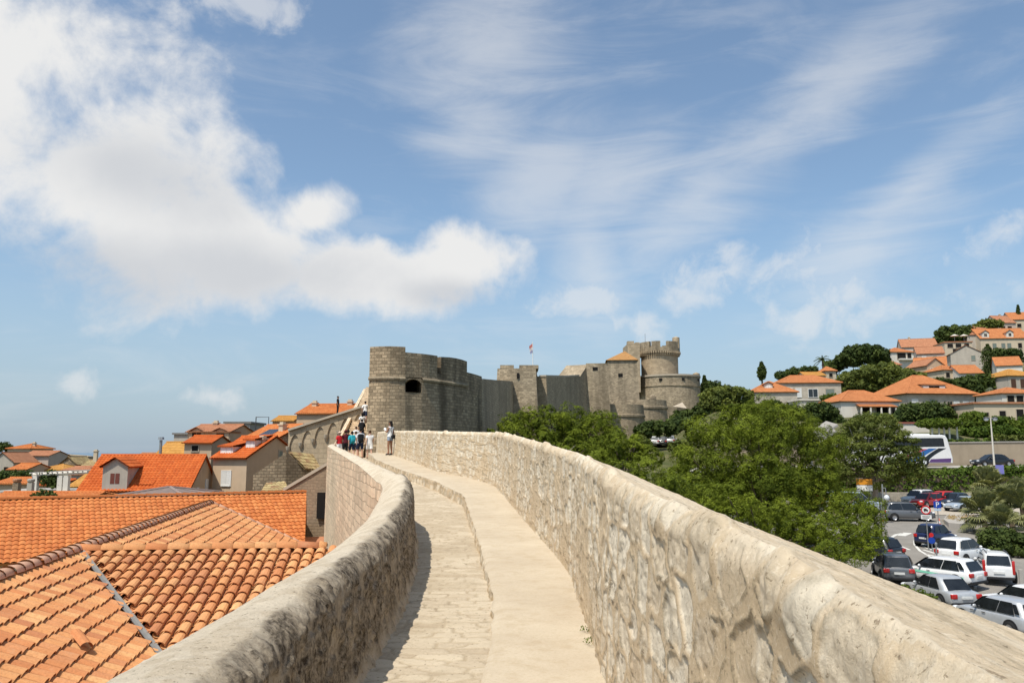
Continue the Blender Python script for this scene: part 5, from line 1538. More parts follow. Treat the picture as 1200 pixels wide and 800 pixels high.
def roads():
    t = NT('worn asphalt')
    p = t.wpos(); n1 = t.noise(p, 0.5, 6, .65); n2 = t.noise(p, 18, 5, .7)
    c = t.ramp(n1, [(.3, (.21, .192, .168)), (.7, (.31, .285, .25))]); c = t.mix(t.ramp(n2, [(.35, .4), (.6, 0.)]), c, (.10, .092, .082))
    asph = t.fin(c, .9, t.bump(n2, .3, .01), .2); M['asphalt'] = asph
    draped('car_park', asph, np.arange(18, 66, 1.), np.arange(32, 88.6, .8), 0.16)
    draped('upper_road', M['concrete'], np.arange(22, 95, 2.), np.arange(92.2, 103.5, .9), 0.12)
    t = NT('pale gravel'); p = t.wpos(); n2 = t.noise(p, 6, 6, .8)
    gm = t.fin(t.ramp(n2, [(.3, (.32, .27, .21)), (.7, (.50, .44, .36))]), .95)
    draped('pale_forecourt', gm, np.arange(30, 56, 1.), np.arange(75.5, 88.4, .8), 0.20)
    # markings: lane arrow, lines, hatched bay, laid on the asphalt
    def gp(px, py):
        d = ray(px, py); Y = 32.0
        while Y < 120 and d.z / d.y * Y > gnd(d.x / d.y * Y, Y) + .17: Y += .05
        return Vector((d.x / d.y * Y, Y, gnd(d.x / d.y * Y, Y) + .175))
    def line(pix, w, name):
        mb = MB(); P = [gp(*q) for q in pix]; Q = []
        for i in range(len(P) - 1):
            n = max(1, int((P[i + 1] - P[i]).length / .4)); Q += [P[i].lerp(P[i + 1], k / n) for k in range(n)]
        Q.append(P[-1])
        rows = [[], []]
        for i, p in enumerate(Q):
            d = Q[min(i + 1, len(Q) - 1)] - Q[max(i - 1, 0)]; s = Vector((-d.y, d.x, 0)).normalized() * w / 2
            for r, sg in ((0, 1), (1, -1)):
                q = p + s * sg; rows[r].append((q.x, q.y, gnd(q.x, q.y) + .172))
        mb.quadgrid(rows); tag(mb.build(name, M['white_mark']), kind='structure')
    line([(1072, 633), (1072, 638), (1078, 645), (1090, 652), (1104, 655)], .18, 'road_marking')
    for k in range(4): line([(1076 + k * 3, 634 + k * 5), (1089 + k * 3.2, 640 + k * 4)], .22, 'road_marking')
    line([(1044, 630), (1050, 626), (1058, 624.5)], .25, 'road_marking'); line([(1056, 627.5), (1064, 624)], .6, 'road_marking')
    line([(1054, 639), (1066, 644)], .18, 'road_marking')
    line([(1140, 660), (1143, 690)], .14, 'road_marking'); line([(1178, 685), (1199, 694)], .14, 'road_marking')
    line([(1037, 609), (1080, 611), (1100, 613)], .2, 'road_marking')
    # kerb island with dry grass
    mb = MB(); ring = [gp(*q) for q in ((1106, 612), (1112, 618), (1140, 622), (1146, 614), (1140, 606), (1110, 604))]
    a = [(p.x, p.y) for p in ring]
    if sum(a[i][0] * a[(i + 1) % 6][1] - a[(i + 1) % 6][0] * a[i][1] for i in range(6)) < 0: a = a[::-1]
    z = max(p.z for p in ring); mb.prism(a, z - .6, z + .12); tag(mb.build('traffic_island', M['concrete']), kind='structure')
    g = tag(leaf_mesh('dry_grass', None, [(*(p := gp(1112 + 30 * RNG.random(), 607 + 9 * RNG.random())), .45) for _ in range(60)], 'leaf_dry', 30, .20, 4, aspect=.14, up=0.0), 'dry straw coloured grass on the kerbed island beside the round sign', 'dry grass', kind='stuff')
    # low block wall under the hedge
    r = thing('block_wall', 'low grey block wall at the back of the car park under the hedge', 'wall', (46, 90, -5.5))
    mb = MB(); thick_wall(mb, [(22, 89.3), (64, 89.3)], -6.6, -4.35, .5); mb.build('wall', M['greystone'], r)
    r = thing('retaining_wall', 'tan retaining wall behind the coach and the black car', 'wall', (60, 104.2, -1.8))
    mb = MB(); thick_wall(mb, [(26, 103.55), (44, 103.5), (68, 103.5), (96, 103.5)], -2.6, [0.4, 1.1, 1.35, 1.55], .6); mb.build('wall', M['retain'], r)
    mb = MB(); thick_wall(mb, [(26, 103.45), (44, 103.4), (68, 103.4), (96, 103.4)], [0.38, 1.08, 1.33, 1.53], [0.52, 1.22, 1.47, 1.67], .85); mb.build('coping', M['concrete'], r)
roads()

# ---------------------------------------------------------------- vehicles (nose along local +y)
def car(label, cat, px, py, Y, head, paint, L=4.1, W=1.74, H=1.48, style='hatch', group=None, loc=None, name='parked_car', stripe=None):
    z = gnd(at(px, py, Y).x, Y) + .165
    p = at(px, py, Y)
    root = thing(name, label, cat, (p.x, Y, z) if loc is None else loc, -R(head), group)
    hw = W / 2; belt = .60 * H if style != 'van' else .58 * H
    hood = .585 * H; zb = .20
    # lower body stations from tail to nose: (y, half width, top)
    tail_top = belt + .02 if style in ('hatch', 'suv', 'van', 'mini') else belt - .01
    st = [(-.500, .80, tail_top - .16, .36), (-.490, .90, tail_top - .05, .26), (-.455, .965, tail_top, zb), (-.30, 1.0, belt + .01, zb), (-.1, 1.0, belt, zb), (.1, 1.0, belt - .01, zb),
          (.22, .99, belt - .02, zb), (.30, .985, hood - .01, zb), (.40, .955, hood - .07, zb), (.465, .88, hood - .16, .24), (.492, .76, hood - .26, .30), (.500, .66, hood - .32, .36)]
    if style == 'mini': st = [(y * (1 if y < .2 else .985), w_, t_, b_) for y, w_, t_, b_ in st]
    rows = []
    for (y, w_, t_, b_) in st:
        w = hw * w_
        half = [(w * .80, b_), (w * .97, b_ + .07), (w * 1.0, b_ + (t_ - b_) * .40), (w * .985, b_ + (t_ - b_) * .66), (w * .94, t_ - .05), (w * .86, t_), (w * .5, t_ + .012)]
        ring = [(-x, q) for x, q in half[::-1]] + [(x, q) for x, q in half]
        ring = [( -x, q) for x, q in half] [::-1]
        full = [(x, q) for x, q in half] + [(0, half[-1][1] + .008)] + [(-x, q) for x, q in half[::-1]]
        rows.append([(x, y * L, q) for x, q in full])
    mb = MB(); mb.quadgrid(rows, close=True); mb.poly(rows[0][::-1]); mb.poly(rows[-1])
    # cabin
    G = {'hatch': (-.475, -.385, .045, .235), 'suv': (-.480, -.435, .060, .225), 'van': (-.490, -.465, .12, .30), 'mini': (-.47, -.36, .06, .27), 'sedan': (-.395, -.235, .035, .235)}[style]
    yb0, yt0, yt1, yb1 = [g * L for g in G]
    wb, wt = hw * .90, hw * (.70 if style != 'van' else .78)
    zt = H
    def cab(s, t, e=0.0):
        """s 0..1 tail->nose, t 0..1 belt->roof"""
        ya = yb0 + (yt0 - yb0) * t; yb = yb1 + (yt1 - yb1) * t
        return ya + (yb - ya) * s, wb + (wt - wb) * t + e, belt - .03 + (zt - belt + .03) * t
    crow = []
    for t, inset in ((0, 0), (.5, -.0), (.86, 0), (.96, .03), (1.0, .11)):
        row = []
        y0, w, z = cab(0, t); y1, _, _ = cab(1, t)
        w -= inset * .9; y0 += inset * 1.2; y1 -= inset * 1.2
        w += .03 * math.sin(PI * t)
        c = .14
        for (x, y) in ((w - c, y0), (w, y0 + c), (w + .012, (y0 + y1) / 2), (w, y1 - c * 1.5), (w - c * 1.2, y1), (0, y1 + .06), (-w + c * 1.2, y1), (-w, y1 - c * 1.5), (-w - .012, (y0 + y1) / 2), (-w, y0 + c), (-w + c, y0), (0, y0 - .04)):
            row.append((x, y, z))
        crow.append(row)
    mb.quadgrid(crow, close=True)
    top = crow[-1]; cz = Vector((0, (yt0 + yt1) / 2, zt + .025))
    for i in range(12): mb.poly([top[i], top[(i + 1) % 12], cz])
    body = mb.build('body', paint, root, world=False, weld=1e-4, smooth=True)
    md = body.modifiers.new('soft', 'SUBSURF'); md.levels = 1; md.render_levels = 1
    # glass: panels standing just proud of the cabin
    def panel(pts, nm, mat=M['carglass'], parent=root):
        b = MB(); b.poly(pts); return b.build(nm, mat, parent, world=False)
    def side(sgn, s0, s1, t0=.14, t1=.84):
        P = []
        for s, t in ((s0[0], t0), (s1[0], t0), (s1[1], t1), (s0[1], t1)):
            y, w, z = cab(s, t); P.append((sgn * (w + .03 * math.sin(PI * t) + .036), y, z))
        b = MB()
        if sgn < 0: P = P[::-1]
        b.poly(P); b.build('side_window', M['carglass'], root, world=False)
    two = style not in ('mini',)
    for sg in (-1, 1):
        if two:
            side(sg, (.49, .49), (.965, .94), .10, .87); side(sg, (.145, .165), (.475, .475), .10, .87)
            if style in ('suv', 'van', 'hatch'): side(sg, (.04, .06), (.13, .16), .2, .8)
        else: side(sg, (.42, .43), (.92, .90)); side(sg, (.10, .13), (.38, .39), .22)
    y0, w0, z0 = cab(0, .12); y1, w1, z1 = cab(0, .84)
    n = -1 * .055
    panel([(w0 * .80, y0 + n, z0), (-w0 * .80, y0 + n, z0), (-w1 * .84, y1 + n, z1), (w1 * .84, y1 + n, z1)][::-1], 'rear_window')
    y0, w0, z0 = cab(1, .06); y1, w1, z1 = cab(1, .88)
    panel([(w0 * .86, y0 + .075, z0), (-w0 * .86, y0 + .075, z0), (-w1 * .88, y1 + .075, z1), (w1 * .88, y1 + .075, z1)], 'windscreen')
    # lamps, plate, bumper, mirrors, handles
    for sg in (-1, 1):
        b = MB()
        if style in ('hatch', 'mini', 'sedan'):
            b.box(min(sg * hw * .55, sg * hw * .90), max(sg * hw * .55, sg * hw * .90), -.505 * L, -.470 * L, tail_top - .30, tail_top - .08)
        else:
            b.box(min(sg * hw * .76, sg * hw * .93), max(sg * hw * .76, sg * hw * .93), -.50 * L, -.475 * L, tail_top - .45, tail_top + .28)
        b.build('tail_light', M['lamp_red'], root, world=False, bevel=.03, smooth=True)
        b = MB(); b.ell((sg * hw * .72, .452 * L, hood - .20), (.20, .16, .085), 12, 6); b.build('headlight', M['lamp_clear'], root, world=False, smooth=True)
        b = MB(); ym, wm, zm = cab(.86, .10); b.ell((sg * (wm + .14), ym, zm + .06), (.10, .06, .075), 10, 6); b.tube([(sg * wm, ym, zm), (sg * (wm + .1), ym, zm + .04)], .025, 5); b.build('mirror', paint, root, world=False, smooth=True)
        for s in (.34, .03) if two else (.2,):
            b = MB(); b.box(min(sg * hw * .995, sg * hw * 1.018), max(sg * hw * .995, sg * hw * 1.018), s * L * .5 - .09, s * L * .5 + .09, belt - .13, belt - .10); b.build('door_handle', M['trim'], root, world=False)
    b = MB(); b.box(-.26, .26, -.514 * L, -.497 * L, .55, .66); b.build('number_plate', M['plate'], root, world=False)
    b = MB(); b.box(-.26, .26, .494 * L, .512 * L, .40, .50); b.build('number_plate', M['plate'], root, world=False)
    b = MB(); b.box(-hw * .86, hw * .86, -.508 * L, -.45 * L, .24, .38); b.build('bumper', M['trim'], root, world=False, bevel=.03)
    b = MB(); b.box(-hw * .55, hw * .55, .47 * L, .505 * L, .28, .40); b.box(-hw * .4, hw * .4, .48 * L, .5 * L, .50, .56); b.build('grille', M['trim'], root, world=False, bevel=.02)
    # wheels in dark arches
    r = .315 if style != 'mini' else .29
    for sg in (-1, 1):
        for yy in (-.315 * L, .315 * L):
            b = MB(); b.lathe([(0, -.02), (r * 1.17, -.02), (r * 1.17, .02), (0, .02)], 20)
            M4 = Matrix.Translation((sg * (hw * .992), yy, r + .03)) @ Matrix.Rotation(PI / 2, 4, 'Y')
            b.v = [M4 @ q for q in b.v]; b.build('wheel_arch', M['trim'], root, world=False)
            b = MB(); b.lathe([(r * .62, -.10), (r * .97, -.095), (r, -.06), (r, .06), (r * .97, .095), (r * .62, .10)], 24)
            M4 = Matrix.Translation((sg * (hw * .955), yy, r)) @ Matrix.Rotation(PI / 2, 4, 'Y')
            b.v = [M4 @ q for q in b.v]; wh = b.build('wheel', M['tyre'], root, world=False, smooth=True)
            b = MB(); b.lathe([(0, .075), (r * .25, .085), (r * .62, .07), (r * .63, .10)], 20); b.lathe([(0, -.075), (r * .25, -.085), (r * .62, -.07), (r * .63, -.10)], 20)
            b.v = [M4 @ q for q in b.v]; b.build('rim', M['rim_a'], wh, world=False, smooth=True)
    if style in ('suv', 'van'):
        for sg in (-1, 1):
            b = MB(); b.tube([(sg * wt * .86, yt0 + .1, zt + .02), (sg * wt * .86, yt0 + .2, zt + .075), (sg * wt * .86, yt1 - .3, zt + .075), (sg * wt * .86, yt1 - .15, zt + .02)], .022, 5); b.build('roof_rail', M['metal_d'], root, world=False)
    if stripe:
        for sg in (-1, 1):
            b = MB(); x = sg * (hw * .992 + .016)
            P = [(x, -.42 * L, .52), (x, .30 * L, .62), (x * .985, .30 * L, .74), (x * .985, -.42 * L, .60)]
            b.poly(P if sg > 0 else P[::-1]); b.build('door_stripe', stripe, root, world=False)
    return root

def cars():
    white = m_paint('white car paint', (.74, .74, .73)); silver = m_paint('silver car paint', (.50, .51, .52), .35); grey = m_paint('grey car paint', (.13, .135, .145), .3)
    dgrey = m_paint('dark grey car paint', (.045, .047, .052), .2); black = m_paint('black car paint', (.010, .011, .013)); blue = m_paint('dark blue car paint', (.012, .022, .075))
    red = m_paint('red car paint', (.50, .018, .015)); sblue = m_paint('silver blue car paint', (.42, .48, .54), .3); navy = m_paint('blue black car paint', (.03, .045, .07), .2)
    green = m_plain('mint green stripe', (.20, .55, .40), .4)
    G = 'cars parked in the car park'
    car('silver four door saloon behind the parapet, nearest but one, red tail lamps toward us', 'car', 1101, 702, 41.2, -6, silver, 4.25, 1.72, 1.43, 'sedan', G)
    car('silver hatchback in the lower right corner, seen from its left side', 'car', 1174, 737, 36.4, -14, silver, 4.1, 1.70, 1.46, 'hatch', G)
    car('white hatchback with a mint green stripe along its doors', 'car', 1101, 684, 45.2, -32, white, 4.4, 1.80, 1.45, 'hatch', G, stripe=green)
    car('small white hatchback turned right, parked behind the dark blue microcar', 'car', 1129, 655, 50.2, 58, white, 3.65, 1.65, 1.55, 'hatch', G)
    car('tall white hatchback with upright red tail lamps beside the green bush', 'car', 1166, 672, 46.0, 24, white, 3.6, 1.64, 1.58, 'suv', G)
    car('tiny dark blue and black two seat microcar on the hatched bay', 'car', 1097, 638, 56.5, 62, blue, 2.75, 1.56, 1.54, 'mini', G)
    car('dark grey car seen from behind, half under the pine branches', 'car', 1047, 677, 46.0, 16, grey, 4.0, 1.72, 1.50, 'hatch', G)
    car('black car in the deep shade under the pine', 'car', 1018, 668, 51.5, -30, black, 4.2, 1.75, 1.46, 'hatch', G)
    car('dark grey hatchback parked side on at the far edge of the turning circle', 'car', 1064, 605, 71.0, 101, grey, 4.15, 1.75, 1.60, 'hatch', G)
    car('white estate car behind the red cars under the hedge', 'car', 1076, 586, 86.5, -122, white, 4.2, 1.72, 1.55, 'suv', G)
    car('red hatchback with its nose to the left, in front of the second red car', 'car', 1086, 589, 83.5, -118, red, 3.9, 1.68, 1.45, 'hatch', G)
    car('red car farther right, boxed in between the other red car and a dark one', 'car', 1102, 587, 84.5, -118, red, 4.0, 1.7, 1.55, 'hatch', G)
    car('blue black car with a bright windscreen between the red cars and the palms', 'car', 1119, 587, 84.0, -118, navy, 4.4, 1.78, 1.45, 'sedan', G)
    car('silver blue saloon in front of the palms', 'car', 1131, 593, 79.5, -112, sblue, 4.5, 1.76, 1.42, 'sedan', G)
    car('white car cut by the right edge above the lower silver hatchback', 'car', 1203, 710, 38.6, -18, white, 4.1, 1.74, 1.46, 'hatch', G)
    car('black saloon driving along the upper road under the street lamp', 'car', 1162, 541, 97.0, -94, black, 4.75, 1.8, 1.45, 'sedan', None, loc=(at(1162, 541, 97.0).x, 97.0, -1.63), name='saloon_car')
    car('pale blue grey van roof showing behind the pine branches', 'van', 1000, 589, 78.0, 96, sblue, 4.9, 1.9, 2.0, 'van', None, name='delivery_van')
    car('red car mostly hidden behind the big pine', 'car', 973, 590, 80.0, 90, red, 4.0, 1.7, 1.5, 'hatch', G)
    for i, (px, pt, lab) in enumerate(((768, white, 'white car, leftmost of the row beyond the pines under the fortress'), (777, dgrey, 'dark car between two pale ones beyond the pines under the fortress'), (786, silver, 'silver car, rightmost of the row beyond the pines under the fortress'))):
        car(lab, 'car', px, 520, 131, 15, pt, 4.1, 1.72, 1.5, 'hatch', 'far cars below the fortress')
cars()

def coach():
    white = m_paint('white coach paint', (.76, .75, .73)); blue = m_plain('coach blue swoosh', (.03, .12, .34), .35); pink = m_plain('coach crimson swoosh', (.46, .05, .12), .35); purple = m_plain('coach purple skirt', (.10, .05, .16), .35); dk = M['carglass']
    Y = 97.2; xr = xat(1117.5, Y, 540)
    L = 12.0; H = 3.75; W = 2.5
    root = thing('tour_coach', 'white tour coach with blue and crimson swooshes, half behind the locust tree', 'coach', (xr - L / 2, Y + W / 2, -1.63), 0)
    # local x along the coach: tail at +L/2
    ring = lambda y0, y1, z0, z1, c: [(y0 + c * .5, z0), (y0, z0 + c * .4), (y0, z1 - c), (y0 + c * .35, z1 - c * .25), (y0 + c, z1), (y1 - c, z1), (y1 - c * .35, z1 - c * .25), (y1, z1 - c), (y1, z0 + c * .4), (y1 - c * .5, z0)]
    rows = []
    for x, s, zt in ((-L / 2, .12, H - .5), (-L / 2 + .25, .05, H - .12), (-L / 2 + .9, 0, H), (L / 2 - 1.2, 0, H), (L / 2 - .62, .0, H - .04), (L / 2 - .42, .03, H - .16), (L / 2 - .22, .05, H - .9), (L / 2 - .08, .06, 1.6), (L / 2, .08, .9)):
        pass
    prof = [(-L / 2 + .02, .35), (-L / 2 - .02, 1.1), (-L / 2 + .12, 2.4), (-L / 2 + .55, H - .12), (-L / 2 + 1.2, H), (L / 2 - 1.1, H), (L / 2 - .72, H - .08), (L / 2 - .50, H - .45), (L / 2 - .16, 1.7), (L / 2, .95), (L / 2 - .02, .38)]
    mb = MB(); c = .16
    sec = [(-W / 2 + c, .0), (-W / 2, c), (W / 2, c), (W / 2 - c, .0)]
    cx = sum(p[0] for p in prof) / len(prof); cz = 1.9
    rowsA = []
    for y, ins in ((-W / 2, .14), (-W / 2 + .05, .05), (-W / 2 + .16, 0), (W / 2 - .16, 0), (W / 2 - .05, .05), (W / 2, .14)):
        rowsA.append([(p[0] - math.copysign(min(ins, .14), p[0] - cx), y, p[1] - (ins * .7 if p[1] > 2 else -ins * .2)) for p in prof])
    mb.quadgrid(rowsA, close=True); mb.poly(rowsA[0][::-1]); mb.poly(rowsA[-1])
    mb.build('body', white, root, world=False, weld=1e-4, smooth=False, bevel=0.02)
    y = -W / 2 - .012
    def flat(pts, nm, mt): b = MB(); b.poly([(x, y, z) for x, z in pts]); return b.build(nm, mt, root, world=False)
    flat([(-L / 2 + .6, 2.15), (L / 2 - .95, 2.35), (L / 2 - 1.05, 3.30), (L / 2 - 1.3, 3.38), (-L / 2 + .7, 3.30)], 'side_window', dk)
    def sw(x0, x1, x2, x3, nm, mt, z0=.5, z1=2.2):
        a = []; bb = []
        for t in np.linspace(0, 1, 9):
            e = t ** 1.5
            a.append((x0 + (x2 - x0) * e, z0 + (z1 - z0) * t)); bb.append((x1 + (x3 - x1) * e, z0 + (z1 - z0) * t))
        b = MB(); b.quadgrid([[(x, y - .004, z) for x, z in a], [(x, y - .004, z) for x, z in bb]]); b.build(nm, mt, root, world=False)
    e = L / 2
    sw(e - 6.2, e - 5.4, e - 3.7, e - 3.0, 'crimson_swoosh', pink, .75, 2.05); sw(e - 5.1, e - 4.0, e - 2.9, e - 1.9, 'blue_swoosh', blue, .65, 2.12); sw(e - 3.7, e - 3.0, e - 1.7, e - .75, 'dark_swoosh', dk, .6, 2.15)
    flat([(e - 3.0, .45), (e - .35, .45), (e - .25, .95), (e - 2.7, .85)], 'purple_skirt', purple); flat([(e - 6.4, .4), (e - 4.6, .4), (e - 4.6, .95), (e - 6.4, .95)], 'blue_skirt', blue)
    for xx in (e - 3.6, -e + 2.6):
        b = MB(); b.lathe([(0, -.03), (.62, -.03), (.62, .03), (0, .03)], 24); M4 = Matrix.Translation((xx, -W / 2 - .012, .55)) @ Matrix.Rotation(PI / 2, 4, 'X'); b.v = [M4 @ q for q in b.v]; b.build('wheel_arch', M['trim'], root, world=False)
        b = MB(); b.lathe([(.30, -.15), (.47, -.14), (.50, -.08), (.50, .08), (.47, .14), (.30, .15)], 24); M4 = Matrix.Translation((xx, -W / 2 + .08, .50)) @ Matrix.Rotation(PI / 2, 4, 'X'); b.v = [M4 @ q for q in b.v]; w = b.build('wheel', M['tyre'], root, world=False, smooth=True)
        b = MB(); b.lathe([(0, .14), (.31, .145), (.32, .16)], 20); b.v = [M4 @ q for q in b.v]; b.build('rim', M['lamp_clear'], w, world=False, smooth=True)
    b = MB(); b.box(-e + 1, e - 2.5, -W / 2 + .3, W / 2 - .3, H - .01, H + .16); b.build('roof_unit', white, root, world=False, bevel=.04)
    b = MB(); b.poly([(e - .50 + .03, -1.0, H - .55), (e - .20 + .03, -1.0, 1.95), (e - .20 + .03, 1.0, 1.95), (e - .50 + .03, 1.0, H - .55)][::-1]); b.build('rear_window', dk, root, world=False)
coach()

def text_mesh(s, size, name, mat, root, M4):
    cu = bpy.data.curves.new(name, 'FONT'); cu.body = s; cu.size = size; cu.align_x = 'CENTER'; cu.align_y = 'CENTER'; cu.extrude = 0.004
    tmp = bpy.data.objects.new('tmp', cu); COL.objects.link(tmp)
    dg = bpy.context.evaluated_depsgraph_get(); me = bpy.data.meshes.new_from_object(tmp.evaluated_get(dg))
    bpy.data.objects.remove(tmp); me.transform(M4); me.name = name
    me.materials.clear(); me.materials.append(mat)
    o = bpy.data.objects.new(name, me); COL.objects.link(o); o.parent = root
    return o

def signs():
    FACE = Matrix.Rotation(PI / 2, 4, 'X')
    blue = m_plain('traffic blue', (.012, .05, .30), .4); red = m_plain('traffic red', (.50, .02, .02), .4); white = M['frame_w']; yel = m_plain('amber panel', (.62, .25, .02), .5); black = M['trim']
    def ground(px, Y): x = xat(px, Y, 620); return x, gnd(x, Y) + .16
    def disc(root, z, r0, r1, y, nm, mt):
        b = MB(); b.lathe([(r0, 0), (r1, 0), (r1, .012), (r0, .012)] if r0 > 0 else [(0, .0), (r1, 0), (r1, .012), (0, .012)], 28); M4 = Matrix.Translation((0, y, z)) @ FACE; b.v = [M4 @ q for q in b.v]; return b.build(nm, mt, root, world=False)
    # red ringed sign with a truck symbol and a plate
    Y = 55; x, z = ground(1086.5, Y); top = zat(597, Y, 1086) - z
    r = thing('road_sign', 'round red ringed sign with a black vehicle symbol and a white plate below', 'sign', (x, Y, z), -R(26))
    b = MB(); b.tube([(0, 0, -.3), (0, 0, top + .3)], .035, 8); b.build('pole', M['metal'], r, world=False)
    disc(r, top, 0, .29, -.05, 'sign_face', white); disc(r, top, .225, .30, -.066, 'red_ring', red)
    b = MB(); b.box(-.13, .05, -.09, -.08, top - .05, top + .09); b.box(.06, .13, -.09, -.08, top - .05, top + .03); b.box(-.10, -.04, -.09, -.08, top - .10, top - .05); b.box(.05, .10, -.09, -.08, top - .10, top - .05); b.build('symbol', black, r, world=False)
    b = MB(); b.box(-.32, .32, -.06, -.045, top - .62, top - .34); p = b.build('plate', white, r, world=False)
    for k in range(2):
        b = MB(); b.box(-.24, .24 - .08 * k, -.066, -.062, top - .46 - .09 * k, top - .42 - .09 * k); b.build('text_line', M['metal_d'], r, world=False)
    # P sign
    Y = 62; x, z = ground(1100.5, Y); top = zat(591, Y, 1100) - z
    r = thing('road_sign', 'square blue parking sign with a white letter P', 'sign', (x, Y, z), -R(26))
    b = MB(); b.tube([(0, 0, -.3), (0, 0, top + .3)], .035, 8); b.build('pole', M['metal'], r, world=False)
    b = MB(); b.box(-.26, .26, -.06, -.045, top - .26, top + .26); b.build('sign_face', blue, r, world=False)
    text_mesh('P', .50, 'letter', white, r, Matrix.Translation((0, -.068, top)) @ FACE)
    b = MB(); b.box(-.24, .24, -.06, -.045, top - .46, top - .30); b.build('plate', m_plain('pale blue plate', (.35, .45, .55), .5), r, world=False)
    # blue disc low on a pole in front
    Y = 46.5; x, z = ground(1095.5, Y); top = zat(636, Y, 1095) - z
    r = thing('sign_post', 'slim grey post with a small blue disc and a red disc at its top', 'sign', (x, Y, z), -R(26))
    b = MB(); b.tube([(0, 0, -.3), (0, 0, top)], .045, 8); b.build('pole', M['metal'], r, world=False)
    b = MB(); b.lathe([(.07, top - .12), (.09, top), (.0, top + .06)], 10); b.build('cap', M['metal'], r, world=False)
    M_ = Matrix.Translation((-.22, 0, 0))
    for zz, mt, rr in ((zat(633, Y, 1091) - z, blue, .18), (zat(626.5, Y, 1091) - z, red, .12)):
        b = MB(); b.lathe([(0, 0), (rr, 0), (rr, .012), (0, .012)], 20); b.v = [Matrix.Translation((-.2, -.05, zz)) @ FACE @ q for q in b.v]; b.build('disc', mt, r, world=False)
    b = MB(); b.tube([(-.2, -.03, top - .5), (-.2, -.03, zat(624, Y, 1091) - z)], .025, 6); b.tube([(-.2, -.03, top - .3), (0, 0, top - .3)], .02, 5); b.build('bracket', M['metal'], r, world=False)
    # amber and white board
    Y = 82; x, z = ground(1016, Y); zt, zm, zb = [zat(q, Y, 1016) - z for q in (561, 568, 575)]
    r = thing('notice_board', 'roadside board with an amber upper panel and a white lower panel', 'sign', (x, Y, z), -R(20))
    for s in (-.55, .55): b = MB(); b.tube([(s, .03, -.3), (s, .03, zt)], .04, 6); b.build('post', M['metal'], r, world=False)
    b = MB(); b.box(-.75, .75, -.05, -.02, zm + .02, zt); b.build('amber_panel', yel, r, world=False)
    b = MB(); b.box(-.75, .75, -.05, -.02, zb, zm - .02); b.build('white_panel', white, r, world=False)
    # steel post with a round lamp
    Y = 69; x, z = ground(1037, Y)
    r = thing('bollard_lamp', 'steel post with a round glass lamp at the entrance beside the dark grey hatchback', 'lamp', (x, Y, z))
    zt = zat(567, Y, 1037) - z
    b = MB(); b.tube([(0, 0, -.2), (0, 0, zt)], .07, 8); b.build('pole', M['metal'], r, world=False)
    b = MB(); b.tube([(0, 0, zt - .35), (.25, 0, zt - .3), (.3, 0, zt - .9)], .04, 6); b.build('arm', M['metal'], r, world=False)
    b = MB(); b.ell((.32, 0, zt - 1.15), (.24, .24, .26), 14, 8); b.build('globe', M['lamp_clear'], r, world=False, smooth=True)
    Y = 56; x, z = ground(1033, Y)
    r = thing('barrier_post', 'tall dark post with a small red and white lamp beside the pine', 'post', (x, Y, z))
    zt = zat(583, Y, 1033) - z
    b = MB(); b.tube([(0, 0, -.2), (0, 0, zt)], .05, 8); b.build('pole', M['metal_d'], r, world=False)
    b = MB(); b.box(.1, .35, -.1, .1, .35, .75); b.build('lamp', red, r, world=False, bevel=.03)
    # blue square by the hedge
    Y = 87; x = xat(1171.5, Y, 548); z = gnd(x, Y)
    r = thing('road_sign', 'plain pale violet square sign above the palms in front of the hedge', 'sign', (x, Y, z), -R(30))
    zc = zat(549.5, Y, 1171) - z
    b = MB(); b.tube([(0, 0, 0), (0, 0, zc + .3)], .035, 6); b.build('pole', M['metal'], r, world=False)
    b = MB(); b.box(-.38, .38, -.06, -.04, zc - .5, zc + .45); b.build('sign_face', m_plain('faded violet sign', (.16, .16, .42), .4), r, world=False)
    # street lamp with two heads
    Y = 93.0; x = xat(1165, Y, 541); z = -1.75
    r = thing('street_lamp', 'tall pale street lamp with two round heads in front of the retaining wall', 'street lamp', (x, Y, z))
    zt = zat(489.5, Y, 1163) - z
    b = MB(); b.tube([(0, 0, -.3), (0, 0, zt * .5), (0, 0, zt)], [.11, .09, .06], 10); b.build('pole', M['plaster_w'], r, world=False)
    for s in (-1, 1):
        b = MB(); b.tube([(0, 0, zt - .1), (s * .25, 0, zt), (s * .42, 0, zt - .02)], .035, 6); a = b.build('arm', M['metal'], r, world=False)
        b = MB(); b.lathe([(0, zt + .14), (.22, zt + .08), (.30, zt - .08)], 14, (s * .50, 0)); b.build('hood', M['metal_d'], a, world=False, smooth=True)
        b = MB(); b.ell((s * .50, 0, zt - .16), (.26, .26, .20), 14, 8); b.build('globe', M['lamp_clear'], a, world=False, smooth=True)
    # white bollard and low kerb blocks at the right
    Y = 44; x, z = ground(1191.5, Y)
    r = thing('concrete_post', 'pale square concrete post at the right edge behind the tall white hatchback', 'post', (x, Y, z))
    b = MB(); b.box(-.09, .09, -.09, .09, -.2, 1.0); b.build('post', M['concrete'], r, world=False, bevel=.02)
    for (px, Y, lab) in ((1037, 70, 'small orange and white cone left of the dark grey hatchback'), (1101, 67, 'small orange and white cone beside the dry grass island')):
        x, z = ground(px, Y)
        r = thing('traffic_cone', lab, 'cone', (x, Y, z))
        b = MB(); b.lathe([(.17, .03), (.035, .68), (0, .68)], 14); b.build('cone', m_plain('orange plastic', (.60, .10, .03), .5), r, world=False, smooth=True)
        b = MB(); b.box(-.2, .2, -.2, .2, 0, .04); b.build('base', M['trim'], r, world=False)
        b = MB(); b.lathe([(.128, .26), (.092, .44)], 14); b.build('band', white, r, world=False, smooth=True)
signs()

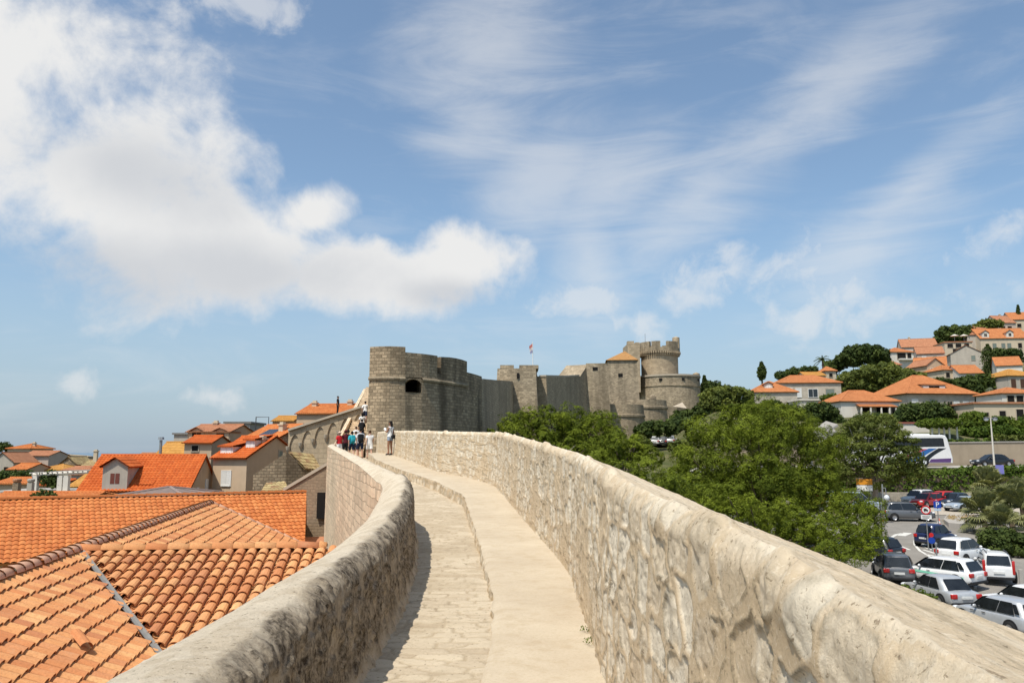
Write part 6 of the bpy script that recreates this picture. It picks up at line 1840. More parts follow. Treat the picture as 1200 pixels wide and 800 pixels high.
# ---------------------------------------------------------------- houses on the right slope
def hillside():
    def house(*a, **k):
        k.setdefault('found', 12.0)
        if 'wins' in k: k['wins'] = [(f, u, z, w_ * 1.2, h_ * 1.15, s_) for f, u, z, w_, h_, s_ in k['wins']]
        return globals()['house'](*a, **k)
    W = lambda *a: list(a)
    # long stone house with its tower-like front wing
    house('long grey stone house with a low orange roof beyond the big pine', 914, 986, 449, 478, 172, 10, 440.5, R(-4), 'hip', 'greystone', 'tile_far', wins=[('f', .18, .62, .9, 1.6, 'shutw'), ('f', .32, .62, .9, 1.6, 'shutw'), ('f', .55, .60, 1.6, 1.5, 'panew'), ('f', .82, .60, 1.5, 1.5, 'shutg')], chim=[], sub=2, hipend=.8)
    root, Mx, w, h, rise = house('grey house wing with a pyramid orange roof and one white dormer', 884, 935, 460, 490, 160, 9, 447.5, R(-4), 'hip', 'greystone', 'tile_far', wins=[('f', .6, .55, .7, .9, 'dark'), ('f', .8, .55, .7, .9, 'dark')], sub=2)
    dormer(root, Mx, -w * .10, 1.6, 1.1, 1.4, 2.4, h + .75, .4, 'plaster_w', 'tile_far', 'white', (.9, .7))
    house('small ochre house with an orange roof between the palm and the pine', 944, 968, 440, 450, 196, 6, 436.5, 0, 'gx', 'plaster_c', 'tile_yellow', wins=[('f', .3, .5, .7, .8, 'dark')])
    house('tiny cream tower house with a pointed roof left of the umbrella pine', 968, 980, 435, 446, 198, 5, 430, 0, 'hip', 'plaster_c', 'tile_far', wins=[('f', .5, .6, .7, .8, 'dark')])
    house('low white garden building below the long stone house', 938, 985, 469, 482, 150, 6, None, 0, 'flat', 'plaster_w', 'plaster_w', wins=[('f', .3, .5, .8, 1.0, 'dark')], name='outbuilding', cat='outbuilding')
    # pavilion with porch
    root, Mx, w, h, rise = house('orange hip roofed pavilion with a columned porch and white side wall', 986, 1056, 471, 497, 133, 9, 458.5, R(3), 'hip', 'plaster_w', 'tile_far', wins=[('f', .42, .5, 1.0, 1.6, 'dark'), ('f', .70, .5, 1.6, 1.8, 'dark'), ('f', .92, .5, .8, 1.8, 'dark')], sub=3, hipend=.8)
    mb = MB(); L = lambda x, y, z: Mx @ Vector((x, y, z)); corr_roof(mb, L(-w * .25, .05, h - .35), L(w * .36, .05, h - .35), L(w * .38, -1.9, h - .85), L(-w * .27, -1.9, h - .85), sub=3); mb.build('porch_roof', M['tile_far'], root)
    for fx in (-.24, -.08, .10, .24, .35): mb = MB(); mb.tube([L(w * fx, -1.7, -3), L(w * fx, -1.7, h - .95)], .16, 8); mb.build('column', M['plaster_w'], root)
    # big hip roofed house
    root, Mx, w, h, rise = house('big grey house with a wide orange hip roof and a triple windowed dormer', 1063, 1147, 462, 490, 146, 13, 440.8, R(7), 'hip', 'greystone', 'tile_far', sub=3, hipend=.85, over=.6,
        wins=[('f', .10, .55, .9, 1.7, 'shutw'), ('f', .36, .60, .8, 1.5, 'shutg'), ('f', .62, .45, .8, 1.9, 'pane'), ('f', .72, .45, .8, 1.9, 'shutw'), ('f', .86, .45, .8, 1.9, 'shutw'), ('f', .95, .45, .5, 1.9, 'shutw'), ('l', .5, .55, .9, 1.5, 'shutg')])
    dormer(root, Mx, -w * .02, 4.6, 1.45, 1.5, 3.5, h + .42, .25, 'plaster_g', 'tile_far', 'dark', (2.2, 1.0), flat=True)
    for s in (-1.6, 1.6):
        c = L2 = Mx @ Vector((-w * .02 + s, 1.49, h + 1.1)); R3 = Mx.to_3x3(); add_window(root, c, R3 @ Vector((1, 0, 0)), R3 @ Vector((0, -1, 0)), .85, .8, 'shutw')
    # cream terrace block at the right edge
    root, Mx, w, h, rise = house('long cream stone block with dark windows and a tiled rim at the right edge', 1143, 1232, 473, 498, 122, 8, None, 0, 'flat', 'plaster_c', 'tile_pale', wins=[('f', .37, .45, .8, 1.2, 'dark'), ('f', .60, .40, .9, 1.9, 'dark'), ('f', .16, .5, .5, .5, 'dark')])
    house('tan roofed house with brown shuttered windows at the right edge', 1181, 1226, 441, 458, 160, 9, 433.5, R(6), 'hip', 'plaster_g', 'tile_yellow', wins=[('f', .14, .5, .9, 1.6, 'shutb'), ('f', .40, .5, .9, 1.6, 'shutb')], sub=2)
    root, Mx, w, h, rise = house('small orange roofed loggia house just above the cream block', 1174, 1222, 461.5, 474, 136, 7, 455, R(3), 'hip', 'plaster_w', 'tile_far', wins=[('f', .22, .5, 1.0, 1.1, 'dark'), ('f', .45, .5, 1.0, 1.1, 'dark')], sub=2)
    # upper hillside
    house('white walled house with a grey stone gable in the middle of the hillside', 1118, 1150, 414, 432, 235, 13, 404.5, R(-18), 'gy', 'plaster_g', 'tile_pale', wins=[('f', .7, .7, .9, 1.2, 'shutg'), ('l', .5, .65, .9, 1.2, 'dark')])
    root, Mx, w, h, rise = house('long cream hillside house with a red roof and white gabled dormers', 1152, 1206, 396, 416, 262, 11, 385.5, R(-6), 'gx', 'plaster_c', 'tile_far', wins=[('f', q, .55, 1.0, 1.4, 'shutg') for q in (.28, .46, .58)] + [('f', .8, .55, 1.0, 1.4, 'dark')])
    for fx in (-.38, .12): dormer(root, Mx, w * fx, 2.2, 1.6, .2, 4, h + .3, .8, 'plaster_w', 'tile_far', 'dark', (.9, 1.0))
    house('tall grey walled house with a thin salmon roof left of the long cream house', 1136, 1154, 392, 414, 266, 10, 386, R(-14), 'gx', 'plaster_g', 'tile_pale', wins=[('l', .5, .7, .9, 1.3, 'dark')], chim=[(.4, .5, .4)])
    house('brown gabled house with a bright orange roof below the white walled house', 1076, 1106, 430, 443, 205, 9, 419.5, R(-28), 'gx', 'plaster_b', 'tile_far', wins=[('f', .3, .5, .9, 1.0, 'dark'), ('r', .5, .6, 1.4, 1.0, 'panew')])
    house('narrow brown gable with white trimmed windows right of the bright orange roof', 1086, 1109, 428, 443, 200, 8, 420, R(10), 'gy', 'plaster_b', 'tile_pale', wins=[('f', .35, .6, 1.2, .9, 'panew'), ('f', .62, .6, 1.0, .9, 'panew')])
    root, Mx, w, h, rise = house('white house with a shaded balcony under an orange roof at the left of the hillside', 1045, 1072, 413, 428, 238, 8, 408, R(4), 'hip', 'plaster_w', 'tile_far', wins=[('f', .45, .72, 2.2, 1.6, 'dark'), ('f', .8, .72, 1.0, 1.6, 'dark')])
    mb = MB(); L = lambda x, y, z: Mx @ Vector((x, y, z)); mb.box(-w * .2, w * .48, -1.2, 0, h * .40, h * .52, Mx); mb.build('balcony', M['plaster_w'], root)
    house('pinkish walled house with a salmon roof in the row behind the balcony house', 1078, 1105, 414, 428, 246, 9, 407, R(-20), 'gx', 'plaster_p', 'tile_pale', wins=[('f', .25, .6, .9, 1.1, 'shutw'), ('f', .65, .6, .9, 1.1, 'shutg')])
    house('salmon roofed house highest on the ridge left of the dark tree', 1060, 1097, 406, 418, 268, 9, 397.5, R(-16), 'gx', 'plaster_p', 'tile_pale', wins=[('f', .75, .55, 1.0, 1.1, 'dark')], chim=[(.3, .5, .5)])
    house('small rounded orange roof house at the lower left of the hillside row', 1036, 1056, 428, 438, 222, 7, 421, 0, 'hip', 'plaster_p', 'tile_pale', wins=[('f', .6, .5, .8, .8, 'dark')])
    root, Mx, w, h, rise = house('terraced house with dark openings and white parasols under the dark hilltop tree', 1109, 1139, 401, 416, 256, 9, None, R(-8), 'flat', 'plaster_c', 'tile_pale', wins=[('f', .2, .75, 1.4, 1.1, 'dark'), ('f', .5, .75, 1.4, 1.1, 'dark'), ('f', .8, .75, 1.2, 1.1, 'dark'), ('f', .4, .35, 1.6, 1.1, 'dark')])
    for i, (px, lab) in enumerate(((1119, 'small white parasol on the hillside terrace, nearer the dark tree'), (1130, 'small white parasol on the hillside terrace, nearer the tall grey house'))):
        p = at(px, 400.5, 258); r = thing('parasol', lab, 'parasol', p)
        b = MB(); b.tube([(0, 0, 0), (0, 0, 2.3)], .05, 6); b.build('pole', M['metal'], r, world=False)
        b = MB(); b.lathe([(1.4, 1.9), (0.05, 2.5)], 8); b.build('canopy', M['plaster_w'], r, world=False)
    house('cream house with an orange roof and a dark porch below the white walled house', 1106, 1130, 434, 445, 190, 8, 428.5, R(6), 'hip', 'plaster_c', 'tile_far', wins=[('f', .2, .5, .8, 1.0, 'dark'), ('f', .62, .5, 1.2, 1.1, 'dark')])
    house('low house with a bright orange roof right of the dark porch house', 1126, 1152, 437, 446, 186, 8, 428.5, R(-6), 'gx', 'plaster_w', 'tile_far', wins=[('f', .8, .5, .8, .9, 'dark')])
    house('white house with an orange roof and grey gable right of the tall cypress', 1172, 1196, 428, 444, 205, 10, 419, R(-24), 'gx', 'plaster_w', 'tile_far', wins=[('f', .4, .5, .8, 1.1, 'dark'), ('r', .5, .7, .9, 1.0, 'dark')])
    house('orange roofed house at the very top of the hill by the pointed cypress', 1172, 1192, 378, 392, 300, 10, 370.5, R(4), 'gx', 'plaster_p', 'tile_pale', wins=[('f', .2, .55, 1.4, 1.2, 'dark'), ('f', .6, .55, 1.4, 1.2, 'dark')], chim=[(.6, .5, .5)])
    house('pale orange roofed house atop the hill, cut by the right edge', 1188, 1214, 374, 390, 306, 10, 366.5, R(-10), 'gx', 'plaster_c', 'tile_far', wins=[('f', .3, .55, 1.2, 1.2, 'dark')])
    house('small pink roofed house on the hill crest left of the top trees', 1139, 1160, 387, 396, 285, 8, 383, 0, 'gx', 'plaster_p', 'tile_pale')
    # red rimmed garden wall, slatted awnings
    r = thing('garden_wall', 'pale garden wall with a dull red coping above the coach', 'wall', at(1072, 512, 112))
    Y = 112; mb = MB(); thick_wall(mb, [(xat(1040, Y), Y), (xat(1091, Y), Y)], -1.5, zat(496.5, Y, 1070), .5); mb.build('wall', M['plaster_w'], r)
    mb = MB(); thick_wall(mb, [(xat(1039, Y), Y - .12), (xat(1091.5, Y), Y - .12)], zat(496.4, Y, 1070), zat(494.3, Y, 1070), .8); mb.build('coping', m_plain('dull red coping', (.28, .10, .07), .8), r)
    for i, (a, b, c, d, lab) in enumerate((((950, 505), (968, 493), (982, 497), (960, 510), 'grey slanted awning roof, upper of three between the pine and the locust tree'), ((948, 511), (976, 502), (981, 505), (950, 516), 'grey slanted awning roof, middle of three between the pine and the locust tree'), ((950, 517), (980, 508), (982, 511), (955, 520), 'grey slanted awning roof, lowest of three between the pine and the locust tree'))):
        Y = 100 - i * 1.2; P = [at(*q, Y + (1.5 if k in (1, 2) else 0)) for k, q in enumerate((a, b, c, d))]
        r = thing('awning', lab, 'awning', P[0], group='slanted awnings')
        mb = MB(); mb.poly(P); up = Vector((0, 0, -.25)); Q = [p + up for p in P]; mb.poly(Q[::-1])
        for k in range(4): mb.poly([P[k], Q[k], Q[(k + 1) % 4], P[(k + 1) % 4]])
        mb.build('roof', M['concrete'], r)
        mb = MB()
        for p in (P[0], P[3]): mb.tube([p + up, (p.x, p.y, gnd(p.x, p.y) - .5)], .08, 6)
        mb.tube([P[1] + up, (P[1].x, P[1].y, gnd(P[1].x, P[1].y) - .5)], .08, 6)
        mb.build('post', M['metal'], r)
    # vine pergola by the retaining wall
    Y = 106.5; r = thing('pergola', 'garden pergola of pale posts under bright green vines above the retaining wall', 'pergola', at(1105, 512, Y))
    for px in (1093, 1101, 1107, 1113, 1122): p = at(px, 513, Y); mb = MB(); mb.tube([(p.x, Y, .8), (p.x, Y, zat(497, Y, px))], .12, 6); mb.build('post', M['plaster_w'], r)
    mb = MB(); mb.tube([at(1087, 497, Y), at(1127, 496, Y)], .1, 6); mb.tube([at(1087, 497, Y) + Vector((0, 2.5, 0)), at(1127, 496, Y) + Vector((0, 2.5, 0))], .1, 6); mb.build('beam', M['plaster_w'], r)
    k = Y / F; leaf_blob('vine', r, [((at(x, 496.5, Y).x, Y + 1, at(x, 496, Y).z), (5 * k, 1.8, 3.6 * k)) for x in range(1090, 1126, 6)], 'leaf_b', .6, 50, .22, 8)
hillside()
# ================================================================ trees, hedges, people
def tree(name, label, cat, ells_px, Y, mat, spacing, n_per, size, seed, trunk=True, fill=.2, dy=0.8, group=None, base=None, bark='bark', low=-.5, r0=None, r1=None, limbs=10, depthf=0.85, trunk_r=.22, **kw):
    """ells_px: (px, py, rx, ry[, dY]) ellipsoids of the crown"""
    ells = []
    for e in ells_px:
        y = Y + (e[4] if len(e) > 4 else 0); k = y / F; c = at(e[0], e[1], y)
        q = (r1 or spacing * .85) * (.3 if mat == 'pine' else .12)
        rx, rz_ = e[2] * k, e[3] * k
        ells.append(((c.x, c.y, c.z), (max(rx * .45, rx - q), max(.5, max(.45 * rx, min(rx, rz_ * 1.6) * depthf - q * .5)), max(rz_ * .4, rz_ - q * .7))))
    mx = sum(e[0][0] * e[1][0] for e in ells) / sum(e[1][0] for e in ells); my = sum(e[0][1] for e in ells) / len(ells)
    zb = gnd(mx, my) if base is None else base
    root = thing(name, label, cat, (mx, my, zb), 0, group)
    cl = clumps_on(ells, spacing, r0 or spacing * .5, r1 or spacing * .85, seed, low, fill)
    leaf_mesh('crown', root, cl, mat, n_per, size, seed, **kw)
    if trunk:
        rg = random.Random(seed); mb = MB()
        zt = min(e[0][2] - e[1][2] * .3 for e in ells); zt = max(zt, zb + .8)
        mid = Vector((mx + .2, my, zb + (zt - zb) * .6))
        mb.tube([(mx, my, zb - .5), mid, (mx - .1, my + .1, zt)], [trunk_r * 1.25, trunk_r, trunk_r * .75], 8)
        for k in range(limbs):
            c = cl[rg.randrange(len(cl))]; p = Vector(c[:3]); s = Vector((mx - .1, my + .1, zt)).lerp(mid, rg.random() * .6)
            m_ = s.lerp(p, .5) + Vector((0, 0, -.06 * (p - s).length))
            mb.tube([s, m_, p], [trunk_r * .5, trunk_r * .3, .03], 6)
        mb.build('trunk', M[bark], root)
    return root

def trees():
    # big pine in front of the car park
    tree('pine_tree', 'largest bright green pine, leaning over the car park in the middle right', 'pine tree', [
        (885, 492, 50, 25, 2), (858, 520, 62, 32, 0), (918, 515, 48, 38, 3), (815, 546, 40, 22, -1), (938, 560, 38, 38, 2), (880, 565, 60, 36, -1), (962, 522, 26, 22, 4), (905, 590, 62, 30, 3), (845, 578, 50, 26, 3), (965, 590, 34, 30, 4)],
        52, 'pine', 1.35, 1500, .060, 41, r0=.48, r1=1.15, aspect=.34, flat=.82, up=.12, dw=1.0, trunk_r=.3, limbs=24, shell=.86, jit=.3, dome=.25, tuft=24, lump=.5, fill=.3)
    tree('pine_tree', 'lower bright pine spreading along the parapet below the largest one', 'pine tree', [
        (770, 575, 40, 22, 0), (838, 592, 48, 24, 0), (900, 610, 48, 24, 1), (960, 622, 40, 22, 0), (1000, 598, 34, 24, 3), (1010, 632, 26, 20, 0), (975, 648, 40, 14, -2), (745, 551, 26, 14, 1), (930, 628, 40, 18, 2), (1018, 612, 22, 20, 2), (800, 575, 40, 20, 3)],
        42, 'pine', 1.12, 1300, .052, 43, r0=.40, r1=.98, aspect=.34, flat=.82, up=.12, dw=1.0, trunk_r=.2, limbs=26, shell=.86, jit=.3, dome=.25, tuft=24, lump=.5, low=-.9, fill=.3)
    tree('pine_tree', 'wide dense pine standing against the curtain wall left of the path of cars', 'pine tree', [
        (650, 500, 60, 24, 0), (612, 512, 42, 22, -1), (690, 508, 44, 26, 1), (655, 528, 60, 24, -2), (704, 530, 26, 16, -1)],
        68, 'pine', 1.5, 1150, .077, 47, r0=.5, r1=1.25, aspect=.36, flat=.82, up=.12, dw=1.0, limbs=20, shell=.86, jit=.3, dome=.25, tuft=24, lump=.5, fill=.3)
    r = thing('dead_branch', 'bare grey dead branches sticking up in front of the wide dense pine', 'branch', at(668, 552, 62))
    mb = MB(); rg = random.Random(4)
    for px, py in ((640, 532), (647, 528), (668, 526), (677, 530), (684, 536), (660, 536)):
        b = at(px + rg.uniform(-4, 4), 556, 62); p = at(px, py, 62); m_ = b.lerp(p, .5) + Vector((rg.uniform(-.2, .2), 0, 0)); mb.tube([b, m_, p], [.05, .04, .015], 5)
        for q in range(3): s = m_.lerp(p, rg.random()); mb.tube([s, s + Vector((rg.uniform(-.6, .6), rg.uniform(-.2, .2), rg.uniform(.2, .7)))], [.022, .01], 4)
    mb.build('twig', M['twig'], r)
    tree('pine_tree', 'small rounded pine between the wide dense pine and the largest pine', 'pine tree', [(728, 527, 30, 20, 0), (752, 535, 24, 16, -1), (706, 542, 22, 12, -1)], 60, 'pine', 1.2, 1000, .072, 53, r0=.42, r1=1.0, aspect=.36, flat=.82, up=.12, dw=1.0, limbs=10, shell=.86, jit=.3, dome=.25, tuft=24, lump=.5, fill=.3)
    tree('bush', 'dark clipped bushes below the low round bastions', 'bush', [(770, 502, 22, 8), (795, 500, 22, 9), (755, 505, 12, 8)], 125, 'leaf_d', .9, 60, .28, 55, trunk=False)
    tree('bush', 'scrubby bush beside the row of far cars under the fortress', 'bush', [(748, 518, 14, 6), (800, 524, 14, 8)], 118, 'leaf_o', .9, 40, .28, 56, trunk=False)
    # locust tree by the coach
    tree('locust_tree', 'airy olive green locust tree in front of the coach', 'tree', [(1022, 505, 36, 20, 0), (1000, 528, 34, 22, 0), (1045, 530, 32, 26, -1), (1020, 552, 44, 20, -1), (1060, 552, 24, 18, -1), (985, 545, 22, 18, 1)],
         84, 'leaf_o', 1.2, 190, .15, 59, r0=.5, r1=1.0, aspect=.4, flat=.5, up=.6, trunk_r=.28, limbs=34, bark='twig', shell=.3)
    # middle distance gardens
    T = [
        ('tree', 'dense green spreading tree in the garden before the big hip roofed house', [(1085, 484, 36, 11), (1065, 489, 18, 8), (1105, 488, 18, 9)], 128, 'leaf_d', 1.0, 70, .30),
        ('tree', 'round dark tree right of the vine pergola', [(1142, 495, 17, 13), (1130, 500, 10, 9)], 116, 'leaf_b', .85, 70, .24),
        ('bush', 'mixed green bushes along the wall at the right edge', [(1172, 497, 11, 9), (1190, 499, 14, 7), (1205, 496, 10, 8)], 114, 'leaf_b', .8, 60, .22),
        ('tree', 'dark bush under the long stone house beside the pine', [(960, 484, 20, 12), (975, 490, 12, 9), (945, 489, 10, 9)], 128, 'leaf_d', 1.0, 70, .28),
        ('bush', 'bright green creeper on the white garden building', [(974, 466, 11, 4)], 148, 'leaf_b', .7, 50, .22),
        ('tree', 'broad dark tree filling the slope between the pavilion and the hillside', [(1030, 444, 40, 16), (1000, 450, 20, 12), (1062, 446, 24, 12), (1025, 456, 36, 9)], 178, 'leaf_o', 1.5, 90, .42),
        ('umbrella_pine', 'dark umbrella pine with a flat dome on the skyline', [(1012, 416, 26, 12), (996, 421, 17, 8), (1030, 420, 13, 9)], 205, 'leaf_d', 1.5, 100, .42),
        ('tree', 'rounded olive dark tree at the left of the hillside beyond the keep', [(852, 467, 30, 13), (840, 475, 20, 10), (868, 474, 16, 11)], 150, 'leaf_o', 1.3, 90, .36),
        ('tree', 'dark tree on the hilltop ridge beside the parasols', [(1118, 393, 20, 11), (1106, 400, 11, 8), (1132, 390, 10, 7)], 272, 'leaf_d', 1.8, 90, .55),
        ('tree', 'small tree group below the hilltop houses at the upper right', [(1160, 380, 14, 5), (1148, 384, 8, 4)], 290, 'leaf_o', 1.4, 70, .5),
        ('tree', 'dark trees below the long cream hillside house', [(1186, 417, 14, 7), (1170, 414, 8, 5)], 236, 'leaf_d', 1.4, 80, .45),
        ('tree', 'large dark garden trees right of the big hip roofed house', [(1150, 452, 26, 11), (1135, 449, 14, 8), (1166, 458, 16, 11), (1150, 463, 22, 7)], 166, 'leaf_d', 1.3, 90, .4),
        ('bush', 'silvery shrub in front of the large dark garden trees', [(1163, 464, 7, 8)], 150, 'leaf_grey', .8, 80, .3),
        ('bush', 'yellow green bush right of the big hip roofed house', [(1158, 470, 9, 4)], 146, 'leaf_b', .7, 70, .26),
        ('tree', 'low dark trees on the skyline left of the tall palm', [(935, 437, 15, 5), (920, 440, 12, 4), (948, 434, 8, 4)], 215, 'leaf_d', 1.3, 70, .42),
        ('tree', 'dark trees on the skyline right of the keep', [(833, 454, 12, 7), (848, 459, 12, 6), (826, 462, 8, 8)], 210, 'leaf_d', 1.3, 70, .42),
        ('tree', 'green shrubs on the skyline right of the tall palm', [(975, 430, 10, 6), (985, 426, 10, 7)], 208, 'leaf_d', 1.2, 70, .4),
        ('bush', 'green shrubs around the white house at the right below the cypress', [(1185, 443, 10, 5), (1198, 448, 8, 6)], 190, 'leaf_d', 1.0, 60, .36),
        ('bush', 'garden shrubs between the hillside houses beneath the white walled house', [(1118, 447, 10, 3), (1100, 446, 8, 3)], 180, 'leaf_d', 1.0, 50, .34),
        ('tree', 'dark trees on the slope at the foot of the keep', [(822, 485, 22, 8), (845, 490, 22, 9), (800, 488, 12, 6)], 150, 'leaf_d', 1.1, 80, .32),
        ('bush', 'bushes on the bank above the retaining wall under the cream block', [(1165, 505, 22, 6), (1192, 507, 18, 5), (1140, 507, 14, 5)], 109, 'leaf_h', .8, 60, .22),
        ('tree', 'dark green shrubbery between the pine and the white garden building', [(905, 482, 20, 12), (928, 486, 16, 9)], 140, 'leaf_d', 1.0, 80, .3),
        ('bush', 'shrubs in front of the pavilion porch', [(1030, 492, 24, 6), (1005, 497, 14, 7)], 124, 'leaf_d', .9, 60, .26),
    ]
    for i, (nm, lab, el, Y, mt, sp, n, sz) in enumerate(T):
        tree(nm, lab, nm.replace('_', ' ').replace('umbrella ', ''), el, Y, mt, sp, n, sz, 100 + i, limbs=5, r0=sp * .55, r1=sp * .9, aspect=.5, flat=.75, up=.4, low=-.8, trunk=(nm != 'bush'))
    def cypress(lab, px, pyt, pyb, hw_, Y, seed):
        k = Y / F; b = at(px, pyb, Y); t = zat(pyt, Y, px); n = 14
        root = thing('cypress_tree', lab, 'cypress', (b.x, Y, gnd(b.x, Y)))
        cl = []; rg = random.Random(seed)
        for j in range(n):
            f = j / (n - 1); z = b.z + (t - b.z) * f; w = hw_ * k * (math.sin(PI * min(1, .18 + f * .82)) ** .8)
            for q in range(5): a = rg.random() * 6.3; cl.append((b.x + math.cos(a) * w * .6, Y + math.sin(a) * w * .6, z, max(.35, w * .6)))
        leaf_mesh('crown', root, cl, 'leaf_d', 45, .28, seed, aspect=.4)
        mb = MB(); mb.tube([(b.x, Y, gnd(b.x, Y) - 1), (b.x, Y, b.z + 1)], .2, 6); mb.build('trunk', M['bark'], root)
    cypress('small dark cypress on the skyline left of the pyramid roofed wing', 893, 425, 444, 5, 195, 3)
    cypress('tall ragged dark cypress among the hillside houses at the right', 1160, 404, 440, 10, 215, 5)
    cypress('tiny pointed cypress at the very top of the hill', 1194, 358, 372, 2.2, 310, 7)
    cypress('thin dark cypress right beside the keep', 826, 441, 462, 3, 205, 9)
    # hedges
    r = thing('hedge', 'long tall leafy hedge between the car park and the upper road', 'hedge', (46, 90.6, -5))
    rg = random.Random(8)
    cl = []
    for x in np.arange(25, 72, .55):
        zt = float(np.interp(x, [25, 45, 51, 58, 72], [-2.3, -2.15, -1.85, -1.65, -1.5]))
        for z in np.arange(-4.4, zt, .5): cl.append((x + rg.uniform(-.2, .2), 90.2 + rg.uniform(-.25, .2), z + rg.uniform(-.15, .15), rg.uniform(.38, .6)))
        cl.append((x, 90.9, zt + rg.uniform(-.15, .05), .45))
    leaf_mesh('foliage', r, cl, 'leaf_h', 42, .17, 8, aspect=.65, shell=.6)
    mb = MB(); mb.box(25, 72, 90.0, 91.2, -5.2, -2.5); mb.build('stem', M['bark'], r)
    r = thing('hedge', 'trimmed low hedge on top of the retaining wall beside the coach', 'hedge', (57, 105, 1.2))
    cl = [(x + rg.uniform(-.2, .2), 105 + rg.uniform(-.3, .3), z + rg.uniform(-.1, .1), rg.uniform(.35, .5)) for x in np.arange(xat(1113, 105), xat(1160, 105), .5) for z in (-.1, .45, .95, 1.45)]
    leaf_mesh('foliage', r, cl, 'leaf_h', 45, .17, 18, aspect=.65, shell=.6)
    r = thing('hedge', 'reddish dry creeper along the top of the retaining wall at the right edge', 'hedge', (66, 105, 1.5))
    cl = [(x + rg.uniform(-.2, .2), 105 + rg.uniform(-.3, .3), z + rg.uniform(-.1, .1), rg.uniform(.3, .5)) for x in np.arange(xat(1161, 105), xat(1215, 105), .5) for z in (1.0, 1.5, 2.0)]
    leaf_mesh('foliage', r, cl, 'leaf_o', 45, .17, 19, aspect=.65, shell=.6)
    # bushes in the car park corner
    tree('bush', 'dense rounded green bush beside the tall white hatchback', 'bush', [(1180, 640, 26, 20), (1196, 655, 20, 22), (1165, 632, 14, 10)], 53, 'leaf_d', .5, 90, .11, 71, trunk=False, aspect=.6)
    tree('bush', 'green weeds at the foot of the city wall by the silver saloon', 'bush', [(1078, 702, 16, 8), (1060, 694, 10, 6)], 39.5, 'leaf_b', .35, 60, .09, 72, trunk=False, aspect=.4)
    # fan palms
    def fan_palm(lab, px, py, Y, nf, fl, seed, sc_=1.0):
        c = at(px, py, Y); zb = gnd(c.x, Y)
        root = thing('fan_palm', lab, 'palm', (c.x, Y, zb), 0, 'fan palms by the car park')
        rg = random.Random(seed); V = []; Q = []; tint = []
        stem = MB()
        for k in range(nf):
            az = k * 2.39996 + rg.uniform(-.2, .2); el = R(rg.uniform(-35, 80)) if k > nf * .2 else R(rg.uniform(50, 88))
            d = Vector((math.cos(az) * math.cos(el), math.sin(az) * math.cos(el), math.sin(el)))
            pl = fl * rg.uniform(.5, .8); e = Vector(c) + d * pl + Vector((0, 0, -.12 * pl * math.cos(el)))
            stem.tube([c, Vector(c) + d * pl * .5 + Vector((0, 0, .03)), e], .014 * sc_, 4, cap=False)
            s = d.cross(Vector((0, 0, 1)));
            if s.length < .1: s = Vector((1, 0, 0))
            s.normalize(); nrm = s.cross(d).normalized(); tt = rg.random()
            nb = 22; R_ = fl * rg.uniform(.42, .6)
            for j in range(nb):
                a = R(-115 + 230 * j / (nb - 1)); dr = (d * math.cos(a) + s * math.sin(a)); droop = Vector((0, 0, -.25 * R_ * rg.uniform(.5, 1.4)))
                tip = e + dr * R_ * (1 - .25 * abs(a) / 2) + droop + nrm * .05 * R_; m_ = e + dr * R_ * .55 + nrm * .07 * R_
                w = (nrm.cross(dr)).normalized() * .026 * sc_ * fl
                i = len(V); V += [e - w * .3, e + w * .3, m_ + w, m_ - w, tip]; Q += [(i, i + 1, i + 2, i + 3), (i + 3, i + 2, i + 4, i + 4)]; tint += [min(1, tt * .8 + rg.random() * .2)] * 5
        me_v = np.array([tuple(v) for v in V]); 
        me = bpy.data.meshes.new('crown'); me.from_pydata([tuple(np.array(v) - np.array(root.location)) for v in V], [], [q if q[2] != q[3] else q[:3] for q in Q])
        at_ = me.attributes.new('tint', 'FLOAT', 'POINT'); at_.data.foreach_set('value', tint); me.materials.append(M['leaf_palm'])
        o = bpy.data.objects.new('crown', me); COL.objects.link(o); o.parent = root
        stem.build('stalk', M['leaf_palm'], root)
        mb = MB(); mb.tube([(c.x, Y, zb - .3), (c.x + .1, Y, (zb + c.z) / 2), c], [.24, .20, .17], 10); mb.build('trunk', M['bark'], root)
    fan_palm('taller fan palm rising in front of the hedge at the right', 1158, 573, 70, 46, 1.9, 5)
    fan_palm('broad fan palm in front of the taller one, left of the bush', 1152, 603, 63, 56, 1.9, 6)
    fan_palm('fan palm at the right edge beside the taller one', 1184, 598, 64, 56, 2.1, 7)
    fan_palm('low fan palm just above the dense rounded bush', 1172, 615, 60, 46, 1.6, 8)
    fan_palm('fan palm between the taller one and the right edge', 1196, 585, 68, 40, 1.9, 9)
    # feather palm on the skyline
    Y = 205; c = at(964, 421, Y); root = thing('palm_tree', 'tall feathery palm on the skyline left of the umbrella pine', 'palm', (c.x, Y, gnd(c.x, Y)))
    V = []; Q = []; tint = []; rg = random.Random(2)
    for k in range(26):
        az = k * 2.4; el = R(rg.uniform(-30, 70)); d = Vector((math.cos(az) * math.cos(el), math.sin(az) * math.cos(el), math.sin(el))); s = d.cross(Vector((0, 0, 1))).normalized()
        for j in range(9):
            f = j / 8; p = Vector(c) + d * 2.6 * f + Vector((0, 0, -1.4 * f * f)); q = Vector(c) + d * 2.6 * (f + .12) + Vector((0, 0, -1.4 * (f + .12) ** 2)); w = s * .5 * (1 - f * .6)
            i = len(V); V += [p, p - w + Vector((0, 0, -.2)), q, p + w + Vector((0, 0, -.2))]; Q.append((i, i + 1, i + 2, i + 3)); tint += [.3 + .4 * rg.random()] * 4
    raw_mesh('crown', np.array([tuple(v) for v in V]), np.array(Q), M['leaf_d'], root, np.array(tint))
    mb = MB(); mb.tube([(c.x, Y, gnd(c.x, Y) - 1), c], .25, 8); mb.build('trunk', M['bark'], root)
